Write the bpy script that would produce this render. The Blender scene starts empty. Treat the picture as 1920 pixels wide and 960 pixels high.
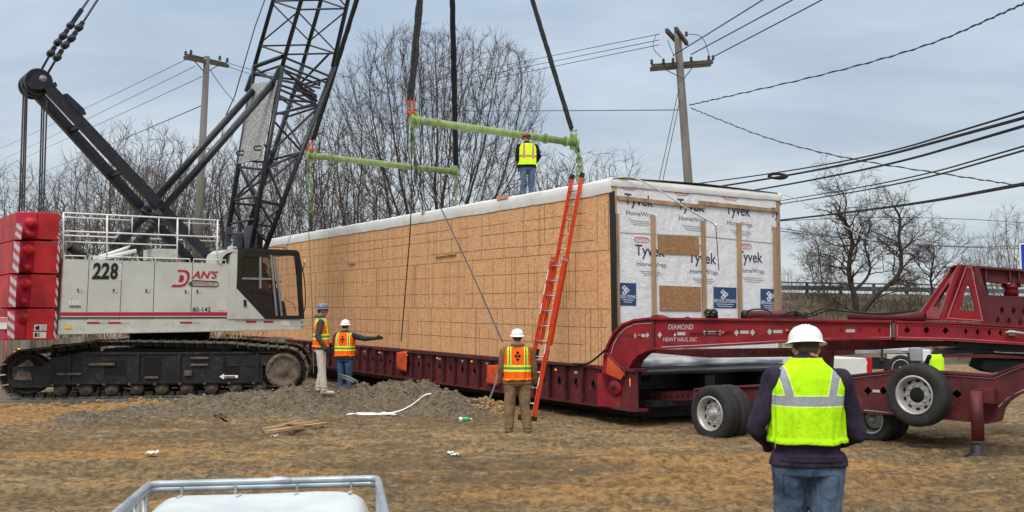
import bpy, bmesh, math, random
import numpy as np
from mathutils import Vector as V, Matrix, noise, geometry

# ------------------------------------------------------------------ camera, light, exposure
SC = bpy.context.scene
COL = SC.collection
FPX = 1868.0; CAMH = 1.9; HOR = 602.0
PITCH = math.atan((HOR-480)/FPX)
cam_d = bpy.data.cameras.new('camera'); cam = bpy.data.objects.new('camera', cam_d); COL.objects.link(cam)
cam_d.sensor_width = 36.0; cam_d.lens = FPX/1920*36.0; cam_d.clip_start = 0.05; cam_d.clip_end = 3000
cam.location = (0, 0, CAMH); cam.rotation_euler = (math.pi/2+PITCH, 0, 0)
SC.camera = cam
SC.view_settings.view_transform = 'Standard'; SC.view_settings.look = 'None'
SC.view_settings.exposure = 0.28; SC.view_settings.gamma = 1.0; SC.view_settings.use_curve_mapping = False

SUN_EL, SUN_ROT = math.radians(48), math.radians(200)
W = bpy.data.worlds.new('World'); SC.world = W; W.use_nodes = True
nt = W.node_tree; nt.nodes.clear()
out = nt.nodes.new('ShaderNodeOutputWorld')

class E:
    """node expression helper"""
    def __init__(s, t, k): s.t = t; s.k = k
    def _o(s, op, b=None, c=None, rev=False):
        n = s.t.nodes.new('ShaderNodeMath'); n.operation = op
        args = [s, b, c]
        if rev: args = [b, s, c]
        for i, a in enumerate(args):
            if a is None: continue
            if isinstance(a, E): s.t.links.new(a.k, n.inputs[i])
            else: n.inputs[i].default_value = a
        return E(s.t, n.outputs[0])
    def __add__(s, b): return s._o('ADD', b)
    def __radd__(s, b): return s._o('ADD', b)
    def __sub__(s, b): return s._o('SUBTRACT', b)
    def __rsub__(s, b): return s._o('SUBTRACT', b, rev=True)
    def __mul__(s, b): return s._o('MULTIPLY', b)
    def __rmul__(s, b): return s._o('MULTIPLY', b)
    def __truediv__(s, b): return s._o('DIVIDE', b)
    def abs(s): return s._o('ABSOLUTE')
    def sin(s): return s._o('SINE')
    def lt(s, b): return s._o('LESS_THAN', b)
    def gt(s, b): return s._o('GREATER_THAN', b)
    def mx(s, b): return s._o('MAXIMUM', b)
    def mn(s, b): return s._o('MINIMUM', b)
    def pw(s, b): return s._o('POWER', b)
    def ramp(s, a, b, lo=0.0, hi=1.0):
        n = s.t.nodes.new('ShaderNodeMapRange'); n.inputs[1].default_value = a; n.inputs[2].default_value = b
        n.inputs[3].default_value = lo; n.inputs[4].default_value = hi; n.interpolation_type = 'SMOOTHSTEP'
        s.t.links.new(s.k, n.inputs[0]); return E(s.t, n.outputs[0])

def mixc(t, fac, a, b, mode='MIX'):
    n = t.nodes.new('ShaderNodeMix'); n.data_type = 'RGBA'; n.blend_type = mode; n.clamp_factor = True
    def s(i, v):
        if isinstance(v, E): t.links.new(v.k, n.inputs[i])
        elif hasattr(v, 'is_linked'): t.links.new(v, n.inputs[i])
        elif isinstance(v, (int, float)): n.inputs[i].default_value = v
        else: n.inputs[i].default_value = tuple(v)[:3]+(1,)
    s(0, fac); s(6, a); s(7, b)
    return n.outputs[2]

def tex(t, co, scale, detail=4, rough=0.55, stretch=None, kind='noise', dist=0.0):
    if stretch:
        m = t.nodes.new('ShaderNodeMapping'); m.inputs['Scale'].default_value = stretch; t.links.new(co, m.inputs[0]); co = m.outputs[0]
    if kind == 'noise':
        n = t.nodes.new('ShaderNodeTexNoise'); n.inputs['Detail'].default_value = detail; n.inputs['Roughness'].default_value = rough
        n.inputs['Distortion'].default_value = dist
    else:
        n = t.nodes.new('ShaderNodeTexVoronoi')
        if kind == 'edge': n.feature = 'DISTANCE_TO_EDGE'
    n.inputs['Scale'].default_value = scale; t.links.new(co, n.inputs['Vector'])
    return n

# sky: Nishita daylight veiled by a layered overcast
sky = nt.nodes.new('ShaderNodeTexSky'); sky.sky_type = 'NISHITA'; sky.sun_disc = False
sky.sun_elevation = SUN_EL; sky.sun_rotation = SUN_ROT; sky.dust_density = 1.5
tc = nt.nodes.new('ShaderNodeTexCoord'); sp = nt.nodes.new('ShaderNodeSeparateXYZ'); nt.links.new(tc.outputs['Generated'], sp.inputs[0])
dx, dy, dz = [E(nt, sp.outputs[i]) for i in range(3)]
zz = dz.mx(0.0)+0.13
cb = nt.nodes.new('ShaderNodeCombineXYZ')
nt.links.new((dx/zz).k, cb.inputs[0]); nt.links.new((dy/zz).k, cb.inputs[1]); cb.inputs[2].default_value = 3.7
c1 = E(nt, tex(nt, cb.outputs[0], 0.50, 4, 0.5, (0.75, 1.2, 1), dist=0.5).outputs[0])
c2 = E(nt, tex(nt, cb.outputs[0], 1.9, 4, 0.55, (0.8, 1.3, 1), dist=0.4).outputs[0])
cl = (c1*0.68+c2*0.32).ramp(0.36, 0.64)
base = mixc(nt, dz.ramp(0.0, 0.30), (0.575, 0.625, 0.635), (0.49, 0.575, 0.675))
dark = mixc(nt, dz.ramp(0.0, 0.36), (0.44, 0.50, 0.545), (0.285, 0.375, 0.51))
cloud = mixc(nt, cl, dark, base)
below = dz.lt(0.0)
cloud = mixc(nt, below, cloud, (0.25, 0.22, 0.18))
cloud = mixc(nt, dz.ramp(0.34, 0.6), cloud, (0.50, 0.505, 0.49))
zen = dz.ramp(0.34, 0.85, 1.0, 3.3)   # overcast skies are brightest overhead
b1 = nt.nodes.new('ShaderNodeBackground'); nt.links.new(sky.outputs[0], b1.inputs[0]); b1.inputs[1].default_value = 0.05
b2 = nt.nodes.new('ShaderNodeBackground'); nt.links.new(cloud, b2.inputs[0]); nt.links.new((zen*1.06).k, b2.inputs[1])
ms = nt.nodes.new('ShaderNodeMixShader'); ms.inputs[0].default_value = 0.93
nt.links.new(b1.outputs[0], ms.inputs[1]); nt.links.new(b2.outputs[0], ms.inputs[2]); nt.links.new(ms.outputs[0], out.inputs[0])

sun_d = bpy.data.lights.new('sun', 'SUN'); sun = bpy.data.objects.new('sun', sun_d); COL.objects.link(sun)
sun_d.energy = 1.5; sun_d.angle = math.radians(25); sun_d.color = (1.0, 0.94, 0.86)
sd = V((math.sin(SUN_ROT)*math.cos(SUN_EL), math.cos(SUN_ROT)*math.cos(SUN_EL), math.sin(SUN_EL)))
sun.rotation_euler = sd.to_track_quat('Z', 'Y').to_euler()

# ------------------------------------------------------------------ pixel rays
cP, sP = math.cos(PITCH), math.sin(PITCH)
def ray(x, y):
    a, b = (x-960)/FPX, (480-y)/FPX
    return V((a, cP-b*sP, sP+b*cP))
EYE = V((0, 0, CAMH))
def P(x, y, Y):
    d = ray(x, y); return EYE+d*(Y/d.y)
def G(x, y, z=0.0):
    d = ray(x, y); return EYE+d*((z-CAMH)/d.z)
class Plane:
    """vertical plane: origin o, horizontal (or slightly tilted) direction u, n faces the camera"""
    def __init__(s, o, u, nrm=None):
        s.o = V(o); s.u = V(u).normalized(); n = V((s.u.y, -s.u.x, 0)).normalized()
        if n.dot(EYE-s.o) < 0: n = -n
        s.n = n
    def off(s, d): return Plane(s.o+s.n*d, s.u)       # d > 0: towards the camera
    def at(s, x, y):
        d = ray(x, y); t = (s.o-EYE).dot(s.n)/d.dot(s.n); return EYE+d*t
    def poly(s, pts): return [s.at(*p) for p in pts]

# ------------------------------------------------------------------ materials
MATS = {}
def newmat(name):
    m = bpy.data.materials.new(name); m.use_nodes = True; t = m.node_tree
    b = t.nodes['Principled BSDF']; MATS[name] = m
    c = t.nodes.new('ShaderNodeTexCoord').outputs['Object']
    return m, t, b, c
def bump(t, b, h, strength=0.3, dist=0.02):
    n = t.nodes.new('ShaderNodeBump'); n.inputs['Strength'].default_value = strength; n.inputs['Distance'].default_value = dist
    t.links.new(h.k if isinstance(h, E) else h, n.inputs['Height']); t.links.new(n.outputs[0], b.inputs['Normal'])
def simple(name, col, rough=0.6, metal=0.0, var=0.25, scale=3.0, dirt=None, dirt_amt=0.3, bmp=0.0, bscale=30, stretch=None, spec=0.4, coat=0):
    m, t, b, c = newmat(name)
    b.inputs['Roughness'].default_value = rough; b.inputs['Metallic'].default_value = metal
    b.inputs['Specular IOR Level'].default_value = spec
    n1 = E(t, tex(t, c, scale, 5, 0.6, stretch).outputs[0])
    lo = tuple(v*(1-var) for v in col); hi = tuple(min(1, v*(1+var*0.6)) for v in col)
    cc = mixc(t, n1.ramp(0.3, 0.7), lo, hi)
    if dirt:
        n2 = E(t, tex(t, c, scale*2.3, 7, 0.7, stretch).outputs[0])
        cc = mixc(t, n2.ramp(0.5, 0.78)*dirt_amt, cc, dirt)
    t.links.new(cc, b.inputs['Base Color'])
    n3 = E(t, tex(t, c, scale*4, 4, 0.6).outputs[0]); t.links.new(n3.ramp(0.2, 0.8, max(0, rough-0.12), min(1, rough+0.12)).k, b.inputs['Roughness'])
    if bmp: bump(t, b, E(t, tex(t, c, bscale, 4, 0.6, stretch).outputs[0]), bmp, 0.02)
    if coat: b.inputs['Coat Weight'].default_value = coat
    return m

DUST = (0.30, 0.23, 0.15)
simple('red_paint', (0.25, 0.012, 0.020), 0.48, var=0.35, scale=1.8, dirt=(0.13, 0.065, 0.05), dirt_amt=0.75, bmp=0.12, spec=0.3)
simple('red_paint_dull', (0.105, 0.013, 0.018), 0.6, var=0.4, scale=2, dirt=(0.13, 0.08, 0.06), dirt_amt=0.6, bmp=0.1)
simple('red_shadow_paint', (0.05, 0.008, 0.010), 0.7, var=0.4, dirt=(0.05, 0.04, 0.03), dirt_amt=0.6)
simple('counterweight_red', (0.42, 0.016, 0.020), 0.5, var=0.35, scale=1.6, dirt=(0.25, 0.05, 0.04), dirt_amt=0.8, bmp=0.2, bscale=14, spec=0.3)
simple('crane_white', (0.53, 0.55, 0.51), 0.38, var=0.10, scale=0.8, dirt=(0.34, 0.31, 0.26), dirt_amt=0.6, bmp=0.04, bscale=2)
simple('deck_grey', (0.52, 0.53, 0.49), 0.5, var=0.1, dirt=(0.26, 0.22, 0.17), dirt_amt=0.55)
simple('black_steel', (0.010, 0.011, 0.014), 0.5, var=0.5, dirt=(0.085, 0.072, 0.056), dirt_amt=0.75, scale=3.2, bmp=0.15)
simple('boom_black', (0.014, 0.016, 0.022), 0.35, var=0.3, dirt=(0.06, 0.06, 0.065), dirt_amt=0.4, scale=5)
simple('track_steel', (0.026, 0.024, 0.022), 0.7, var=0.5, dirt=(0.20, 0.155, 0.11), dirt_amt=0.55, scale=5, bmp=0.3)
simple('shoe_steel', (0.10, 0.088, 0.072), 0.8, var=0.45, dirt=(0.32, 0.25, 0.17), dirt_amt=1.0, scale=5, bmp=0.4)
simple('dry_mud', (0.24, 0.185, 0.13), 0.9, var=0.35, dirt=(0.08, 0.06, 0.045), dirt_amt=0.6, scale=7, bmp=0.6)
simple('boom_plate', (0.07, 0.08, 0.105), 0.4, var=0.25)
simple('white_pipe', (0.72, 0.73, 0.71), 0.45, var=0.08)
simple('perforated', (0.50, 0.51, 0.49), 0.5, var=0.1)
simple('decal_red', (0.40, 0.012, 0.03), 0.45, var=0.1)
simple('stripe_red', (0.42, 0.016, 0.05), 0.45, var=0.1)
simple('decal_black', (0.012, 0.012, 0.014), 0.45, var=0.1)
simple('decal_white', (0.78, 0.78, 0.76), 0.5, var=0.08)
simple('decal_grey', (0.42, 0.44, 0.44), 0.35, var=0.1)
simple('wire_grey', (0.04, 0.04, 0.043), 0.6, var=0.2)
simple('cable_black', (0.012, 0.012, 0.013), 0.7, var=0.2)
simple('pole_wood', (0.145, 0.135, 0.122), 0.85, var=0.35, scale=2.5, stretch=(1, 1, 0.12), dirt=(0.09, 0.075, 0.06), dirt_amt=0.7, bmp=0.4, bscale=8)
simple('arm_wood', (0.085, 0.072, 0.06), 0.85, var=0.35, bmp=0.3)
simple('green_paint', (0.235, 0.33, 0.115), 0.55, var=0.3, scale=4, dirt=(0.13, 0.13, 0.075), dirt_amt=0.9, bmp=0.15)
simple('chain_green', (0.16, 0.23, 0.09), 0.55, var=0.5, dirt=(0.45, 0.5, 0.4), dirt_amt=0.5)
simple('sling_black', (0.016, 0.016, 0.018), 0.9, var=0.5, scale=8, bmp=0.8, bscale=14)
simple('shackle_orange', (0.55, 0.085, 0.03), 0.5, var=0.3)
simple('lumber', (0.46, 0.30, 0.16), 0.8, var=0.3, scale=2, stretch=(1, 1, 0.15), dirt=(0.25, 0.15, 0.08), dirt_amt=0.5, bmp=0.15)
simple('batten_wood', (0.36, 0.245, 0.145), 0.8, var=0.35, scale=2.5, stretch=(1.6, 1.6, 0.3), dirt=(0.2, 0.13, 0.08), dirt_amt=0.5, bmp=0.2)
simple('ladder_orange', (0.70, 0.065, 0.018), 0.42, var=0.15, dirt=(0.5, 0.2, 0.12), dirt_amt=0.4, scale=4)
simple('aluminium', (0.55, 0.56, 0.56), 0.35, metal=0.8, var=0.15)
simple('rubber', (0.020, 0.020, 0.021), 0.8, var=0.35, dirt=(0.075, 0.065, 0.052), dirt_amt=0.6, bmp=0.3, scale=4)
simple('rim_steel', (0.42, 0.42, 0.40), 0.45, metal=0.35, var=0.2, dirt=(0.16, 0.14, 0.12), dirt_amt=0.6, scale=6)
simple('galvanised', (0.36, 0.40, 0.44), 0.42, metal=0.6, var=0.25, scale=8, dirt=(0.18, 0.2, 0.22), dirt_amt=0.4)
simple('orange_flag', (0.55, 0.07, 0.02), 0.85, var=0.3, bmp=0.5, bscale=6)
simple('yellow_paint', (0.75, 0.50, 0.02), 0.45, var=0.15)
simple('hole_dark', (0.006, 0.006, 0.007), 0.9, var=0.2)
simple('tarp_black', (0.012, 0.012, 0.013), 0.5, var=0.3, bmp=0.6, bscale=6)
simple('fence_wood', (0.15, 0.115, 0.085), 0.9, var=0.5, scale=1.2, stretch=(3, 3, 0.3), dirt=(0.06, 0.05, 0.04), dirt_amt=0.7, bmp=0.4)
simple('fence_grey', (0.18, 0.17, 0.155), 0.9, var=0.4, scale=1.2, stretch=(3, 3, 0.3), bmp=0.4)
simple('rail_metal', (0.13, 0.135, 0.14), 0.5, metal=0.4, var=0.2)
simple('skin', (0.42, 0.22, 0.15), 0.55, var=0.1, scale=20)
simple('hair', (0.06, 0.04, 0.025), 0.8, var=0.3, scale=30)
simple('hat_white', (0.80, 0.81, 0.82), 0.25, var=0.04, coat=0.3)
simple('hat_slate', (0.10, 0.13, 0.17), 0.3, var=0.2, coat=0.3)
simple('hat_brown', (0.22, 0.05, 0.045), 0.4, var=0.5, scale=14)
simple('truck_white', (0.70, 0.71, 0.71), 0.3, var=0.05, dirt=(0.4, 0.36, 0.3), dirt_amt=0.4)
simple('truck_grey', (0.32, 0.35, 0.38), 0.45, metal=0.3, var=0.2)
simple('tail_red', (0.45, 0.01, 0.02), 0.2, var=0.1)
simple('sign_blue', (0.01, 0.05, 0.42), 0.4, var=0.05)
simple('beam_grey', (0.035, 0.040, 0.050), 0.5, var=0.35, dirt=(0.09, 0.085, 0.08), dirt_amt=0.6, scale=2)
simple('pebble_grey', (0.26, 0.235, 0.20), 0.95, var=0.4, scale=6)
simple('pebble_brown', (0.21, 0.15, 0.09), 0.95, var=0.4, scale=6)
simple('clod', (0.30, 0.20, 0.105), 0.95, var=0.35, scale=7, bmp=0.5)
simple('mud_steel', (0.13, 0.102, 0.076), 0.85, var=0.45, dirt=(0.05, 0.042, 0.035), dirt_amt=0.8, scale=6, bmp=0.5)
simple('seam_brown', (0.095, 0.048, 0.022), 0.9, var=0.3)
simple('label_navy', (0.028, 0.060, 0.155), 0.5, var=0.1)
simple('label_ink', (0.045, 0.06, 0.11), 0.6, var=0.1)
simple('label_fine', (0.33, 0.34, 0.37), 0.6, var=0.1)
simple('label_red', (0.58, 0.13, 0.16), 0.6, var=0.1)
simple('label_white', (0.62, 0.66, 0.73), 0.6, var=0.05)
simple('plastic_green', (0.03, 0.40, 0.13), 0.3, var=0.1)
simple('paper', (0.62, 0.61, 0.58), 0.8, var=0.1, bmp=0.4, bscale=20)
simple('roof_membrane', (0.66, 0.66, 0.65), 0.55, var=0.10, scale=1.6, dirt=(0.42, 0.40, 0.37), dirt_amt=0.5, bmp=0.5, bscale=4)
simple('white_tarp', (0.58, 0.60, 0.63), 0.5, var=0.15, scale=1.5, bmp=0.8, bscale=3)
simple('steel_mat', (0.13, 0.12, 0.11), 0.7, var=0.3, dirt=DUST, dirt_amt=0.7)
simple('dark_interior', (0.02, 0.021, 0.023), 0.7, var=0.3)
simple('cab_trim', (0.22, 0.23, 0.23), 0.6, var=0.2)

def glass(name, tint, alpha=0.28, rough=0.04):
    m, t, b, c = newmat(name)
    b.inputs['Base Color'].default_value = (*tint, 1); b.inputs['Roughness'].default_value = rough
    b.inputs['Alpha'].default_value = alpha; b.inputs['Specular IOR Level'].default_value = 0.7
    return m
glass('cab_glass', (0.05, 0.06, 0.06), 0.14)
glass('cab_glass_dark', (0.02, 0.024, 0.025), 0.50)
def emis(name, col, s):
    m, t, b, c = newmat(name); b.inputs['Base Color'].default_value = (*col, 1)
    b.inputs['Emission Color'].default_value = (*col, 1); b.inputs['Emission Strength'].default_value = s
    n = E(t, tex(t, c, 60, 2).outputs[0]); bump(t, b, n, 0.2, 0.01)
emis('amber_lens', (0.9, 0.30, 0.02), 0.9)

# oriented strand board
def osb(name, tint=1.0):
    m, t, b, c = newmat(name); b.inputs['Roughness'].default_value = 0.8; b.inputs['Specular IOR Level'].default_value = 0.15
    w = tex(t, c, 5, 2, 0.5)
    wm = t.nodes.new('ShaderNodeMix'); wm.data_type = 'VECTOR'; wm.inputs[0].default_value = 0.05
    t.links.new(c, wm.inputs[4]); t.links.new(w.outputs['Color'], wm.inputs[5])
    v1 = tex(t, wm.outputs[1], 19, stretch=(1, 1, 1.8), kind='v'); v2 = tex(t, wm.outputs[1], 27.0, stretch=(2.0, 2.0, 1), kind='v')
    s1 = t.nodes.new('ShaderNodeSeparateColor'); t.links.new(v1.outputs['Color'], s1.inputs[0])
    s2 = t.nodes.new('ShaderNodeSeparateColor'); t.links.new(v2.outputs['Color'], s2.inputs[0])
    f = E(t, s1.outputs[0])*0.55+E(t, s2.outputs[1])*0.45
    big = E(t, tex(t, c, 0.5, 3).outputs[0]); fine = E(t, tex(t, c, 42, 3, 0.7).outputs[0])
    f = f+(fine-0.5)*0.75
    k = tint
    cc = mixc(t, f.ramp(0.15, 0.9), (0.56*k, 0.285*k, 0.13*k), (0.76*k, 0.45*k, 0.235*k))
    cc = mixc(t, f.ramp(0.80, 1.05), cc, (0.80*k, 0.56*k, 0.34*k))
    cc = mixc(t, big.ramp(0.35, 0.7)*0.25, cc, (0.55*k, 0.28*k, 0.14*k))
    # each sheet has its own tone: 1.22 m bays along the wall, three courses
    sx = t.nodes.new('ShaderNodeSeparateXYZ'); t.links.new(c, sx.inputs[0]); X, Y, Z = [E(t, sx.outputs[i]) for i in range(3)]
    cbn = t.nodes.new('ShaderNodeCombineXYZ'); t.links.new(((X*-.5255+Y*.851)/2.44+(Z/1.12)._o('FLOOR')*.37)._o('FLOOR').k, cbn.inputs[0]); t.links.new((Z/1.12)._o('FLOOR').k, cbn.inputs[1])
    wn = t.nodes.new('ShaderNodeTexWhiteNoise'); wn.noise_dimensions = '2D'; t.links.new(cbn.outputs[0], wn.inputs['Vector'])
    pv = E(t, wn.outputs['Value'])
    cc = mixc(t, pv*.18, cc, (0.44*k, 0.29*k, 0.17*k)); stain = E(t, tex(t, c, 0.9, 6, 0.65, (1, 1, .3)).outputs[0])
    cc = mixc(t, stain.ramp(.56, .74)*.16, cc, (0.36*k, 0.215*k, 0.115*k))
    t.links.new(cc, b.inputs['Base Color']); bump(t, b, f, 0.25, 0.004)
osb('osb', 0.97); osb('osb_wet', 0.52)

# white house wrap with creases
m, t, b, c = newmat('house_wrap'); b.inputs['Roughness'].default_value = 0.5
n1 = E(t, tex(t, c, 1.2, 5, 0.6, (1, 1, 0.35), dist=1.0).outputs[0]); n2 = E(t, tex(t, c, 7, 5, 0.6, dist=0.5).outputs[0])
cc = mixc(t, n2.ramp(0.35, 0.7), (0.68, 0.70, 0.735), (0.79, 0.80, 0.82)); t.links.new(cc, b.inputs['Base Color'])
n3 = E(t, tex(t, c, 2.6, 6, 0.6, (1, 1, 2.2), dist=1.6).outputs[0]); rid = (n3-0.5).abs()*2
bump(t, b, n1*1.6+n2*0.35+rid*0.18, 0.7, 0.06)

# diamond-plate / mesh panel
m, t, b, c = newmat('mesh_panel'); b.inputs['Roughness'].default_value = 0.5
v = E(t, tex(t, c, 17, kind='v').outputs[0])
cc = mixc(t, v.ramp(0.25, 0.42), (0.55, 0.56, 0.54), (0.25, 0.25, 0.24)); t.links.new(cc, b.inputs['Base Color']); bump(t, b, v, 0.4, 0.01)

# plastic of the liquid tote
m, t, b, c = newmat('tote_plastic'); b.inputs['Roughness'].default_value = 0.38
b.inputs['Subsurface Weight'].default_value = 0.25; b.inputs['Subsurface Radius'].default_value = (0.06, 0.07, 0.08)
n1 = E(t, tex(t, c, 3.5, 4).outputs[0]); sx = t.nodes.new('ShaderNodeSeparateXYZ'); t.links.new(c, sx.inputs[0])
n2 = E(t, tex(t, c, 9, 6, 0.7, (1, 1, 3)).outputs[0])
cc = mixc(t, n1.ramp(0.3, 0.7), (0.44, 0.49, 0.52), (0.56, 0.60, 0.61)); cc = mixc(t, n2.ramp(0.58, 0.8)*0.4, cc, (0.36, 0.34, 0.29))
t.links.new(cc, b.inputs['Base Color']); bump(t, b, n1, 0.15, 0.03)

# bark, twigs
simple('bark', (0.040, 0.031, 0.026), 0.9, var=0.5, scale=3, dirt=(0.10, 0.085, 0.07), dirt_amt=0.5, bmp=0.5)
simple('twig', (0.075, 0.052, 0.042), 0.9, var=0.35, scale=0.8)
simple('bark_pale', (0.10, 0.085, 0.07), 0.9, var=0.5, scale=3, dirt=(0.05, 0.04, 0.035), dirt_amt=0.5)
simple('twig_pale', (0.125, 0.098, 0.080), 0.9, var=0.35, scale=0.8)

# ground: sandy clay with grey gravel spoil
m, t, b, c = newmat('sandy_ground'); b.inputs['Roughness'].default_value = 0.95; b.inputs['Specular IOR Level'].default_value = 0.12
at = t.nodes.new('ShaderNodeAttribute'); at.attribute_name = 'gravel'; g = E(t, at.outputs['Fac'])
at2 = t.nodes.new('ShaderNodeAttribute'); at2.attribute_name = 'sand'; snd = E(t, at2.outputs['Fac'])
big = E(t, tex(t, c, 0.33, 6, 0.62, (0.55, 1.3, 1), dist=0.8).outputs[0]); med = E(t, tex(t, c, 1.6, 7, 0.65, (0.6, 1.2, 1), dist=0.6).outputs[0])
fin = E(t, tex(t, c, 9, 8, 0.75).outputs[0]); vf = E(t, tex(t, c, 38, 5, 0.7).outputs[0])
peb = tex(t, c, 30, kind='v'); ps = t.nodes.new('ShaderNodeSeparateColor'); t.links.new(peb.outputs['Color'], ps.inputs[0]); pd = E(t, peb.outputs['Distance']); pr = E(t, ps.outputs[0])
rdg = (E(t, tex(t, c, 4.2, 6, 0.6, (0.55, 1.25, 1), dist=0.9).outputs[0])-0.5).abs()*2
f = big*0.40+med*0.50+(fin-0.5)*0.75+rdg*0.22
sandc = mixc(t, f.ramp(0.36, 0.68), (0.225, 0.160, 0.090), (0.47, 0.342, 0.190))
oran = mixc(t, fin.ramp(0.3, 0.7), (0.36, 0.19, 0.068), (0.56, 0.325, 0.13))
sandc = mixc(t, (med*0.6+big*0.4+snd*0.8).ramp(0.53, 0.66)*0.9, sandc, oran)
sandc = mixc(t, (big*0.6+rdg*0.25).ramp(0.22, 0.36, 1.0, 0.0)*0.42, sandc, (0.13, 0.095, 0.062))
sandc = mixc(t, (fin*0.62+vf*0.28+rdg*0.22).ramp(0.37, 0.52, 1.0, 0.0)*0.70, sandc, (0.095, 0.068, 0.042))  # shade in the crevices, painted dark into the sand colour
at3 = t.nodes.new('ShaderNodeAttribute'); at3.attribute_name = 'rut'; rut = E(t, at3.outputs['Fac'])
sxg = t.nodes.new('ShaderNodeSeparateXYZ'); t.links.new(c, sxg.inputs[0]); gx, gy = E(t, sxg.outputs[0]), E(t, sxg.outputs[1])
tread = ((gx*34+(gy*9).sin()*1.5).sin()*0.5+0.5)*rut
sandc = mixc(t, rut*(med.ramp(.35, .6))*0.55, sandc, (0.150, 0.108, 0.066))
gravc = mixc(t, (fin*0.5+vf*0.5).ramp(0.35, 0.68), (0.082, 0.062, 0.042), (0.34, 0.272, 0.19))
gravc = mixc(t, pr.gt(0.90)*pd.lt(0.30)*0.7, gravc, (0.36, 0.33, 0.28))
gm = (g+(med-0.5)*0.9+(fin-0.5)*0.5).ramp(0.42, 0.58)
cc = mixc(t, gm, sandc, gravc)
peb2 = (pr.gt(0.965))*(pd.lt(0.32)); cc = mixc(t, peb2*0.35, cc, (0.40, 0.37, 0.33))
t.links.new(cc, b.inputs['Base Color'])
bump(t, b, med*0.8+fin*0.75+vf*0.30+rdg*0.5+tread*0.30, 1.0, 0.13)

m, t, b, c = newmat('dry_grass_bank'); b.inputs['Roughness'].default_value = 0.95
n1 = E(t, tex(t, c, 0.5, 6, 0.7).outputs[0]); n2 = E(t, tex(t, c, 4, 6, 0.7, (1, 1, 3)).outputs[0])
cc = mixc(t, n1.ramp(0.35, 0.65), (0.065, 0.050, 0.030), (0.15, 0.110, 0.058)); cc = mixc(t, n2.ramp(0.45, 0.7)*0.7, cc, (0.07, 0.06, 0.04)); t.links.new(cc, b.inputs['Base Color']); bump(t, b, n2, 1.0, 0.2)

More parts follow.
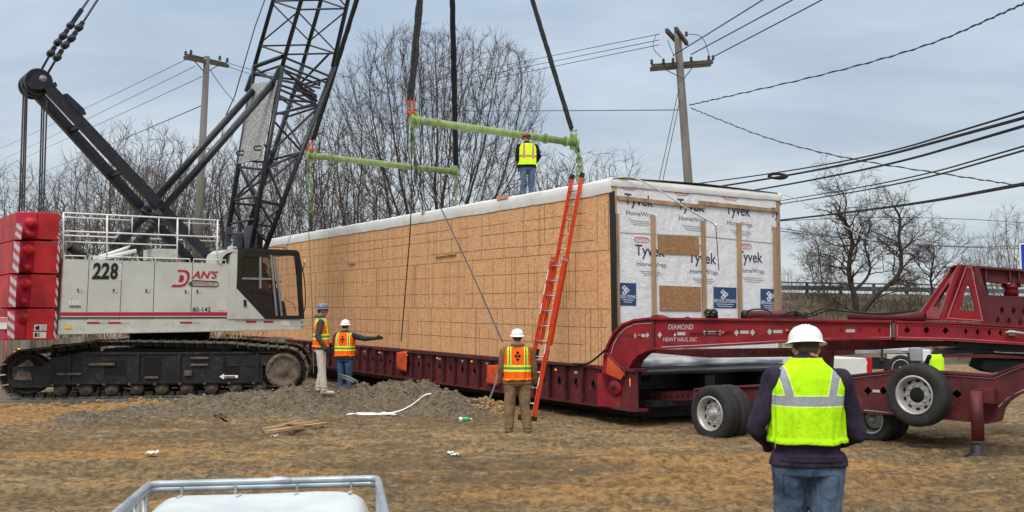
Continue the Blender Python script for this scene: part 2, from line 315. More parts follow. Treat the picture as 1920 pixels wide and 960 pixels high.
# ------------------------------------------------------------------ mesh building
class MB:
    def __init__(s): s.v = []; s.f = []; s.m = []; s.s = []
    def add(s, vs, fs, m=0, smooth=False):
        o = len(s.v); s.v += [tuple(p) for p in vs]
        for f in fs: s.f.append([o+i for i in f]); s.m.append(m); s.s.append(smooth)
        return s
    def box(s, o, a, b, c, m=0):
        o, a, b, c = V(o), V(a), V(b), V(c)
        vs = [o, o+a, o+a+b, o+b, o+c, o+a+c, o+a+b+c, o+b+c]
        return s.add(vs, [(0, 3, 2, 1), (4, 5, 6, 7), (0, 1, 5, 4), (1, 2, 6, 5), (2, 3, 7, 6), (3, 0, 4, 7)], m)
    def cbox(s, c, sx, sy, sz, ang=0, m=0):
        u = V((math.cos(ang), math.sin(ang), 0)); v = V((-math.sin(ang), math.cos(ang), 0)); z = V((0, 0, 1))
        return s.box(V(c)-u*sx/2-v*sy/2-z*sz/2, u*sx, v*sy, z*sz, m)
    def beam(s, p, q, w, h, m=0, up=(0, 0, 1)):
        p, q = V(p), V(q); d = (q-p); up = V(up); side = d.cross(up)
        if side.length < 1e-6: side = d.cross(V((1, 0, 0)))
        side.normalize(); up2 = side.cross(d).normalized()
        return s.box(p-side*w/2-up2*h/2, d, side*w, up2*h, m)
    def tube(s, p, q, r0, r1=None, n=8, m=0, caps=True):
        return s.path([p, q], [r0, r0 if r1 is None else r1], n, m, caps)
    def path(s, pts, rs, n=8, m=0, caps=True, closed=False):
        pts = [V(p) for p in pts]
        if not hasattr(rs, '__len__'): rs = [rs]*len(pts)
        N = len(pts); vs = []; prev = None
        for i, p in enumerate(pts):
            a = pts[(i-1) % N] if (i > 0 or closed) else p; b2 = pts[(i+1) % N] if (i < N-1 or closed) else p
            d = (b2-a).normalized() if (b2-a).length > 1e-9 else V((0, 0, 1))
            if prev is None:
                x = d.cross(V((0, 0, 1)));
                if x.length < 1e-3: x = d.cross(V((0, 1, 0)))
            else: x = prev-d*prev.dot(d)
            x.normalize(); prev = x; y = d.cross(x)
            for k in range(n):
                a2 = 2*math.pi*(k+0.5)/n; vs.append(p+(x*math.cos(a2)+y*math.sin(a2))*rs[i])
        fs = []
        for i in range(N if closed else N-1):
            j = (i+1) % N
            for k in range(n):
                k2 = (k+1) % n; fs.append((i*n+k, i*n+k2, j*n+k2, j*n+k))
        s.add(vs, fs, m, n > 5)
        if caps and not closed:
            o = len(s.v)-N*n
            s.f.append([o+k for k in range(n)][::-1]); s.m.append(m); s.s.append(False)
            s.f.append([o+(N-1)*n+k for k in range(n)]); s.m.append(m); s.s.append(False)
        return s
    def prism(s, poly, off, holes=(), m=0, m2=None):
        off = V(off); loops = [[V(p) for p in poly]]+[[V(p) for p in h] for h in holes]
        flat = [p for l in loops for p in l]; tris = geometry.tessellate_polygon(loops); n = len(flat)
        vs = flat+[p+off for p in flat]; fs = [tuple(t) for t in tris]+[tuple(n+i for i in t[::-1]) for t in tris]
        s.add(vs, fs, m)
        fs2 = []; k = 0
        for l in loops:
            L = len(l)
            for i in range(L): fs2.append((k+i, k+(i+1) % L, n+k+(i+1) % L, n+k+i))
            k += L
        o = len(s.v)-len(vs)
        for f in fs2: s.f.append([o+i for i in f]); s.m.append(m if m2 is None else m2); s.s.append(False)
        return s
    def lathe(s, prof, o, ax=(0, 0, 1), n=24, m=0, smooth=True, sq=(1, 1)):
        o, ax = V(o), V(ax).normalized(); x = ax.cross(V((0, 1, 0)))
        if x.length < 1e-3: x = V((1, 0, 0))
        x.normalize(); y = ax.cross(x); vs = []; fs = []
        for r, h in prof:
            for k in range(n):
                a = 2*math.pi*k/n; vs.append(o+ax*h+(x*math.cos(a)*sq[0]+y*math.sin(a)*sq[1])*r)
        for i in range(len(prof)-1):
            for k in range(n):
                k2 = (k+1) % n; fs.append((i*n+k, i*n+k2, (i+1)*n+k2, (i+1)*n+k))
        s.add(vs, fs, m, smooth)
        return s
    def ball(s, c, r, n=10, m=0, sc=(1, 1, 1)):
        prof = [(max(1e-4, math.sin(math.pi*i/n))*r, -math.cos(math.pi*i/n)*r) for i in range(n+1)]
        o = len(s.v); s.lathe(prof, (0, 0, 0), n=n+2, m=m)
        for i in range(o, len(s.v)):
            p = s.v[i]; s.v[i] = (c[0]+p[0]*sc[0], c[1]+p[1]*sc[1], c[2]+p[2]*sc[2])
        return s
    def build(s, name, mats, parent=None, fix=True, bevel=0):
        me = bpy.data.meshes.new(name)
        M = parent.get('_inv') if parent else None
        vs = s.v
        if parent:
            Mi = INV[parent.name]; vs = [tuple(Mi @ V(p)) for p in vs]
        me.from_pydata(vs, [], s.f)
        for k in ([mats] if isinstance(mats, str) else mats): me.materials.append(MATS[k])
        me.polygons.foreach_set('material_index', s.m); me.polygons.foreach_set('use_smooth', s.s)
        if fix:
            bm = bmesh.new(); bm.from_mesh(me); bmesh.ops.recalc_face_normals(bm, faces=bm.faces); bm.to_mesh(me); bm.free()
        me.update()
        o = bpy.data.objects.new(name, me); COL.objects.link(o)
        if parent: o.parent = parent
        if bevel:
            bv = o.modifiers.new('bevel', 'BEVEL'); bv.width = bevel; bv.segments = 2; bv.limit_method = 'ANGLE'
        return o
INV = {}
def tag(o, label=None, cat=None, group=None, kind=None):
    if label: o['label'] = label
    if cat: o['category'] = cat
    if group: o['group'] = group
    if kind: o['kind'] = kind
    return o
def root(name, loc, label, cat, group=None, rz=0.0, M=None):
    o = bpy.data.objects.new(name, None); COL.objects.link(o); o.empty_display_size = 0.2
    o.location = loc; o.rotation_euler = (0, 0, rz)
    INV[o.name] = (Matrix.Translation(V(loc)) @ Matrix.Rotation(rz, 4, 'Z')).inverted()
    return tag(o, label, cat, group)
def sub(part, name, mb, mats, **k):
    """sub-part: mesh verts in world space, parent an already built part (whose own origin is its root's)"""
    r = part.parent; o = mb.build(name, mats, r, **k); o.parent = part
    return o

def text_part(name, s, plane, x0, y0, x1, y1, mat, parent, raise_=0.006, shear=0.0, bold=0.0, y0r=None, y1r=None, sub_=False, depth=0.002, rot90=False):
    """flat lettering fitted into the pixel box (x0..x1, bottom y0 .. top y1), lying on a real surface plane"""
    cu = bpy.data.curves.new(name, 'FONT'); cu.body = s; cu.shear = shear; cu.offset = bold; cu.resolution_u = 3
    ob = bpy.data.objects.new(name, cu); COL.objects.link(ob); bpy.context.view_layer.update()
    me = bpy.data.meshes.new_from_object(ob.evaluated_get(bpy.context.evaluated_depsgraph_get()))
    bpy.data.objects.remove(ob); bpy.data.curves.remove(cu)
    co = np.array([v.co[:] for v in me.vertices]); mn, mx = co.min(0), co.max(0)
    y0r = y0 if y0r is None else y0r; y1r = y1 if y1r is None else y1r
    mb = MB(); pl = plane.off(raise_); vs = []
    for p in co:
        a = (p[0]-mn[0])/(mx[0]-mn[0]); b_ = (p[1]-mn[1])/(mx[1]-mn[1])
        if rot90: a, b_ = 1-b_, a
        x = x0+(x1-x0)*a; yb = y0+(y0r-y0)*a; yt = y1+(y1r-y1)*a
        vs.append(pl.at(x, yb+(yt-yb)*b_))
    mb.add(vs, [tuple(f.vertices) for f in me.polygons]); bpy.data.meshes.remove(me)
    if sub_: return sub(parent, name, mb, mat, fix=False)
    return mb.build(name, mat, parent, fix=False)
def chaikin(pts, n=2):
    pts = [V(p) for p in pts]
    for _ in range(n):
        q = [pts[0]]
        for a, b2 in zip(pts[:-1], pts[1:]): q += [a*0.75+b2*0.25, a*0.25+b2*0.75]
        pts = q+[pts[-1]]
    return pts
def catenary(a, b2, sag, n=24):
    a, b2 = V(a), V(b2); return [a.lerp(b2, i/n)-V((0, 0, sag*4*(i/n)*(1-i/n))) for i in range(n+1)]
# ------------------------------------------------------------------ ground
MOUNDS = [(-3.85, 20.0, 0.85, 0.75, 0.38), (-2.1, 21.2, 1.15, 0.8, 0.56), (-1.35, 19.9, 0.62, 0.5, 0.44), (-3.2, 20.8, 0.8, 0.6, 0.24), (-4.7, 20.4, 0.85, 0.6, 0.30),
          (-5.5, 19.9, 0.8, 0.55, 0.36), (-6.4, 19.3, 0.75, 0.45, 0.32), (-7.2, 18.7, 0.6, 0.40, 0.25), (-7.9, 18.2, 0.5, 0.35, 0.20), (-5.4, 19.1, 0.7, 0.4, 0.10), (-2.6, 20.2, 0.5, 0.4, 0.08)]
SANDS = [(-0.55, 20.7, 0.45, 0.35, 0.16), (-0.1, 20.5, 0.3, 0.25, 0.12), (-10.2, 21.6, 2.6, 0.5, 0.10), (-7.6, 21.9, 1.2, 0.5, 0.12)]
DIPS = [(9.5, 30.0, 3.0, 3.0, -0.15)]
def gsum(L, x, y):
    s = 0.0
    for cx, cy, sx, sy, a in L:
        d = ((x-cx)/sx)**2+((y-cy)/sy)**2
        if d < 9: s += a*math.exp(-d*0.9)
    return s
def ground_h(x, y, fine=True):
    g = gsum(MOUNDS, x, y); s = gsum(SANDS, x, y)
    h = g+s+gsum(DIPS, x, y)
    near = 1.0 if y < 45 else max(0, 1-(y-45)/20)
    h += 0.05*near*(noise.noise(V((x*0.35, y*0.35, 0))))
    if fine and y < 45:
        h += 0.035*noise.noise(V((x*1.3, y*2.1, 3)))+(0.030+0.15*min(1, (g+s)*2))*noise.noise(V((x*3.0, y*5.0, 7)))+(0.020+0.05*min(1, g*2))*noise.noise(V((x*8, y*11, 1)))
        if y < 24: h += (0.014+0.035*min(1, g*2))*noise.noise(V((x*16, y*19, 9)))
    # wheel ruts sweeping across the yard
    for k, (y0, a_, c_) in enumerate(((13.2, .10, .012), (15.1, .10, .012), (10.6, -.05, .010), (11.9, -.05, .010), (9.2, .16, .0), (17.0, .02, -.006))):
        yy = y0+a_*x+c_*x*x
        d = abs(y-yy)
        if d < 0.6: h -= 0.060*math.exp(-(d/0.20)**2)*(1+.4*math.sin(x*24+y*9))-0.035*math.exp(-((d-0.36)/0.11)**2)
    return h
RUTS = ((13.2, .10, .012), (15.1, .10, .012), (10.6, -.05, .010), (11.9, -.05, .010), (9.2, .16, .0), (17.0, .02, -.006))
def rut_at(x, y):
    return max(math.exp(-((y-(a+b*x+c*x*x))/.23)**2) for a, b, c in RUTS) if 7 < y < 24 else 0.0
def gz(x, y): return ground_h(x, y, False)
def make_ground():
    ys = [-6.0, -3, -1, 0.5]; y = 1.5
    while y < 46: ys.append(y); y += max(0.045, 0.0037*y+0.0011*max(0, y-24)**1.3)
    while y < 700: ys.append(y); y *= 1.12
    tt = []; n = 430
    for i in range(-n//2, n//2+1):
        a = i/(n/2); tt.append(0.60*a if abs(a) < 0.93 else math.copysign(0.558+((abs(a)-0.93)/0.07)**2*6.0, a))
    vs = []; gr = []; sn = []; rt = []
    for y in ys:
        w = max(y, 0.5)+3.0
        for t_ in tt:
            x = t_*w
            if abs(x) > 900: x = math.copysign(900, x)
            vs.append((x, y, ground_h(x, y)-(0.06 if y > 60 else 0)))
            g = gsum(MOUNDS, x, y)*6.0
            g2 = 0.28*math.exp(-((y-15.6+0.1*x)/1.0)**2) if x < 1 else 0.22*math.exp(-((y-8.0)/1.2)**2)
            gr.append(min(1, g)*0.9+g2+0.02)
            s = gsum(SANDS, x, y)*3; s += 0.55*math.exp(-((y-20.5)/1.8)**2-((x+9.5)/4.2)**2)+0.22*math.exp(-((y-12.5)/2.4)**2-((x-2)/4.5)**2)+0.16*math.exp(-((y-7)/1.6)**2-((x+0.5)/2.5)**2)+0.2*math.exp(-((y-15)/1.3)**2-((x+6)/2.0)**2)
            sn.append(min(0.8, s)); rt.append(rut_at(x, y))
    nx = len(tt); fs = []
    for j in range(len(ys)-1):
        for i in range(nx-1): a = j*nx+i; fs.append((a, a+1, a+nx+1, a+nx))
    me = bpy.data.meshes.new('ground'); me.from_pydata(vs, [], fs); me.materials.append(MATS['sandy_ground'])
    a1 = me.attributes.new('gravel', 'FLOAT', 'POINT'); a1.data.foreach_set('value', gr)
    a3 = me.attributes.new('rut', 'FLOAT', 'POINT'); a3.data.foreach_set('value', rt)
    a2 = me.attributes.new('sand', 'FLOAT', 'POINT'); a2.data.foreach_set('value', sn)
    me.polygons.foreach_set('use_smooth', [True]*len(fs))
    o = bpy.data.objects.new('ground', me); COL.objects.link(o); tag(o, 'churned sandy yard with grey gravel spoil heaps', kind='structure')
make_ground()

def stones():
    rnd = random.Random(21)
    def lump(mb, p, r_, m, flat=.7):
        n = 5; vs = []; 
        for i in range(4):
            a = math.pi*(i+.5)/4
            for k in range(n): b_ = 2*math.pi*(k+i*.5)/n; q = r_*rnd.uniform(.75, 1.15); vs.append((p[0]+q*math.sin(a)*math.cos(b_), p[1]+q*math.sin(a)*math.sin(b_), p[2]-q*math.cos(a)*flat))
        fs = [(i*n+k, i*n+(k+1) % n, (i+1)*n+(k+1) % n, (i+1)*n+k) for i in range(3) for k in range(n)]+[tuple(range(n))[::-1], tuple(3*n+k for k in range(n))]; mb.add(vs, fs, m)
    mb = MB(); c = 0
    while c < 5200:
        x, y = rnd.uniform(-10, 1), rnd.uniform(15.5, 22.5); g = gsum(MOUNDS, x, y)
        if rnd.random() > (.06+min(1, g*5)*.9 if g > .012 else .05): continue
        r_ = rnd.choice((.008, .010, .012, .014, .018, .026)); lump(mb, (x, y, ground_h(x, y)+r_*.25), r_, 0 if rnd.random() < .7 else 1); c += 1
    for _ in range(1500):
        y = rnd.uniform(4.5, 20); x = rnd.uniform(-.56, .56)*(y+1); r_ = rnd.choice((.005, .007, .010, .014)); lump(mb, (x, y, ground_h(x, y)+r_*.2), r_, 0 if rnd.random() < .35 else 1)
    tag(mb.build('loose_stones', ['pebble_grey', 'pebble_brown'], fix=False), 'loose stones and gravel scattered over the spoil heaps and yard', 'stones', kind='stuff')
    mb = MB()
    for _ in range(130):
        x, y = rnd.gauss(-.45, .38), rnd.gauss(20.45, .22); r_ = rnd.choice((.02, .03, .05, .07)); lump(mb, (x, y, ground_h(x, y)+r_*.3), r_, 0, .8)
    for _ in range(260):
        x, y = rnd.uniform(-12, -5), rnd.gauss(21.9, .35); r_ = rnd.choice((.02, .03, .045, .06)); lump(mb, (x, y, ground_h(x, y)+r_*.3), r_, 0, .8)
    for _ in range(200):
        y = rnd.uniform(6, 14); x = rnd.uniform(-.5, .5)*y; r_ = rnd.choice((.012, .02, .03)); lump(mb, (x, y, ground_h(x, y)+r_*.2), r_, 0, .7)
    tag(mb.build('dirt_clods', 'clod', fix=False), 'orange dirt clods broken up at the edge of the gravel', 'clods', kind='stuff')
stones()

# ------------------------------------------------------------------ embankment and highway rail on the right
def bank():
    mb = MB(); rnd = random.Random(3)
    prof = [(44, -0.1), (46, 0.5), (50, 1.6), (54, 2.7), (57, 3.45), (58, 3.55), (68, 3.6), (72, 2.0), (80, -0.2)]
    n = 70; vs = []
    for i in range(n+1):
        x = 6+i*1.3; tilt = -0.012*(x-17)
        for k, (y, z) in enumerate(prof):
            jit = noise.noise(V((x*0.4, y*0.5, 0)))*0.25 if 0 < k < 4 else 0
            fade = min(1, (x-6)/7)
            vs.append((x, y+0.10*(x-17), (z+tilt*min(1, z/3))*fade+jit*fade))
    K = len(prof); fs = [(i*K+k, i*K+k+1, (i+1)*K+k+1, (i+1)*K+k) for i in range(n) for k in range(K-1)]
    mb.add(vs, fs, 0, True); tag(mb.build('embankment', 'dry_grass_bank'), 'brown grass bank under the highway', kind='structure')
bank()
def guard_rail():
    r = root('guard_rail', (17, 57.6, 3.5), 'long grey highway guard rail on the bank beyond the bare right-hand trees', 'guard rail')
    m = MB(); pl = []
    for i in range(60):
        x = 13+i*1.0; pl.append((x, 57.3+0.10*(x-17), 3.50-0.012*(x-17)))
    z = V((0, 0, 1))
    for h, w in ((0.30, 0.26), (0.60, 0.08)):
        for a, b_ in zip(pl[:-1], pl[1:]): m.box(V(a)+z*(h-w/2), V(b_)-V(a), (0, 0.06, 0), z*w)
    m.build('rail', 'rail_metal', r)
    for i in range(0, 60, 2):
        p = V(pl[i]); MB().cbox(p+V((0, 0.12, 0.15)), 0.15, 0.12, 0.95).build('post', 'rail_metal', r)
guard_rail()

# ------------------------------------------------------------------ wooden fence behind the crane
def fence():
    r = root('board_fence', (-14, 34, 0), 'weathered vertical board fence behind the crane, seen under its deck', 'fence')
    rnd = random.Random(5); mb = MB(); x = -27.0
    while x < -3.5:
        w = rnd.uniform(0.13, 0.30); y = 34+0.05*(x+14)+rnd.uniform(-.02, .02)
        mb.cbox((x+w/2, y, 0.62+rnd.uniform(-.05, .05)), w-0.012, 0.03, 1.45, m=0 if rnd.random() < .6 else 1); x += w
    mb.build('boards', ['fence_wood', 'fence_grey'], r)
    m2 = MB(); m2.box((-27, 34.0-.65, 0.3), (23.5, 1.17, 0), (0, .06, 0), (0, 0, .1)); m2.box((-27, 34.0-.65, 1.1), (23.5, 1.17, 0), (0, .06, 0), (0, 0, .1)); m2.build('rail', 'fence_grey', r)
    for i in range(9):
        x = -26+i*2.7; MB().cbox((x, 34.12+0.05*(x+14), .6), .12, .12, 1.5).build('post', 'fence_grey', r)
fence()

# ------------------------------------------------------------------ bare trees
def limb(mb, p, d, L, r0, r1, rnd, segs=5, wob=0.14, up=0.12, n=5):
    pts = [p.copy()]; dirs = []; q = p.copy(); d = d.normalized()
    for i in range(segs):
        d = (d+V((rnd.gauss(0, wob), rnd.gauss(0, wob), rnd.gauss(0, wob)+up))).normalized()
        q = q+d*(L/segs); pts.append(q.copy()); dirs.append(d.copy())
    mb.path(pts, [r0+(r1-r0)*i/segs for i in range(segs+1)], n, 0, caps=False)
    return pts, dirs
def perp(d, rnd):
    x = d.cross(V((rnd.gauss(0, 1), rnd.gauss(0, 1), rnd.gauss(0, 1)))); return x.normalized() if x.length > 1e-4 else V((1, 0, 0))
def grow(tm, cm, p, d, L, r, lev, maxlev, rnd, st):
    big = lev < 2
    mb = tm if big else cm
    segs = 6 if lev < 2 else (4 if lev < 4 else 3)
    n = 7 if lev == 0 else (5 if lev < 3 else 3)
    wob = st['wob']*(0.7 if lev == 0 else 1.0+0.25*lev)
    pts, dirs = limb(mb, p, d, L, r, r*(0.14 if lev < 2 else 0.4), rnd, segs, wob, st['up'][min(lev, len(st['up'])-1)], n)
    if lev == maxlev: return
    k = st['kids'][lev]
    for i in range(k):
        f = 0.22+0.78*(i+rnd.random())/k if lev else 0.35+0.65*(i+rnd.random())/k
        f = min(f, 0.999); j = int(f*segs); q = pts[j].lerp(pts[j+1], f*segs-j)
        ang = math.radians(rnd.uniform(*st['ang'])); dd = dirs[j]; nd = dd*math.cos(ang)+perp(dd, rnd)*math.sin(ang)
        if nd.z < -0.15: nd.z *= 0.3
        l = L*rnd.uniform(*st['len'])*(1.05-0.45*f)
        rr = max(0.0045*st['tw'], r*(1-0.70*f)*st['rr']*(1.25 if lev < 2 else 1.0))
        grow(tm, cm, q, nd, l, rr, lev+1, maxlev, rnd, st)
def make_tree(name, loc, label, seed, h, st, group=None, mats=('bark', 'twig'), limbs=6, trunk=0.15, tr=0.3, maxlev=4, lean=0.0, spread=(12, 42), cat='tree'):
    rnd = random.Random(seed); r = root(name, loc, label, cat, group)
    tm, cm = MB(), MB(); o = V(loc); th = h*trunk
    pts, _ = limb(tm, o-V((0, 0, 0.3)), V((lean, 0, 1)), th+0.3, tr, tr*0.8, rnd, 4, 0.05, 0.05, 9)
    for i in range(limbs):
        az = 2*math.pi*(i+rnd.uniform(-.3, .3))/limbs; tilt = math.radians(rnd.uniform(*spread))
        d = V((math.cos(az)*math.sin(tilt), math.sin(az)*math.sin(tilt), math.cos(tilt)))
        st0 = pts[-1] if i < limbs*0.7 else pts[-2]
        grow(tm, cm, st0+V((0, 0, -0.1)), d, (h-th)*rnd.uniform(0.72, 0.95), tr*rnd.uniform(0.42, 0.6), 0, maxlev, rnd, st)
    tm.build('trunk', mats[0], r, fix=False); cm.build('crown', mats[1], r, fix=False)
    return r
def copy_thing(r, loc, rz, sc, label):
    c = r.copy(); COL.objects.link(c); c.location = loc; c.rotation_euler = (0, 0, rz); c.scale = (sc[0], sc[0], sc[1]); c['label'] = label
    for ch in list(r.children):
        k = ch.copy(); COL.objects.link(k); k.parent = c
        for g_ in ch.children:
            q = g_.copy(); COL.objects.link(q); q.parent = k
    return c
LOC = dict(wob=0.26, up=[0.02, 0.05, 0.03, 0.0, 0.0], kids=[6, 6, 6, 4], ang=(30, 75), len=(0.36, 0.6), rr=0.5, tw=2.0)
def colony(name, loc, label, seed, crown, npts, trunk_h, group=None, mats=('bark', 'twig'), step=0.34, infl=3.2, kill=0.55, tipr=0.011, twigs=3, split=0.045, twl=(.25, .75), fork=5, ex=2.35, mid=(0, 1, 1), flen=4, tilt=(16, 42), cap=15000):
    """bare tree grown towards points spread through its crown; crown = (rx, ry, rz, centre height)"""
    rg = np.random.default_rng(seed); rnd = random.Random(seed); rx, ry, rz, cz = crown
    A = rg.normal(size=(npts*3, 3)); A /= np.linalg.norm(A, axis=1)[:, None]; rad = rg.random(npts*3)**0.42
    A = A*rad[:, None]
    # lumpy outline
    lump = np.array([0.86+0.22*noise.noise(V((a[0]*1.7+seed, a[1]*1.7, a[2]*1.7))) for a in A/np.maximum(1e-6, rad[:, None])]); A *= lump[:, None]
    A = A[A[:, 2] > -0.82][:npts]; A = A*np.array([rx, ry, rz])+np.array([0, 0, cz])
    # flare: narrower near the base of the crown
    f = np.clip((A[:, 2]-(cz-rz))/(2*rz), 0, 1); A[:, :2] *= (0.35+0.80*f**0.6)[:, None]
    nodes = [np.zeros(3)]; par = [-1]
    for i in range(1, int(trunk_h/step)+1): nodes.append(nodes[-1]+np.array([rnd.gauss(0, .02), rnd.gauss(0, .02), step])); par.append(i-1)
    for k in range(fork):   # first forks fan out of the trunk
        az = 2*math.pi*(k+rnd.uniform(-.2, .2))/fork; t_ = math.radians(tilt[0]+(tilt[1]-tilt[0])*((k*0.618) % 1.0)); d = np.array([math.cos(az)*math.sin(t_), math.sin(az)*math.sin(t_), math.cos(t_)]); b0 = max(1, int(trunk_h/step)-rnd.randint(0, 2)); p_ = b0
        for j in range(flen): d = d+np.array([rnd.gauss(0, .07), rnd.gauss(0, .07), .02+rnd.gauss(0, .03)]); d /= np.linalg.norm(d); nodes.append(nodes[p_]+d*step); par.append(p_); p_ = len(nodes)-1
    N = np.array(nodes); alive = np.ones(len(A), bool); d2 = np.full(len(A), 1e9); near = np.zeros(len(A), int); start = 0; cells = set()
    for it in range(90):
        new = N[start:]
        for i0 in range(0, len(new), 400):
            ch_ = new[i0:i0+400]; D_ = ((A[:, None, :]-ch_[None])**2).sum(2); j = D_.argmin(1); m_ = D_[np.arange(len(A)), j]; w = m_ < d2; d2[w] = m_[w]; near[w] = start+i0+j[w]
        alive &= d2 > kill*kill
        act = alive & (d2 < infl*infl)
        if not act.any(): break
        ids = near[act]; V_ = A[act]-N[ids]; V_ /= np.linalg.norm(V_, axis=1)[:, None]; u, inv = np.unique(ids, return_inverse=True)
        S_ = np.zeros((len(u), 3)); np.add.at(S_, inv, V_); pd_ = np.array([N[i]-N[par[i]] if par[i] >= 0 else [0, 0, 1] for i in u]); pd_ /= np.maximum(1e-6, np.linalg.norm(pd_, axis=1))[:, None]
        S_ /= np.maximum(1e-6, np.linalg.norm(S_, axis=1))[:, None]; S_ = S_*1.0+pd_*0.85+rg.normal(size=S_.shape)*.08+np.array([0, 0, .02]); S_ /= np.linalg.norm(S_, axis=1)[:, None]
        cand = N[u]+S_*step; keep = []
        for i_, q_ in enumerate(cand):
            key = tuple(np.floor(q_/(step*.45)).astype(int))
            if key in cells: continue
            cells.add(key); keep.append(i_)
        # points that no new growth can serve are dropped
        lost = np.ones(len(u), bool); lost[keep] = False
        if lost.any(): alive &= ~(act & np.isin(near, u[lost]))
        if not keep: continue
        start = len(N); N = np.vstack([N, cand[keep]]); par += [int(u[i_]) for i_ in keep]
        if len(N) > cap: break
    n = len(N); kids = [[] for _ in range(n)]
    for i in range(1, n): kids[par[i]].append(i)
    R = np.zeros(n)
    for i in range(n-1, -1, -1):
        R[i] = tipr if not kids[i] else sum(R[k]**ex for k in kids[i])**(1/ex)
    o = V(loc); r = root(name, loc, label, 'tree', group); tm, cm = MB(), MB()
    seen = set(); stack = [(0, [0])]
    P3 = [o+V(p_) for p_ in N]; P3[0] = P3[0]-V((0, 0, .3)); R[0] *= 1.25
    starts = [(None, 0)]
    while starts:
        pr, s0 = starts.pop(); chn = ([pr] if pr is not None else [])+[s0]; cur = s0
        while kids[cur]:
            ks = sorted(kids[cur], key=lambda q_: -R[q_])
            for q_ in ks[1:]: starts.append((cur, q_))
            cur = ks[0]; chn.append(cur)
        rs = [R[i] for i in chn]
        if pr is not None: rs[0] = R[s0]
        mb = tm if rs[min(1, len(rs)-1)] > split else cm
        nn = 8 if rs[min(1, len(rs)-1)] > .12 else (5 if rs[min(1, len(rs)-1)] > .04 else 3)
        pts = [P3[i] for i in chn]
        mb.path(pts, rs, nn, 0, caps=False)
        # fine twigs along the thin part
        for a_ in range(len(chn)-1, 0, -1):
            if rs[a_] > tipr*2.6: continue
            q0 = pts[a_]; dd = (pts[a_]-pts[a_-1]).normalized()
            for _ in range(twigs if a_ == len(chn)-1 else rnd.choice(mid)):
                ang = math.radians(rnd.uniform(8, 50)); d_ = dd*math.cos(ang)+perp(dd, rnd)*math.sin(ang)+V((0, 0, .12)); L = rnd.uniform(*twl)
                q1 = q0+d_*L*.5; q2 = q1+(d_+V((rnd.gauss(0, .2), rnd.gauss(0, .2), rnd.gauss(0, .2)))).normalized()*L*.5
                cm.path([q0, q1, q2], [tipr*.72, tipr*.6, tipr*.42], 3, 0, caps=False)
    tm.build('trunk', mats[0], r, fix=False); cm.build('crown', mats[1], r, fix=False)
    return r
D = 46.0
colony('elm_tree', (P(818, 420, D).x, D, 0), 'big bare elm with a broad rounded crown rising behind the middle of the roof', 17, (6.7, 5.2, 6.9, 9.8), 10500, 1.6, fork=9, flen=11, tilt=(8, 50), tipr=.0085, step=.30, kill=.42, infl=2.8, twigs=5, twl=(.3, .85), ex=2.08, mid=(2, 3, 3), cap=19000)
GB = 'bare trees behind the yard'
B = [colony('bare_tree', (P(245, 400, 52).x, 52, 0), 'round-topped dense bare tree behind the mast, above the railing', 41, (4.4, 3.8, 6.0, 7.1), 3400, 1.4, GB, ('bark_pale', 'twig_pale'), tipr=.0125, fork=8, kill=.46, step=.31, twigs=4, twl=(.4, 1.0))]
B.append(colony('bare_tree', (P(655, 400, 50).x, 50, 0), 'tall thin bare tree between boom and big elm', 43, (3.1, 2.8, 5.8, 7.8), 2000, 2.4, GB, tipr=.012, fork=5, kill=.46, step=.31, twigs=4, twl=(.4, 1.0)))
B.append(colony('bare_tree', (P(1095, 400, 56).x, 56, 0), 'low spreading bare tree behind the ladder top', 47, (4.8, 4.0, 5.1, 6.9), 2900, 1.6, GB, tipr=.0125, fork=7, kill=.46, step=.31, twigs=4, twl=(.4, 1.0)))
cps = [(0, 18, 60, 1.15, 0.92, 'bare tree at the left edge behind the hoist ropes'), (1, 85, 56, 0.9, 0.62, 'slim bare tree just left of the hanging hoist ropes'), (2, 140, 58, 0.9, 0.80, 'bare tree behind the rear end of the railing'),
       (0, 330, 56, 0.95, 1.0, 'bare tree right behind the crossing of mast and backstay'), (1, 318, 62, 1.0, 0.86, 'thin bare tree between mast and left utility pole'), (1, 430, 52, 1.1, 0.84, 'bare tree behind the white perforated panel'),
       (2, 478, 60, 1.0, 1.12, 'bare tree seen through the lower boom lattice'), (0, 560, 58, 1.05, 1.15, 'bare tree right of the lower boom'), (1, 600, 47, 1.0, 0.90, 'dark bare tree behind the left end of the far spreader bar'),
       (2, 690, 64, 1.0, 1.05, 'bare tree low behind the far spreader bar'), (0, 1000, 60, 1.0, 1.0, 'bushy bare tree between the roof man and the ladder top'),
       (1, 1160, 66, 1.1, 0.74, 'faint bare tree right of the ladder top'), (2, 60, 70, 1.3, 0.84, 'far bare tree low at the left behind the ropes'), (2, 395, 66, 1.2, 0.98, 'far bare tree behind the left utility pole'),
       (1, 275, 48, 0.9, 0.70, 'slender bare tree behind the railing posts'), (0, 180, 64, 1.2, 1.02, 'far bare tree left of the round-topped one')]
rnd = random.Random(2)
for k, px, dist, s1, s2, lab in cps:
    q = P(px, 400, dist); copy_thing(B[k], (q.x, dist, 0), rnd.uniform(0, 6.28), (s1, s2), lab)
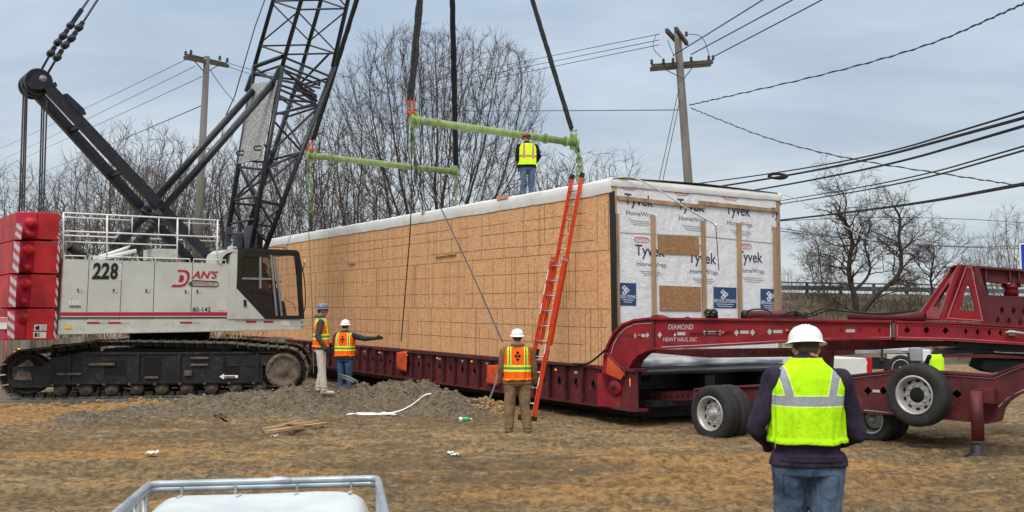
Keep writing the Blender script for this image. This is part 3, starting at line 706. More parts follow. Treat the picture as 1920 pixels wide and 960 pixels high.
# right: two gnarled trees on the bank, hand-laid main limbs
def gnarled(name, paths, dist, label, seed, st, mats):
    rnd = random.Random(seed); b0 = P(*paths[0][0][0], dist); r = root(name, (b0.x, dist, b0.z), label, 'tree', 'bare trees on the bank')
    tm, cm = MB(), MB()
    for pts, r0, r1 in paths:
        w = []
        off = rnd.uniform(-1.5, 1.5) if pts is not paths[0][0] else 0
        for i, q in enumerate(pts):
            w.append(P(q[0], q[1], dist+off*i/len(pts)*2))
        w = chaikin(w, 2); n = len(w); tm.path(w, [(r0+(r1-r0)*i/(n-1))*.66 for i in range(n)], 7, 0, caps=False)
        L = sum((w[i+1]-w[i]).length for i in range(n-1))
        cnt = max(6, int(L*5.0))
        for i in range(cnt):
            f = 0.3+0.7*(i+rnd.random())/cnt; j = min(n-2, int(f*(n-1))); d = (w[j+1]-w[j]).normalized()
            ang = math.radians(rnd.uniform(30, 75)); nd = d*math.cos(ang)+perp(d, rnd)*math.sin(ang)
            grow(tm, cm, w[j].copy(), nd, rnd.uniform(0.9, 2.0), max(0.016, (r0+(r1-r0)*f)*0.34), 2, 4, rnd, st)
    tm.build('trunk', mats[0], r, fix=False); cm.build('crown', mats[1], r, fix=False)
LOC2 = dict(wob=0.2, up=[0, 0, 0.05, 0.03, 0.0], kids=[0, 0, 7, 5], ang=(25, 65), len=(0.45, 0.75), rr=0.5, tw=1.9)
gnarled('gnarled_tree', [([(1605, 590), (1604, 560), (1592, 520), (1592, 490), (1600, 455), (1590, 425), (1575, 400)], 0.26, 0.10), ([(1600, 545), (1625, 525), (1634, 500), (1622, 470), (1622, 445), (1636, 420)], 0.13, 0.05),
    ([(1618, 585), (1640, 555), (1665, 535), (1690, 512), (1690, 470), (1684, 440), (1690, 410), (1675, 385)], 0.22, 0.07), ([(1590, 430), (1582, 400), (1590, 375), (1570, 350)], 0.07, 0.03), ([(1600, 440), (1620, 415), (1640, 405)], 0.05, 0.02),
    ([(1690, 470), (1715, 450), (1740, 430)], 0.06, 0.02), ([(1594, 510), (1570, 485), (1548, 476), (1530, 480)], 0.07, 0.02), ([(1612, 588), (1580, 575), (1560, 558)], 0.07, 0.02), ([(1640, 560), (1670, 548), (1700, 545)], 0.06, 0.02)],
    52, 'large gnarled bare tree with twin trunks on the bank left of the red frame', 5, LOC2, ('bark', 'twig'))
gnarled('gnarled_tree', [([(1748, 600), (1748, 545), (1744, 520), (1750, 490), (1752, 465)], 0.13, 0.04), ([(1746, 530), (1765, 505), (1790, 480)], 0.06, 0.02), ([(1745, 520), (1722, 500), (1710, 475)], 0.06, 0.02)],
    54, 'smaller bare tree on the bank just behind the red A-frame', 8, LOC2, ('bark', 'twig'))
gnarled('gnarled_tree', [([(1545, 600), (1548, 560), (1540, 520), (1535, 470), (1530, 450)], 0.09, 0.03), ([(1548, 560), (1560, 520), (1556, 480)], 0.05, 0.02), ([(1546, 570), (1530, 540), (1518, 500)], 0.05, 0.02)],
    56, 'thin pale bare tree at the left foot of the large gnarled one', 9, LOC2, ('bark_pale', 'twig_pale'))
for k, (px, d_, sc_, lab) in enumerate([(1865, 75, 0.62, 'far bare bush above the red frame left of the blue sign'), (1830, 82, 0.6, 'far bare bush behind the beam of the red frame'), (1905, 70, 0.75, 'far bare tree beside the blue sign'), (1478, 80, 0.45, 'low far bare bush just right of the wrapped end wall')]):
    q = P(px, 560, d_); copy_thing(B[1], (q.x, d_, 0.3), rnd.uniform(0, 6), (sc_, sc_), lab)
# low brush along the back
def brush():
    rnd = random.Random(77); mb = MB()
    for i in range(900):
        x = rnd.uniform(-28, 4); y = rnd.uniform(36, 44)
        for j in range(4):
            d = V((rnd.gauss(0, .35), rnd.gauss(0, .35), 1)).normalized(); L = rnd.uniform(0.8, 2.6); p = V((x, y, -.05)); pts = [p]
            for s in range(3): d = (d+V((rnd.gauss(0, .18), rnd.gauss(0, .18), 0))).normalized(); pts.append(pts[-1]+d*L/3)
            mb.path(pts, [0.02, .015, .012, .007], 3, 0, caps=False)
    tag(mb.build('brush', 'twig_pale', fix=False), 'tangle of bare brown brush behind the board fence', 'brush', kind='stuff')
brush()
def bank_brush():
    rnd = random.Random(78); mb = MB()
    for i in range(620):
        x = rnd.uniform(13, 40); y = 44+rnd.random()**.7*12+.1*(x-17); z = max(0, (y-.1*(x-17)-45)*.28)
        for j in range(4):
            d = V((rnd.gauss(0, .45), rnd.gauss(0, .35), 1)).normalized(); L = rnd.uniform(0.4, 1.5); p = V((x, y, z-.1)); pts = [p]
            for s in range(3): d = (d+V((rnd.gauss(0, .25), rnd.gauss(0, .2), 0))).normalized(); pts.append(pts[-1]+d*L/3)
            mb.path(pts, [0.018, .014, .010, .006], 3, 0, caps=False)
    tag(mb.build('brush', 'twig', fix=False), 'low bare brush growing on the brown highway bank', 'brush', kind='stuff')
bank_brush()

# ------------------------------------------------------------------ utility poles and wires
def insul(mb, p, s=1.0): mb.lathe([(0.03*s, 0), (0.055*s, 0.03*s), (0.03*s, 0.07*s), (0.055*s, 0.10*s), (0.03*s, 0.15*s), (0.001, 0.17*s)], p, n=8, m=0)
r = root('utility_pole', tuple(P(1299, 420, 31)*V((1, 1, 0)) if False else (P(1299, 420, 31).x, 31, 0)), 'leaning wooden utility pole behind the wrapped end wall, two crossarms', 'utility pole')
top, bot = P(1270, 60, 31), P(1300, 470, 31); bot = bot+(bot-top).normalized()*0; ext = bot+(bot-top)*(bot.z/(top.z-bot.z))
MB().path([ext, top], [0.17, 0.115], 12).build('shaft', 'pole_wood', r)
m = MB(); a, b_ = P(1222, 124, 30.8), P(1336, 116, 31.2); m.beam(a, b_, 0.10, 0.12); m.beam(a+V((0, .32, -.02)), b_+V((0, .32, 0)), 0.10, 0.12)
m.tube(P(1241, 127, 30.8), P(1282, 148, 30.8), .015, n=5); m.tube(P(1302, 122, 30.8), P(1282, 148, 30.8), .015, n=5)
m.build('crossarm', 'arm_wood', r)
m = MB(); m.beam(P(1250, 57, 30), P(1268, 77, 32), 0.1, 0.12); m.beam(P(1267, 54, 30), P(1288, 82, 32), 0.1, 0.12); m.build('crossarm', 'arm_wood', r)
for x, y in ((1222, 112), (1244, 110), (1262, 107), (1296, 106), (1329, 104), (1337, 106), (1287, 66)): m = MB(); insul(m, P(x, 120.5-(x-1222)*.07 if y > 100 else 68, 30.8), 1.0); m.build('insulator', 'wire_grey', r)
m = MB()
for a, b_, c in (((1230, 65), (1222, 90), (1240, 108)), ((1252, 75), (1258, 92), (1265, 107)), ((1290, 64), (1318, 66), (1330, 104))):
    MB().path(chaikin([P(*a, 30.8), P(*b_, 30.8), P(*c, 30.8)]), 0.012, 4).build('jumper_wire', 'wire_grey', r)
r2 = root('utility_pole', (P(371, 440, 40).x, 40, 0), 'grey wooden utility pole behind the crane railing, one crossarm', 'utility pole')
top, bot = P(388, 106, 40), P(371, 440, 40); ext = bot+(bot-top)*(bot.z/(top.z-bot.z))
MB().path([ext, top], [0.19, 0.12], 12).build('shaft', 'pole_wood', r2)
m = MB(); m.beam(P(346, 108, 39), P(428, 124, 41), .12, .13); m.beam(P(352, 104, 39.5), P(424, 121, 41.5), .12, .13); m.tube(P(362, 112, 39.5), P(384, 136, 40), .02, n=5); m.tube(P(410, 122, 40.5), P(386, 136, 40), .02, n=5); m.build('crossarm', 'arm_wood', r2)
for x, y in ((348, 104), (358, 102), (412, 113), (426, 117)): m = MB(); insul(m, P(x, y, 40), 1.2); m.build('insulator', 'wire_grey', r2)
def wire(name, a, b_, rad, label, sag=0.5, mat='wire_grey', group='overhead wires', mid=None, tw=False, cat='wire', ext=0.0):
    if mid: pts = chaikin([a, mid, b_], 4)
    else: pts = catenary(a, b_, sag, 30)
    if ext: d_ = (V(pts[-1])-V(pts[-2])).normalized(); pts = list(pts)+[V(pts[-1])+d_*ext*k/8+V((0, 0, .0022*(ext*k/8)**2)) for k in range(1, 9)]
    mb = MB()
    if tw:
        N = 200; dense = []
        for i in range(N+1):
            f = i/N*(len(pts)-1); j = min(len(pts)-2, int(f)); dense.append(V(pts[j]).lerp(V(pts[j+1]), f-j))
        mb.path(dense, rad*0.62, 5)
        mb.path([q+V((0, math.cos(i*0.9), math.sin(i*0.9)))*rad for i, q in enumerate(dense)], rad*0.6, 4)
    else: mb.path(pts, rad, 5)
    o = mb.build(name, mat, fix=False); tag(o, label, cat, group); return o
wire('power_line', P(348, 112, 39.5), P(-60, 306, 150), .013, 'topmost of the three thin wires running left from the left pole', .1)
wire('power_line', P(366, 124, 39.5), P(-60, 329, 150), .013, 'middle of the three thin wires running left from the left pole', .1)
wire('power_line', P(380, 143, 39.5), P(-60, 342, 150), .013, 'lowest of the three thin wires running left from the left pole', .1)
wire('power_line', P(378, 198, 40), P(60, 330, 150), .02, 'short thin wire low on the left side of the left pole', .1)
wire('power_line', P(428, 118, 41), P(560, 138, 60), .013, 'upper thin wire from the left pole to behind the boom', .2)
wire('power_line', P(426, 124, 41), P(560, 150, 60), .013, 'lower thin wire from the left pole to behind the boom', .2)
wire('guy_wire', P(395, 132, 41), P(440, 190, 48), .016, 'thin guy wire slanting down right from the left pole', .1)
for y0, y1, lab in ((64, 108, 'upper'), (75, 119, 'middle'), (84, 130, 'lower')):
    wire('power_line', P(1236, y0, 31), P(600, y1+78, 120), .013, lab+' of the three thin wires running left from the right pole', .12)
for x0, y0, x1, y1, lab in ((1262, 104, 1425, 0, 'leftmost'), (1296, 102, 1480, 0, 'middle'), (1338, 106, 1535, 0, 'rightmost')):
    a, q = P(x0, y0, 31), P(x1, y1, 24); wire('power_line', a, q+(q-a)*3.0, .018, lab+' of the three thin wires climbing right from the right pole', .05)
wire('service_cable', P(1293, 197, 31), P(1935, 0, 16), .020, 'twisted service cable climbing right from the right pole to the top corner', 1.0, tw=True, mid=P(1700, 105, 21), ext=30)
wire('service_cable', P(1296, 203, 31), P(1925, 350, 22), .017, 'thin twisted cable sagging right from the right pole across the sky', 1.0, mid=P(1500, 285, 26), tw=True, ext=30)
wire('power_line', P(1288, 206, 31), P(600, 206, 140), .016, 'single level thin wire left from the right pole', .1)
wire('guy_wire', P(1274, 160, 31), P(1236, 337, 29), .012, 'left of two thin guy wires down from the right pole', .02)
wire('guy_wire', P(1276, 180, 31), P(1243, 337, 29), .012, 'right of two thin guy wires down from the right pole', .02)
wire('trunk_cable', P(1200, 358, 33), P(1940, 203, 12), .016, 'upper black cable crossing the sky to the right edge, top of the bundle', mid=P(1600, 306, 20), mat='cable_black', ext=30)
wire('trunk_cable', P(1240, 366, 33), P(1940, 215, 12), .024, 'thick black cable second from the top at the right edge', mid=P(1580, 314, 20), mat='cable_black', ext=30)
wire('trunk_cable', P(1300, 376, 33), P(1940, 230, 12), .022, 'thick black cable third from the top at the right edge', mid=P(1640, 318, 20), mat='cable_black', ext=30)
wire('trunk_cable', P(1440, 380, 33), P(1940, 268, 12), .013, 'fourth black cable from the top at the right edge', mid=P(1700, 338, 18), mat='cable_black', ext=30)
wire('trunk_cable', P(1440, 386, 33), P(1940, 276, 12), .015, 'fifth black cable from the top at the right edge', mid=P(1700, 345, 18), mat='cable_black', ext=30)
wire('trunk_cable', P(1400, 420, 33), P(1940, 341, 11), .024, 'lowest and thickest black cable across the right sky', mid=P(1700, 386, 18), mat='cable_black', ext=30)
m = MB()
for k in range(2): m.path(chaikin([P(1440, 330, 26), P(1450, 326-k*2, 26), P(1470, 327+k, 26), P(1478, 331, 26), P(1465, 336, 26), P(1445, 333, 26)], 2), 0.035, 5, closed=True)
tag(m.build('cable_coil', 'cable_black'), 'small black coil of spare cable hanging on the upper cable', 'cable coil')
wire('power_line', P(1440, 430, 50), P(1940, 465, 70), .020, 'faint far wire low in the right sky, upper one', .3, ext=60)
wire('power_line', P(1440, 416, 50), P(1940, 420, 60), .018, 'faint far wire at mid height behind the right trees', -.3, ext=60)
wire('power_line', P(1440, 424, 52), P(1940, 459, 72), .018, 'faint far wire low in the right sky, lower one', .5, ext=60)

# hydrant, sign, red stake
r = root('fire_hydrant', (P(35, 662, 30).x, 30, 0.30), 'small yellow fire hydrant behind the left track of the crane', 'fire hydrant')
o = V((P(35, 662, 30).x, 30, 0.30)); k = 1.0
MB().lathe([(.20, 0), (.20, .05), (.14, .07), (.14, .48), (.18, .5), (.18, .56)], o, n=16).build('barrel', 'yellow_paint', r)
MB().lathe([(.17, .56), (.15, .66), (.08, .73), (.035, .74), (.035, .79), (.001, .79)], o, n=16).build('bonnet', 'yellow_paint', r)
for ax in ((1, 0, 0), (-1, 0, 0), (0, -1, 0)): MB().lathe([(.08, .1), (.08, .22), (.10, .22), (.10, .27), (.03, .27), (.03, .31), (.001, .31)], o+V((0, 0, .42)), ax, n=12).build('outlet_cap', 'yellow_paint', r)
m = MB().lathe([(2.6, -0.02), (1.6, .18), (0.6, .33), (0.3, .34), (.001, .34)], (o.x-.3, 30.6, -0.05), n=40, sq=(1, .5))
tag(m.build('dirt_pile', 'dry_mud'), 'low brown dirt pile behind the yellow hydrant', 'dirt pile')
m = MB().tube(P(11, 700, 31), P(11, 636, 31), .025, n=6); tag(m.build('marker_stake', 'stripe_red'), 'thin red marker stake left of the yellow hydrant', 'stake')
r = root('road_sign', (P(1918, 500, 40).x, 40, 0), 'blue road sign cut off by the right picture edge above the red frame', 'sign')
pl = Plane((0, 40, 0), (1, 0, 0)); MB().prism(pl.poly([(1914, 459), (1990, 459), (1990, 520), (1917, 520)]), (0, .03, 0)).build('sign_panel', 'sign_blue', r)
m = MB()
for a, b_ in (((1912, 457), (1992, 457)), ((1992, 457), (1992, 522)), ((1992, 522), (1915, 522)), ((1915, 522), (1912, 457))): m.beam(pl.off(.02).at(*a), pl.off(.02).at(*b_), .04, .05)
m.build('sign_border', 'decal_white', r)
for x in (1925, 1975): MB().path([V((pl.at(x, 500).x, 40.08, 0)), pl.at(x, 462)+V((0, .08, 0))], .05, 8).build('post', 'rail_metal', r)
# ------------------------------------------------------------------ the building module on the trailer
UP = V((0, 0, 1))
AX = V((-.5255, .851, .0135)).normalized(); EX = V((.851, .5255, 0)).normalized()
M0 = V((1.912, 19.0, 0))
WP = Plane(M0, AX); EP = Plane(M0, EX)
ZB = WP.at(1150, 690).z; ZT = WP.at(1148, 334).z; LEN = 26.5; WID = 4.55
def MP(s, z, w=0.0): return M0+AX*s+EX*w+UP*z
mod = root('building_module', (M0.x, M0.y, ZB), 'long boxy timber building module with strand-board side and white-wrapped end', 'building module')
MB().box(MP(0, ZB), AX*LEN, EX*.12, UP*(ZT-ZB-.06)).build('side_wall', 'osb', mod)
MB().box(MP(0, ZB, WID-.12), AX*LEN, EX*.12, UP*(ZT-ZB-.06)).build('rear_wall', 'osb', mod)
MB().box(MP(LEN-.12, ZB, .13), AX*.12, EX*(WID-.26), UP*(ZT-ZB-.06)).build('end_wall', 'osb', mod)
MB().box(MP(0.0, ZB, .125), AX*.12, EX*(WID-.125), UP*(ZT-ZB-.06)).build('wrapped_end_wall', 'house_wrap', mod)
MB().box(MP(.13, ZB-.002, .13), AX*(LEN-.3), EX*(WID-.26), UP*.25).build('floor', 'batten_wood', mod)
# roof membrane: a crowned sheet folded down over the side and end, wavy hem
def roof():
    mb = MB(); n = 120; H = []
    prof = lambda s, w: 0.03*noise.noise(V((s*1.3, w, 0)))
    vs = []; K = 9
    for i in range(n+1):
        s = -.03+(LEN+.06)*i/n
        hem = ZT-.29-.02*noise.noise(V((s*.9, 5, 0)))-.015*noise.noise(V((s*4, 2, 0)))
        if s < .6: hem += .02
        bulge = .012+.012*noise.noise(V((s*2.3, 1, 0)))
        col = [(-bulge*.6-.012, hem), (-bulge-.02, hem+.10), (-bulge*.9-.02, ZT-.06), (-.01, ZT-.01+prof(s, 0)*.6), (.12, ZT+.02+prof(s, 1)), (1.2, ZT+.05+prof(s, 2)), (WID/2, ZT+.07+prof(s, 3)), (WID-.1, ZT+.02), (WID+.03, ZT-.25)]
        for w, z in col: vs.append(MP(s, z, w))
    fs = [(i*K+k, i*K+k+1, (i+1)*K+k+1, (i+1)*K+k) for i in range(n) for k in range(K-1)]
    mb.add(vs, fs, 0, True)
    # folded end flap
    vs = []; n2 = 30
    for i in range(n2+1):
        w = -.04+(WID+.07)*i/n2; b = .015+.010*noise.noise(V((w*3, 9, 0)))
        for s, z in ((.02, ZT+.02), (-b*.8, ZT-.005), (-b-.02, ZT-.07), (-.022, ZT-.15-.02*noise.noise(V((w*2.5, 3, 0))))): vs.append(MP(s, z, w))
    mb.add(vs, [(i*4+k, i*4+k+1, (i+1)*4+k+1, (i+1)*4+k) for i in range(n2) for k in range(3)], 0, True)
    mb.build('roof_membrane', 'roof_membrane', mod)
roof()
m = MB(); m.prism([WP.off(.006).at(*q) for q in [(1142, 360), (1152, 358), (1157, 618), (1156, 650), (1147, 640)]], -WP.n*.01)
m.build('corner_strip', 'decal_black', mod)
# chalk and nail lines over the strand board, panel joints
def lines():
    rnd = random.Random(12); mb = MB(); q = -WP.n*0.0  # thin battens of ink proud 2 mm
    h0, h1 = ZB, ZT-.30; tiers = [(0, .335), (.335, .675), (.675, 1.0)]
    def hl(s0, s1, z, w=.010, mm=0): a = MP(s0, z)+WP.n*.0006; mb.box(a, AX*(s1-s0), WP.n*.002, UP*w, mm)
    def vl(s, z0, z1, w=.010, mm=0): a = MP(s, z0)+WP.n*.0006; mb.box(a, AX*w, WP.n*.0024, UP*(z1-z0), mm)
    Hh = h1-h0
    for ti, (a, b_) in enumerate(tiers):
        z0, z1 = h0+a*Hh, h0+b_*Hh
        if ti: hl(0, LEN, z0, .009)
        off = [0.35, 1.2, .1][ti]; s = off
        while s < LEN: vl(s, z0, z1, .009); s += 2.44
        s = .12
        while s < LEN-.3:
            s += rnd.choice([.10, .18, .24, .33, .41, .41, .55])
            if rnd.random() < .86:
                f0 = 0 if rnd.random() < .75 else rnd.uniform(.1, .5); f1 = 1 if rnd.random() < .7 else rnd.uniform(.6, .95)
                vl(s, z0+(z1-z0)*f0, z0+(z1-z0)*f1, rnd.uniform(.005, .011))
        for k in (1, 2) if ti != 2 else (1, 2, 3):
            s = rnd.uniform(0, 1)
            zz_ = z0+(z1-z0)*k/(3 if ti != 2 else 4)+rnd.uniform(-.05, .05)
            while s < LEN-.3:
                L = min(rnd.uniform(1.5, 5), LEN-.1-s)
                hl(s, s+L, zz_+rnd.uniform(-.015, .015), rnd.uniform(.006, .010)); s += L+rnd.choice([0, .05, .5])
    mb.build('chalk_lines', 'seam_brown', mod, fix=False)
    for x0, y0, x1, y1, d in ((815, 479, 853, 474, 3), (652, 494, 664, 492, 2), (931, 368, 951, 365, 7), (790, 396, 795, 393, 7)):
        p = WP.off(.05).poly([(x0, y0), (x1, y1), (x1, y1+d), (x0, y0+d)]); MB().prism(p, -WP.n*.03).build('wood_block', 'lumber', mod)
lines()
# end wall battens, boards, labels, lettering
def estrip(name, pts, mat, th=.04, par=mod, base=.002):
    return MB().prism([EP.off(base+th).at(*q) for q in pts], -EP.n*th).build(name, mat, par)
for x0, x1, y0, y1 in ((1155, 1160.5, 400, 612), (1222, 1229, 404, 600), (1316, 1323, 414, 600), (1383, 1390, 418, 600), (1451, 1458, 427, 590)):
    dxl = 3 if x0 > 1160 else 3; estrip('batten', [(x0, y0), (x1, y0+.5), (x1+dxl, y1), (x0+dxl, y1)], 'batten_wood')
estrip('batten', [(1159, 366.5), (1324, 385), (1324, 391.5), (1159, 374)], 'batten_wood'); estrip('batten', [(1312, 376), (1460, 392), (1460, 398), (1312, 384)], 'batten_wood', .045)
estrip('cover_board', [(1234, 440.5), (1310, 444), (1311, 478.5), (1235, 475.5)], 'osb_wet', .018); estrip('cover_board', [(1237, 535), (1314, 538), (1315, 583), (1238, 582)], 'osb_wet', .018)
def wrap_print():
    rows = [(1, 1171, 362, 54), (1, 1270, 372, 51), (1, 1361, 381, 46), (1, 1446, 389, 13),
            (2, 1191, 458, 56), (2, 1291, 472, 52), (2, 1383, 470, 47)]
    for row, x, y, w in rows:
        k = w/54.0; full = w > 20
        sl = .11 if row == 1 else .06
        if row == 1:
            lx, lw = x-7, 26
            if full: text_part('wrap_badge', 'DUPONT', EP, lx+4, y-9+0, lx+4+24, y-15, 'label_red', mod, .003, bold=.01, y0r=y-9+2, y1r=y-15+2)
        else:
            lx = x-4
            text_part('wrap_badge', 'DUPONT', EP, lx+4, y-6, lx+4+24, y-12, 'label_red', mod, .003, bold=.01, y0r=y-5, y1r=y-11)
        if full or row == 1:
            # lozenge outline of the badge
            mb = MB(); cx, cy = lx+16, y-11 if row == 1 else y-8.5; pl = EP.off(.004)
            pp = [pl.at(cx-15, cy-1), pl.at(cx-10, cy-5), pl.at(cx+10, cy-4), pl.at(cx+15, cy+1), pl.at(cx+10, cy+5), pl.at(cx-10, cy+4)]
            if full:
                mb.path(pp, .006, 4, closed=True); mb.build('badge_outline', 'label_red', mod)
        if full:
            text_part('wrap_wordmark', 'Tyvek', EP, x, y+27, x+w, y, 'label_ink', mod, .003, bold=.018, y0r=y+27+w*sl, y1r=y+w*sl)
            text_part('wrap_wordmark', 'HomeWrap.', EP, x+3, y+43, x+w+5, y+32, 'label_ink', mod, .003, bold=.004, y0r=y+43+w*sl, y1r=y+32+w*sl)
            mb = MB(); pl = EP.off(.004)
            for j, (a, b_) in enumerate(((8, 46), (12, 50), (16, 44))):
                yy = y+50+j*3.6; p0, p1 = pl.at(x+a, yy+a*sl), pl.at(x+b_, yy+b_*sl); mb.box(p0, p1-p0, EP.n*.001, UP*.012)
            mb.build('fine_print', 'label_fine', mod)
        else:
            text_part('wrap_wordmark', 'Ty', EP, x, y+25, x+13, y, 'label_ink', mod, .003, bold=.018)
            text_part('wrap_wordmark', 'Ho', EP, x+1, y+43, x+12, y+33, 'label_ink', mod, .003, bold=.006)
    for x0, y0, x1, y1, cut in ((1162, 530, 1193, 573, 'l'), (1338, 538, 1381, 578, ''), (1426, 541, 1459, 580, 'r')):
        lb = MB().prism([EP.off(.004).at(*q) for q in [(x0, y0), (x1, y0+(x1-x0)*.035), (x1, y1+.5), (x0, y1)]], -EP.n*.003).build('maker_label', 'label_navy', mod)
        cx = (x0+x1)/2+(0 if cut == '' else (-3 if cut == 'l' else 3)); cy = y0+14
        s = 'EPI-SOLUTIONS' if cut == '' else ('SOLUTIONS' if cut == 'l' else 'EPI-SOLUT')
        text_part('label_text', s, EP, x0+1.5, y0+29, x1-1.5, y0+22.5, 'label_white', lb.parent, .006, bold=.02, y0r=y0+30, y1r=y0+23.5).parent = lb
        mb = MB(); pl = EP.off(.0055)
        for a, b_ in ((-4, -4.5), (1.5, 0), (-3.5, 5)):
            o4 = [(cx+a+dx_, cy+b_+dy_) for dx_, dy_ in ((-5, .3), (0, -5), (5, .2), (0, 5))]; i4 = [(cx+a+dx_, cy+b_+dy_) for dx_, dy_ in ((-2, .1), (0, -2), (2, 0), (0, 2))]
            mb.prism(pl.poly(o4), -EP.n*.001, [pl.poly(i4)])
        for j, (a, b_) in enumerate(((5, 5), (8, 8))):
            yy = y0+32.5+j*4; p0, p1 = pl.at(x0+a, yy), pl.at(x1-b_, yy+1); mb.box(p0, p1-p0, EP.n*.001, UP*.013)
        sub(lb, 'label_mark', mb, 'label_white', fix=False)
wrap_print()
m = MB(); q = EP.off(.003)
for a, b_ in (((1162, 437), (1320, 444)), ((1320, 444), (1458, 458))): p0, p1 = q.at(*a), q.at(*b_); m.box(p0, p1-p0, EP.n*.003, UP*.018)
m.build('wrap_seam', 'label_fine', mod)
# tarp roll under the end wall, deck edge
def tarp():
    mb = MB(); vs = []; n = 50
    for i in range(n+1):
        w = .05+(WID-.1)*i/n; z = ZB+.02
        for k in range(7):
            a = k/6; bb = .03+.035*math.sin(a*math.pi)+.02*noise.noise(V((w*2, a*3, 0))); vs.append(MP(-bb, z-.02+a*.17+.015*noise.noise(V((w*1.5, 4, 0))), w))
    mb.add(vs, [(i*7+k, i*7+k+1, (i+1)*7+k+1, (i+1)*7+k) for i in range(n) for k in range(6)], 0, True); mb.build('tarp_skirt', 'white_tarp', mod)
tarp()
# flexible white straps with hanging cords over the end wall
def strap(pts, bulb, cord, label, rad=.013):
    r = root('roof_strap', tuple(pts[0]), label, 'strap', 'white straps over the roof edge')
    mb = MB(); mb.path(chaikin(pts, 4), rad, 6); mb.build('strap', 'decal_grey', r)
    MB().ball(bulb, rad*2.6, 8).build('weight', 'decal_white', r)
    MB().path([bulb, cord], .008, 4).build('cord', 'cable_black', r)
e = EP.off(.25); e2 = EP.off(.6)
strap([MP(.0, ZT+.01, .05), EP.off(.1).at(1190, 331), EP.off(.5).at(1245, 362), EP.off(.8).at(1300, 399), EP.off(.9).at(1341, 421)], EP.off(.9).at(1342, 422), EP.off(.9).at(1348, 508), 'white strap springing off the near roof corner with a cord hanging before the wrapped wall')
far = MP(0, ZT, WID)
strap([far+V((-.05, .1, .0)), P(1480, 366, far.y-.2), P(1540, 398, far.y-.5), P(1610, 440, far.y-.8), P(1650, 462, far.y-1)], P(1653, 468, far.y-1), P(1657, 508, far.y-1), 'white strap springing off the far roof corner, hanging clear of the module', .008)

# ------------------------------------------------------------------ lowboy trailer
tr = root('lowboy_trailer', (M0.x, M0.y, 0), 'long dark red lowboy trailer under the module with an arched gooseneck', 'trailer')
TP = WP.off(.14)
gp = lambda x, y: TP.at(x, y)
def girder():
    S0, S1 = -.9, 22.0
    mb = MB(); zt, zb = ZB-.02, .30
    def tp(s, z, o=0): return MP(s, z)+WP.n*(.14+o)
    L = S1-S0
    holes = []; s = S0+.75
    while s < S1-.5:
        holes.append(s); s += .58
    outer = [tp(S0, zb+.02), tp(S1, zb+.02), tp(S1, zt), tp(S0, zt)]
    hl = [[tp(h-.08, .66), tp(h, .53), tp(h+.08, .66), tp(h, .79)] for h in holes]
    mb.prism(outer, -WP.n*.03, hl)
    mb.box(tp(S0, zt-.001, .05), AX*L, -WP.n*.30, UP*.05); mb.box(tp(S0, zb-.03, .05), AX*L, -WP.n*.30, UP*.05)
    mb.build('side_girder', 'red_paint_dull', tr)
    m3 = MB(); m4 = MB()
    for i, h in enumerate(holes):
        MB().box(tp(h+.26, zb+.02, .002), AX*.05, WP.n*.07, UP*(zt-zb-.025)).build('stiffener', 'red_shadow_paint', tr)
        if i % 2 == 0: m3.box(tp(h-.05, zt-.14, .001), AX*.10, WP.n*.003, UP*.05)
        if i > 1 and i % 3 == 0: m4.ball(tp(h+.1, zt-.10, .02), .022, 6)
    m3.build('reflector', 'decal_grey', tr); m4.build('marker_light', 'amber_lens', tr)
    m5 = MB(); m5.box(tp(S0, .34, -.34), AX*L, EX*(WID-.1), UP*.10); m5.box(tp(S0+.2, .42, -.05), AX*(L-.4), EX*.05, UP*(ZB-.5)); m5.box(tp(S0, zt-.06, -.1), AX*L, EX*(WID+.1), UP*.05)
    for w in (1.5, 3.0): m5.box(MP(S0, .28, w), AX*L, EX*.25, UP*.6)
    m5.box(MP(.2, ZB-.25, .25), AX*24, EX*(WID-.5), UP*.2)
    m5.box(MP(S0+.6, .07, .5), AX*(L-2), EX*3.4, UP*.26)  # black box added below the deck to block light and darken the underside
    m5.build('deck', 'black_steel', tr)
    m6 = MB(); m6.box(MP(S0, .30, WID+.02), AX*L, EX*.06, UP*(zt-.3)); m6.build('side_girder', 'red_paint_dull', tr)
    # black cross beam at the front end of the deck, seen under the gooseneck
    m7 = MB(); f = S0-.02
    m7.box(MP(-.10, ZB-.36, .0), -AX*.12, EX*WID, UP*.35, 1); m7.box(MP(-.10, ZB-.39, .0), -AX*.2, EX*WID, UP*.03, 1)
    m7.box(MP(-.12, ZB-.80, .1), AX*.1, EX*(WID-.2), UP*.44)
    m7.build('cross_beam', ['black_steel', 'beam_grey'], tr)
    c = MP(-.21, ZB-.2, .62); MB().lathe([(.045, 0), (.07, .0), (.07, .05), (.045, .05), (.045, 0)], c, -AX, n=12).build('pipe_stub', 'black_steel', tr)
    m8 = MB(); m8.prism([Plane(MP(-.21, 0), EX).at(*q) for q in [(1318, 697), (1326, 694), (1331, 700), (1333, 708), (1317, 708)]], AX*-.004); m8.build('paint_splash', 'decal_red', tr)
girder()
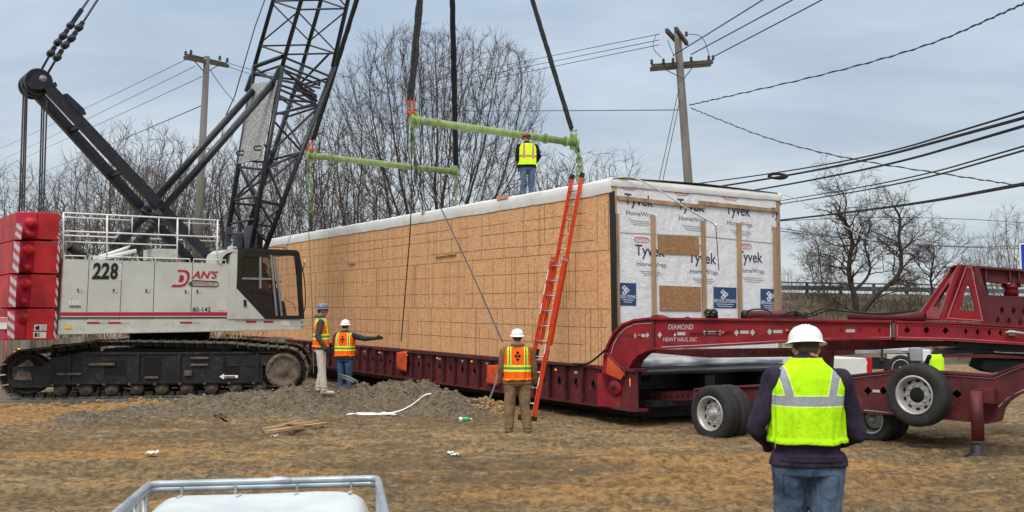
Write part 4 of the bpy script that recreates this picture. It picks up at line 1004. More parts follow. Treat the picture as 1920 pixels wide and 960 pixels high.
# folded orange corner flags on the girder
for k, (pts, lab) in enumerate((([(743, 661), (763, 658), (762, 697), (744, 693)], 'orange cloth flag hanging on the trailer girder behind the left workers'), ([(913, 685), (936, 684), (934, 723), (912, 719)], 'orange cloth flag hanging on the girder just left of the ladder man'))):
    mb = MB(); pl = TP.off(.10); a, b_, c, d = pl.poly(pts); n = 8; vs = []
    for i in range(n+1):
        for j in range(n+1):
            p = a.lerp(b_, i/n).lerp(d.lerp(c, i/n), j/n)+WP.n*.025*noise.noise(V((i*.8, j*.4, k*5))); vs.append(p)
    mb.add(vs, [(i*9+j, i*9+j+1, i*9+j+10, i*9+j+9) for i in range(n) for j in range(n)], 0, True)
    o = mb.build('warning_flag', 'orange_flag', fix=False); so = o.modifiers.new('s', 'SOLIDIFY'); so.thickness = .006; tag(o, lab, 'flag', 'orange flags on the trailer')

# gooseneck plane
GO = V((1.99, 18.6, 0)); GD = V((.773, -.635, 0)).normalized()
GP = Plane(GO, GD); GN = GP.n
def diamond(pl, x, y, w, h): return pl.poly([(x-w, y), (x, y-h), (x+w, y), (x, y+h)])
def gooseneck():
    o = [(1128, 700), (1131, 672), (1138, 648), (1150, 624), (1166, 608), (1188, 600), (1214, 597), (1494, 600), (1671, 603), (1671, 635), (1600, 634), (1544, 637), (1484, 640), (1380, 646), (1244, 653), (1225, 653), (1210, 657), (1196, 664), (1185, 675), (1177, 690), (1173, 710), (1170, 738), (1160, 742), (1146, 740), (1136, 728)]
    holes = []
    for x in (1264, 1305): pass
    holes.append(diamond(GP, 1264, 627.5, 4, 5))
    for x, y in ((1517, 620), (1578, 620), (1614, 620), (1650, 620)): holes.append(diamond(GP, x, y, 4, 5.5))
    mb = MB(); mb.prism(GP.poly(o), -GN*.05, holes)
    mb.prism(GP.off(-1.9).poly([(q[0]-0, q[1]) for q in o]), -GN*.05)   # twin plate of the far beam
    # flanges along the outline: top and bottom
    top = [(1131, 672), (1138, 648), (1150, 624), (1166, 608), (1188, 600), (1214, 597), (1494, 600), (1671, 603)]
    bot = [(1671, 635), (1600, 634), (1544, 637), (1484, 640), (1380, 646), (1244, 653), (1225, 653), (1210, 657), (1196, 664), (1185, 675), (1177, 690), (1173, 710)]
    for L, w0 in ((top, .06), (bot, .06)):
        w = GP.off(w0).poly(L)
        for a, b_ in zip(w[:-1], w[1:]):
            d = (b_-a).normalized(); nn = d.cross(GN).normalized(); mb.box(a-nn*.018, b_-a+d*.01, -GN*.40, nn*.036)
    g = mb.build('gooseneck', 'red_paint', tr)
    m2 = MB(); pl = GP.off(.004); 
    for x in (1226, 1675): pass
    m2.prism(pl.poly([(1224, 600), (1228, 600), (1228, 652), (1224, 652)]), GN*.03); m2.build('rib', 'red_paint_dull', tr)
    # lower corner box, hinge, dark end face
    m3 = MB(); m3.prism(GP.poly([(1120, 700), (1146, 700), (1146, 740), (1165, 742), (1165, 767), (1120, 760)]), -GN*.5); m3.prism(GP.off(.02).poly([(1165, 742), (1180, 738), (1180, 769), (1165, 767)]), -GN*.35, m=1)
    m3.lathe([(.001, .06), (.13, .06), (.15, .03), (.15, -.1)], GP.at(1155, 727), GN, n=24); m3.lathe([(.001, .10), (.045, .10), (.045, 0)], GP.at(1154, 724), GN, n=12, m=1)
    m3.build('corner_hinge', ['red_paint', 'red_shadow_paint'], tr)
    MB().prism(GP.off(.10).poly([(1180, 710), (1186, 708), (1187, 723), (1181, 725)]), -GN*.06).build('amber_lamp', 'amber_lens', tr)
    mf = MB(); pl = GP.off(.12); pf = pl.poly([(1140, 668), (1137, 700), (1164, 712), (1172, 700)]); mf.prism(pf, GN*.015); mf.build('flag', 'orange_flag', tr)
    mm = MB(); mm.path(GP.off(.14).poly([(1137, 662), (1155, 680), (1170, 692), (1172, 706)]), .010, 5); mm.build('flag_rod', 'arm_wood', tr)
    # reflective diamonds and dashes
    m4 = MB(); pl = GP.off(.006)
    for x, y, w, h in ((1191, 629.5, 3.2, 5), (1214, 628.5, 3.2, 5), (1237, 628, 4, 6), (1321, 624, 3.5, 5), (1350, 624, 4, 5.5), (1381, 624, 4.5, 6), (1411, 623.5, 4.8, 6.2), (1443, 622, 4.5, 6.2)): MB().prism(diamond(pl, x, y, w, h), -GN*.002).build('reflector', 'decal_grey', tr)
    for x0, x1, y in ((1202, 1210, 629), (1270, 1285, 625.5), (1327, 1343, 623.5), (1388, 1404, 622.5), (1450, 1467, 621.5), (1586, 1603, 620)): MB().prism(pl.poly([(x0, y-2.6), (x1, y-2.8), (x1, y+3), (x0, y+3.2)]), -GN*.002).build('reflector', 'decal_grey', tr)
    m5 = MB()
    for x, y in ((1199, 629), (1356, 624), (1476, 620)): m5.ball(GP.off(.03).at(x, y), .03, 8)
    m5.build('marker_light', 'shackle_orange', tr)
    m6 = MB(); m6.path(GP.off(.03).poly([(1293, 625), (1322, 624), (1371, 622.5)]), .012, 5); m6.path(GP.off(.03).poly([(1140, 640), (1160, 627), (1199, 628)]), .006, 4); m6.build('hose', 'cable_black', tr)
    text_part('lettering', 'DIAMOND', GP, 1253, 618, 1300, 608, 'decal_grey', tr, .004, shear=.15, bold=.012)
    text_part('lettering', 'HEAVY HAUL INC', GP, 1243, 640.5, 1307, 632.5, 'decal_grey', tr, .004, shear=.1, bold=.012)
    # pin-striping
    m7 = MB(); pl = GP.off(.008)
    for L in ([(1171, 690), (1163, 675), (1158, 660)],): pass
    def st(a, b_, m_=m7, p=pl, w=.012): A, B_ = p.at(*a), p.at(*b_); d = (B_-A).normalized(); m_.box(A, B_-A, GN*.002, d.cross(GN).normalized()*w)
    pts = [(1145, 664), (1150, 645), (1160, 627), (1172, 615), (1190, 607), (1224, 605)]
    for a, b_ in zip(pts[:-1], pts[1:]): st(a, b_)
    for a, b_ in (((1240, 650), (1484, 637.5)), ((1484, 637.5), (1544, 634.5)), ((1544, 634.5), (1600, 632)), ((1600, 632), (1669, 632)), ((1669, 632), (1669, 606))): st(a, b_, w=.016)
    m7.build('pinstripe', 'decal_grey', tr)
    # lugs, hydraulic cylinders and hoses on top
    m8 = MB(); pl = GP.off(-.15)
    m8.prism(pl.poly([(1216, 599), (1222, 592), (1229, 590), (1236, 592), (1246, 599)]), -GN*.25)
    for x in (1329, 1339): m8.lathe([(.03, 0), (.075, 0), (.075, .04), (.03, .04), (.03, 0)], pl.at(x, 587), GN, n=14, m=1); m8.prism(pl.poly([(x-6, 600), (x-5, 586), (x+5, 586), (x+6, 600)]), -GN*.04, m=1)
    m8.build('lifting_lug', ['red_paint', 'black_steel'], tr)
    m9 = MB(); pl = GP.off(-.5)
    m9.tube(pl.at(1403, 592), pl.at(1493, 589.5), .085, n=14); m9.tube(pl.at(1494, 590), pl.at(1512, 591), .06, n=10, m=1); m9.tube(pl.at(1393, 591), pl.at(1404, 591), .09, n=10, m=1)
    m9.build('hydraulic_cylinder', ['red_paint_dull', 'black_steel'], tr)
    pl = GP.off(-.8); MB().tube(pl.at(1592, 594), pl.at(1735, 594), .075, n=14).build('hydraulic_cylinder', 'red_paint_dull', tr)
    pl = GP.off(-.3)
    for L in ([(1401, 596), (1401, 581), (1430, 579), (1445, 584), (1449, 596)], [(1410, 598), (1440, 595), (1470, 597), (1510, 595)], [(1460, 597), (1478, 585), (1496, 584), (1504, 590)], [(1496, 596), (1520, 588), (1545, 577), (1580, 583), (1640, 589), (1700, 584), (1722, 580)], [(1505, 597), (1530, 590), (1555, 580), (1600, 586), (1660, 591), (1715, 583)], [(1279, 599), (1288, 594), (1296, 598)]):
        MB().path(chaikin(pl.poly(L), 3), .014, 5).build('hose', 'cable_black', tr)
    # cross members and lower frame behind the near beam
    m11 = MB(); pl = GP.off(-1.0)
    m11.prism(pl.poly([(1222, 655), (1260, 655), (1330, 654), (1484, 652), (1600, 650), (1600, 665), (1484, 669), (1330, 671), (1225, 662)]), -GN*.08)
    m11.prism(GP.off(-.6).poly([(1540, 638), (1600, 636), (1790, 640), (1793, 648), (1700, 652), (1640, 656), (1548, 657)]), -GN*.1)
    m11.prism(GP.off(-.9).poly([(1500, 640), (1560, 640), (1556, 700), (1520, 690)]), -GN*.15)
    m11.build('cross_frame', 'red_paint_dull', tr)
    m12 = MB(); pl = GP.off(-.98)
    for x in (1411, 1444, 1454, 1464, 1474, 1484): m12.prism(diamond(pl, x, 661, 1.8, 2.6), GN*.004)
    m12.build('bolt_hole', 'hole_dark', tr)
    m13 = MB(); pl = GP.off(-.7); m13.prism(pl.poly([(1182, 736), (1320, 732), (1590, 722), (1590, 742), (1310, 750), (1182, 754)]), -GN*.12); m13.build('lower_frame', 'red_paint_dull', tr)
    m14 = MB(); pl = GP.off(-.695)
    for i in range(12): m14.lathe([(.001, .004), (.022, .004), (.022, 0)], pl.at(1185+i*10.6, 746-i*.4), GN, n=8)
    m14.build('bolt_hole', 'hole_dark', tr)
gooseneck()

def wheel(name, c, ax, R, wdt, parent, dual=True, hole=True):
    """tyre + rim: ax points out of the face"""
    c, ax = V(c), V(ax).normalized(); rr = R*.60
    t_ = MB(); n = 44
    pr = [(rr, -.02), (rr+.02, .0), (R*.86, .012), (R*.955, -.012), (R, -.05)]
    z = -.05; g = 5; wl = (wdt-.10)/g
    for i in range(g):
        pr += [(R, z-wl*.78), (R-.012, z-wl*.80), (R-.012, z-wl*.98), (R, z-wl)]; z -= wl
    pr += [(R*.955, -wdt+.012), (R*.86, -wdt-.012), (rr, -wdt+.02), (rr, -.02)]
    t_.lathe(pr, c, ax, n=n, m=0); ty = t_.build(name, 'rubber', parent)
    r_ = MB(); r_.lathe([(rr+.002, -.015), (rr+.012, .008), (rr-.015, .012), (rr-.03, -.05), (rr-.06, -.12), (rr*.78, -.13), (rr*.62, -.085), (rr*.42, -.085), (rr*.40, -.085)], c, ax, n=n)
    if not hole: r_.lathe([(rr*.42, -.086), (rr*.27, -.08), (rr*.25, -.03), (rr*.20, -.01), (rr*.10, .0), (.001, .0)], c, ax, n=24)
    x = ax.cross(UP).normalized(); y = ax.cross(x)
    m_ = MB()
    for k in range(10):
        a = 2*math.pi*k/10; p = c+(x*math.cos(a)+y*math.sin(a))*rr*.52+ax*-.083; r_.lathe([(.016, 0), (.016, .022), (.001, .022)], p, ax, n=6)
        p = c+(x*math.cos(a+.3)+y*math.sin(a+.3))*rr*.73+ax*-.118
        if k % 2 == 0 or True: m_.lathe([(.001, .006), (.028, .006), (.028, -.01)], p+ax*.012, ax, n=10)
    m_.lathe([(.001, -.078), (rr*.40, -.078), (rr*.40, -.2)], c, ax, n=20) if hole else None
    sub(ty, 'rim', r_, 'rim_steel'); sub(ty, 'hand_hole', m_, 'hole_dark')
    if dual:
        t2 = MB(); t2.lathe(pr, c-ax*(wdt+.05), ax, n=n); t2.build(name, 'rubber', parent)
    return ty
WX = V((-.82, -.57, 0)).normalized()
wpl = GP.off(.85)
c = wpl.at(1331, 776); R1 = 52.5/FPX*c.y
wheel('wheel', (c.x, c.y, c.z), V((-.82, -.57, 0)), R1, .245, tr, True, False)
# inner parts between dual wheels
MB().tube(c+WX*-.2, c+WX*-2.6, .07, n=10).build('axle', 'black_steel', tr)

# ------------------------------------------------------------------ jeep dolly in front
jd = root('jeep_dolly', (GP.at(1700, 790).x, GP.at(1700, 790).y, 0), 'dark red jeep dolly with pierced A-frame, side wheel and landing leg at the right edge', 'trailer dolly')
def dolly():
    pl = GP.off(.10)
    top = [(1300, 730), (1450, 722), (1587, 705), (1675, 695), (1762, 698), (1859, 705), (1888, 693), (1925, 681), (1990, 665)]
    bot = [(1990, 700), (1925, 731), (1900, 742), (1884, 753), (1874, 766), (1868, 790), (1850, 793), (1771, 785), (1675, 777), (1616, 771), (1500, 762), (1300, 752)]
    hs = [diamond(pl, x, y, w, 8.5) for x, y, w in ((1627, 733, 7.5), (1656, 733, 7.5), (1794, 739, 9.5))]
    mb = MB(); mb.prism(pl.poly(top+bot), -GN*.04, hs); mb.prism(pl.off(-1.7).poly(top+bot), -GN*.04)
    for L in (top, bot):
        w = pl.off(.05).poly(L)
        for a, b_ in zip(w[:-1], w[1:]):
            d = (b_-a).normalized(); nn = d.cross(GN).normalized(); mb.box(a-nn*.014, b_-a+d*.008, -GN*.32, nn*.028)
    # closing sheet behind near plate so holes read dark
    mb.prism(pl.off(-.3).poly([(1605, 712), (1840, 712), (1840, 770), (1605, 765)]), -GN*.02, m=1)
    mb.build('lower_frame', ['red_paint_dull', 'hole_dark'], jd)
    m2 = MB(); p2 = pl.off(.006)
    def st(a, b_, w=.012, m_=m2, p=p2): A, B_ = p.at(*a), p.at(*b_); d = (B_-A).normalized(); m_.box(A, B_-A, p.n*.002, d.cross(p.n).normalized()*w)
    for L in ([(1620, 768), (1676, 774), (1770, 781)], [(1590, 709), (1675, 699), (1762, 702), (1862, 709), (1890, 697), (1925, 684)], [(1872, 762), (1886, 748), (1903, 738), (1925, 727)]):
        for a, b_ in zip(L[:-1], L[1:]): st(a, b_)
    m2.prism(p2.poly([(1636, 730.5), (1650, 731), (1650, 736), (1636, 735.5)]), GN*.002); m2.build('pinstripe', 'decal_grey', jd)
    # crossing deck between twin beams
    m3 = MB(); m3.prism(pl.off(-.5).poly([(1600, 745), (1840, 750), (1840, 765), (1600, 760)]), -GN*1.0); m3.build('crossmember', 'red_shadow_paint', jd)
    # upper frame
    JD = V((.985, -.17, 0)).normalized(); j0 = GP.at(1679, 620); JP = Plane(j0+V((0, -.05, 0)), JD); JN = JP.n
    ot = [(1679, 603), (1800, 606), (1925, 613), (2000, 618)]; ob = [(2000, 652), (1925, 646), (1800, 637), (1679, 635)]
    hs = [diamond(JP, x, y, w, 7) for x, y, w in ((1701, 619, 6), (1737, 619, 6), (1773, 620, 6), (1811, 621.5, 3.2), (1833, 622.5, 3.4), (1855, 623.5, 3.4), (1876, 624.5, 3.6))]
    mb = MB(); mb.prism(JP.poly(ot+ob), -JN*.04, hs); mb.prism(JP.off(-1.0).poly(ot+ob), -JN*.04)
    for L in (ot, ob):
        w = JP.off(.04).poly(L)
        for a, b_ in zip(w[:-1], w[1:]):
            d = (b_-a).normalized(); nn = d.cross(JN).normalized(); mb.box(a-nn*.014, b_-a, -JN*1.0, nn*.028)
    mb.build('upper_beam', 'red_paint', jd)
    # A-frame: near plate, far plate, sloped front channel
    tri = [(1768, 600), (1803, 497), (1822, 499), (1844, 603)]; hole = [(1799, 580), (1801, 574), (1812, 539), (1815, 535), (1819, 538), (1829, 577), (1828, 583), (1802, 582)]
    near = JP.off(-.05); mb = MB(); mb.prism(near.poly(tri), -JN*.06, [near.poly(hole)])
    a0, a1 = near.at(1764, 600), near.at(1800, 497)
    far0, far1 = JP.off(-1.1).at(1717, 600), JP.off(-1.1).at(1789, 497)
    # far leg as box, near leg edge as box
    d1 = (a1-a0); mb.box(a0, d1, JD*.13, -JN*.10); d2 = far1-far0; mb.box(far0, d2, JD*.16, -JN*.12)
    # web between the legs with an opening (sloping face)
    w0, w1 = far0+JD*.1, a0; t0, t1 = far1+JD*.08, a1
    def q(u_, v_): return w0.lerp(w1, u_).lerp(t0.lerp(t1, u_), v_)
    nrm = (w1-w0).cross(t0-w0).normalized()
    mb.prism([q(0, 0), q(1, 0), q(1, 1), q(0, 1)], nrm*.03, [[q(.30, .22), q(.80, .20), q(.85, .30), q(.80, .62), q(.55, .68), q(.32, .40)]])
    mb.build('a_frame', 'red_paint', jd)
    m2 = MB(); p2 = near.off(.005)
    L = [(1775, 597), (1811, 500), (1822, 500), (1843, 602), (1775, 597)]
    for a, b_ in zip(L[:-1], L[1:]):
        A, B_ = p2.at(*a), p2.at(*b_); d = (B_-A).normalized(); m2.box(A, B_-A, JN*.002, d.cross(JN).normalized()*.014)
    p3 = JP.off(.045)
    L = [(1681, 605.5), (1800, 608), (1925, 615)]; L2 = [(1681, 632), (1800, 634), (1925, 643)]
    p4 = JP.off(.006)
    for LL in ([(1683, 606), (1683, 631)], [(1683, 631.5), (1800, 634), (1925, 642.5)], [(1683, 607), (1740, 608), (1800, 610), (1925, 617)]):
        for a, b_ in zip(LL[:-1], LL[1:]):
            A, B_ = p4.at(*a), p4.at(*b_); d = (B_-A).normalized(); m2.box(A, B_-A, JN*.002, d.cross(JN).normalized()*.012)
    m2.build('pinstripe', 'label_red', jd)
    # head box behind: pierced plate, top cross beam, ram
    pb = JP.off(-.25); mb = MB(); hs = [diamond(pb, x, y, w, 8.5) for x, y, w in ((1879, 582, 4.5), (1900.5, 583, 4.5), (1920, 584, 4.5), (1871, 600, 4), (1892, 602, 4.5), (1913, 604, 4.5))]
    hs = [h for h in hs]
    mb.prism(pb.poly([(1826, 500), (1836, 502), (1851, 553), (1990, 560), (1990, 625), (1866, 612), (1840, 606)]), -JN*.04, hs)
    mb.prism(JP.off(-.9).poly([(1851, 553), (1990, 560), (1990, 625), (1866, 612)]), -JN*.04, m=1)
    mb.prism(JP.off(-.35).poly([(1803, 497), (1830, 498), (1930, 506), (1990, 511), (1990, 515), (1930, 510), (1832, 502)]), -JN*.9)
    mb.prism(JP.off(-.45).poly([(1830, 500), (1990, 512), (1990, 536), (1912, 533), (1890, 529), (1847, 525)]), -JN*.06)
    mb.prism(JP.off(-.40).poly([(1847, 523), (1890, 528), (1890, 532), (1847, 527)]), -JN*.25)
    for x in (1847, 1892, 1909): mb.prism(JP.off(-.38).poly([(x, 503+(x-1847)*.07), (x+2.5, 503+(x-1847)*.07), (x+5, 528), (x+1, 528)]), -JN*.12)
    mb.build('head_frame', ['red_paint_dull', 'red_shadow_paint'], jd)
    m5 = MB(); pw = JP.off(-.6); m5.prism(pw.poly([(1835, 518), (1846, 518), (1856, 560), (1843, 556)]), -JN*.25); m5.build('timber_block', 'fence_grey', jd)
    m6 = MB(); m6.tube(pw.at(1896, 555), pw.at(1896, 533), .10, n=12); m6.lathe([(.14, 0), (.14, .05), (.001, .05)], pw.at(1896, 539), n=12); m6.build('ram', 'red_paint', jd)
    # saddle plates and turntable below the upper beam
    m7 = MB(); ps = JP.off(-.15)
    m7.prism(ps.poly([(1795, 640), (1930, 648), (1990, 652), (1990, 662), (1880, 660), (1795, 653)]), -JN*.9); m7.prism(ps.poly([(1774, 655), (1860, 655), (1865, 661), (1774, 664)]), -JN*.8); m7.prism(ps.poly([(1850, 662), (1990, 668), (1990, 700), (1900, 690), (1862, 700), (1840, 690)]), -JN*.7, m=1)
    m7.build('turntable', ['black_steel', 'hole_dark'], jd)
    m8 = MB(); m8.prism(JP.off(-.1).poly([(1770, 664), (1860, 664), (1930, 669), (1930, 673), (1855, 671), (1770, 670)]), -JN*.1); m8.build('crossmember', 'red_paint_dull', jd)
    # landing leg
    pg = GP.off(.36); m9 = MB(); a, b_ = pg.at(1830.5, 733), pg.at(1834, 826)
    m9.tube(a, b_, .085, n=16); m9.prism(pg.poly([(1820, 731), (1842, 729), (1842, 738), (1820, 741)]), -GN*.2)
    m9.prism(pg.off(-.02).poly([(1842, 729), (1862, 729), (1864, 757), (1842, 755)]), -GN*.2)
    leg = m9.build('landing_leg', 'red_paint_dull', jd)
    ft = pg.at(1836, 843); m10 = MB(); m10.lathe([(.22, 0), (.21, .03), (.10, .10), (.09, .20), (.05, .22), (.001, .22)], (ft.x-.02, ft.y, gz(ft.x, ft.y)-.01), n=6); sub(leg, 'foot', m10, 'black_steel')
    m11 = MB(); m11.path(JP.off(.1).poly([(1885, 624), (1895, 622), (1925, 626)]), .02, 6); m11.prism(JP.off(.07).poly([(1890, 619), (1903, 619), (1905, 629), (1892, 629)]), -JN*.04); m11.build('air_coupling', 'rim_steel', jd)
dolly()
c = GP.off(.50).at(1714, 741); wheel('wheel', c, V((-.76, -.65, 0)), 59/FPX*c.y, .26, jd, False, True)
c = GP.off(-.15).at(1632, 792); R3 = 44/FPX*c.y
wheel('wheel', (c.x, c.y, R3+gz(c.x, c.y)-.02), V((-.80, -.60, 0)), R3, .245, jd, True, False)
MB().tube(c+WX*-.2, c+WX*-2.2, .07, n=10).build('axle', 'black_steel', jd)
# ------------------------------------------------------------------ crawler crane
cr = root('crawler_crane', (-9, 26.3, 0), 'white and black crawler crane with red counterweight and lattice boom on muddy tracks', 'crane')
a38 = math.radians(38); CU = V((math.cos(a38), math.sin(a38), 0)); CV = V((-math.sin(a38), math.cos(a38), 0)); CN = -CV
SP = Plane(V((-8.08, 25.1, 0)), CU); CP = Plane(V((-9, 26.3, 0)), CU)
def U(pl, x, y): return pl.at(x, y)
# ---- tracks
TA = math.radians(10); TU = V((math.cos(TA), math.sin(TA), 0)); TV = V((-math.sin(TA), math.cos(TA), 0))
TPn = Plane(V((-12.08, 23.5, 0)), TU)
def track(off, nm):
    pl = TPn.off(-off); o3 = -TV*0
    # outline of the chain loop in track coordinates (s along, z up), from the photograph's silhouette
    z0 = .06
    def W(s, z, d=0): return V((-12.08, 23.5, 0))+TU*s+TV*(off+d)+UP*z
    R = .50; cxl, cxr = .62, 6.55; czl, czr = z0+.08+R, z0+.10+.52
    loop = []
    for k in range(13): a = math.pi*1.5-math.pi*k/12*1.05; loop.append((cxl+math.cos(a)*(R+.06), czl+math.sin(a)*(R+.06)))
    loop += [(1.5, 1.30), (2.2, 1.40), (3.0, 1.40), (4.2, 1.37), (5.3, 1.34), (5.9, 1.28)]
    for k in range(11): a = math.radians(75)-math.radians(165)*k/10; loop.append((cxr+math.cos(a)*.56, czr+math.sin(a)*.56))
    # resample
    pts = [V((p[0], p[1], 0)) for p in loop]; tot = 0; seg = []
    for i in range(len(pts)): d = (pts[(i+1) % len(pts)]-pts[i]).length; seg.append(d); tot += d
    N = 62; step = tot/N; i = 0; acc = 0; res = []
    for k in range(N):
        t_ = k*step
        while acc+seg[i] < t_: acc += seg[i]; i += 1
        f = (t_-acc)/seg[i]; p = pts[i].lerp(pts[(i+1) % len(pts)], f); d = (pts[(i+1) % len(pts)]-pts[i]).normalized(); res.append((p, d))
    sh = MB(); ch = MB(); W2 = .92
    for p, d in res:
        nn = V((d.y, -d.x, 0)); nn = -nn if nn.dot(p-V((3.5, .7, 0))) < 0 else nn
        dd = TU*d.x+UP*d.y; n3 = TU*nn.x+UP*nn.y
        c = W(p.x, p.y)-dd*step*.44
        sh.box(c, dd*step*.88, TV*W2, n3*.035); sh.box(c+dd*step*.62, dd*step*.16, TV*W2, n3*.055)
        ch.box(c+TV*.25-n3*.10, dd*step*.8, TV*.12, n3*.10); ch.box(c+TV*.55-n3*.10, dd*step*.8, TV*.12, n3*.10)
    sh.build('track_shoes', 'shoe_steel', parent_tr); ch.build('track_chain', 'track_steel', parent_tr)
    fr = MB()
    fr.prism([W(.9, .38, .12), W(6.05, .36, .12), W(6.05, 1.0, .12), W(5.6, 1.13, .12), W(1.9, 1.17, .12), W(1.2, 1.02, .12), W(.9, .8, .12)], TV*.65)
    fr.box(W(.3, .33, .10), TU*.9, TV*.7, UP*.5)
    fr.box(W(1.15, .40, .07), TU*4.9, TV*.06, UP*.05); fr.box(W(1.9, 1.10, .07), TU*3.8, TV*.06, UP*.05)
    for s in (1.55, 3.1, 4.05, 5.9): fr.box(W(s, .44, .06), TU*.06, TV*.07, UP*.66)
    fr.build('side_frame', 'black_steel', parent_tr)
    for s, z, w, h in ((3.25, .52, .42, .5), (5.1, .52, .4, .5), (2.35, .60, .5, .35)): MB().box(W(s, z, .112), TU*w, TV*.02, UP*h).build('frame_pocket', 'hole_dark', parent_tr)
    dt = MB(); rnd = random.Random(4)
    for s, z, w, h in ((3.3, .52, .3, .05), (5.15, .50, .25, .06), (1.3, .62, .55, .05), (2.0, .84, .6, .06), (4.35, .98, .42, .05), (4.35, .82, .42, .04), (4.2, .58, .18, .12)): dt.box(W(s, z, .05), TU*w, TV*.08, UP*h)
    for k in range(9): dt.ball(W(1.2+k*.58, .40, .10), .055, 6, sc=(1, .6, 1))
    dt.build('bracket', 'mud_steel', parent_tr)
    for k in range(9): MB().lathe([(.001, -.03), (.05, -.03), (.07, .0), (.14, .01), (.16, .06), (.16, .5)], W(1.35+k*.58, .27, .16), TV, n=18).build('roller', 'mud_steel', parent_tr)
    dr = MB(); dr.lathe([(.001, -.05), (.12, -.05), (.14, -.02), (.32, -.02), (.34, -.05), (.42, -.05), (.44, .05), (.44, .5)], W(cxr, czr, .12), TV, n=28)
    for k in range(12): a = k*math.pi/6; dr.ball(W(cxr+math.cos(a)*.37, czr+math.sin(a)*.37, .06), .028, 5)
    dr.build('drive_sprocket', 'mud_steel', parent_tr)
    il = MB(); il.lathe([(.001, .04), (.10, .0), (.14, .04), (.40, .08), (.42, .0), (.48, .03), (.48, .45)], W(cxl, czl, .18), TV, n=28); il.build('idler', 'track_steel', parent_tr)
    mud = MB(); mud.prism([W(.35, .52, .07), W(.75, .5, .07), W(.72, .68, .07), W(.45, .74, .07)], TV*.06); mud.prism([W(.40, .82, .07), W(.8, .84, .07), W(.66, 1.0, .07)], TV*.06); mud.build('mud_clods', 'mud_steel', parent_tr)
for off in (0.0, 3.75):
    g = bpy.data.objects.new('crawler_track', None); COL.objects.link(g); g.parent = cr; INV[g.name] = INV[cr.name]
    parent_tr = g
    track(off, 'x')
W0 = lambda s, z, d=0: V((-12.08, 23.5, 0))+TU*s+TV*d+UP*z
m = MB(); pl = TPn.off(-.11)
pl2 = TPn.off(-.115)
m.prism(pl.off(.04).poly([(411, 706), (420, 700.5), (420, 703.5), (446, 703.5), (446, 708.5), (420, 708.5), (420, 711.5)]), TV*.004); m.build('arrow_mark', 'decal_white', cr)
# ---- car body and swing ring
m = MB(); m.box(W0(2.2, .5, .7), TU*2.8, TV*3.3, UP*.72); m.box(W0(1.3, .75, .9), TU*1.0, TV*.5, UP*.4); m.box(W0(4.8, .75, .9), TU*1.5, TV*.5, UP*.35); m.box(W0(4.8, .75, 3.2), TU*1.5, TV*.4, UP*.35)
m.lathe([(1.0, 1.2), (1.0, 1.62), (.001, 1.62)], (-9, 26.3, 0), n=36); m.build('car_body', 'black_steel', cr)
m = MB(); m.box(W0(.95, 1.1, .9), TU*.9, TV*1.1, UP*.22); m.box(W0(5.2, .8, .1), TU*1.1, TV*.9, UP*.25); m.build('track_guard', 'black_steel', cr)
# ---- upper works, local upright frame from the near side plane
def HS(pts, d0, d1): return SP.off(-d0).poly(pts), -SP.n*(d1-d0)
m = MB(); p = SP.poly([(110, 600), (568, 598), (568, 618.5), (108, 628)]); m.prism(p, -SP.n*3.0); dk = m.build('deck', 'deck_grey', cr)
m = MB()
pl = SP.off(.012)
for i in range(46):
    x = 120+i*9.6; q = pl.at(x, 624-i*.16); m.box(q, CU*.09, CN*.012, UP*.035)
m.box(pl.at(109, 627), pl.at(568, 618)-pl.at(109, 627), CN*.03, UP*.04)
sub(dk, 'deck_edge', m, 'deck_grey')
m = MB(); m.prism(SP.off(-.02).poly([(118.5, 485.5), (431, 494.5), (425.5, 600), (111, 600)]), -SP.n*2.95); hs = m.build('engine_house', 'crane_white', cr)
# panels: doors standing 8 mm proud with gaps
MB().prism(SP.off(-.0185).poly([(119.5, 487), (430.5, 495.5), (425, 599), (112, 599)]), -SP.n*.006).build('dark_gap_backing', 'hole_dark', cr)  # black sheet behind the doors stands in for shade in the gaps
xs_t = [119, 167.5, 229.5, 290.5, 361.5, 431.5]; xs_b = [112.5, 162, 224.5, 286.5, 357.5, 427.5]
def yt(x): return 486+(x-119)*.0285
pl = SP
for i in range(5):
    a, b_ = xs_t[i]+.7, xs_t[i+1]-.7; c, d = xs_b[i]+.7, xs_b[i+1]-.7
    pd = MB().prism(SP.poly([(a, yt(a)+.8), (b_, yt(b_)+.8), (d, 598.5), (c, 599)]), -SP.n*.018).build('access_door', 'crane_white', cr)
    if True:
        hx = {0: 148, 1: 215, 2: 276, 3: 350, 4: 372}[i]; hy = {0: 543.5, 1: 544, 2: 544.5, 3: 546, 4: 546}[i]
        m = MB(); q = SP.off(.003); m.prism(q.poly([(hx-4, hy-3.5), (hx+5, hy-3.5), (hx+5, hy+4), (hx-4, hy+4)]), CN*.008, m=0); m.prism(q.off(.009).poly([(hx-3, hy-2.5), (hx-.5, hy-2.5), (hx-.5, hy+3), (hx-3, hy+3)]), CN*.004, m=1)
        sub(pd, 'latch', m, ['deck_grey', 'decal_black'])
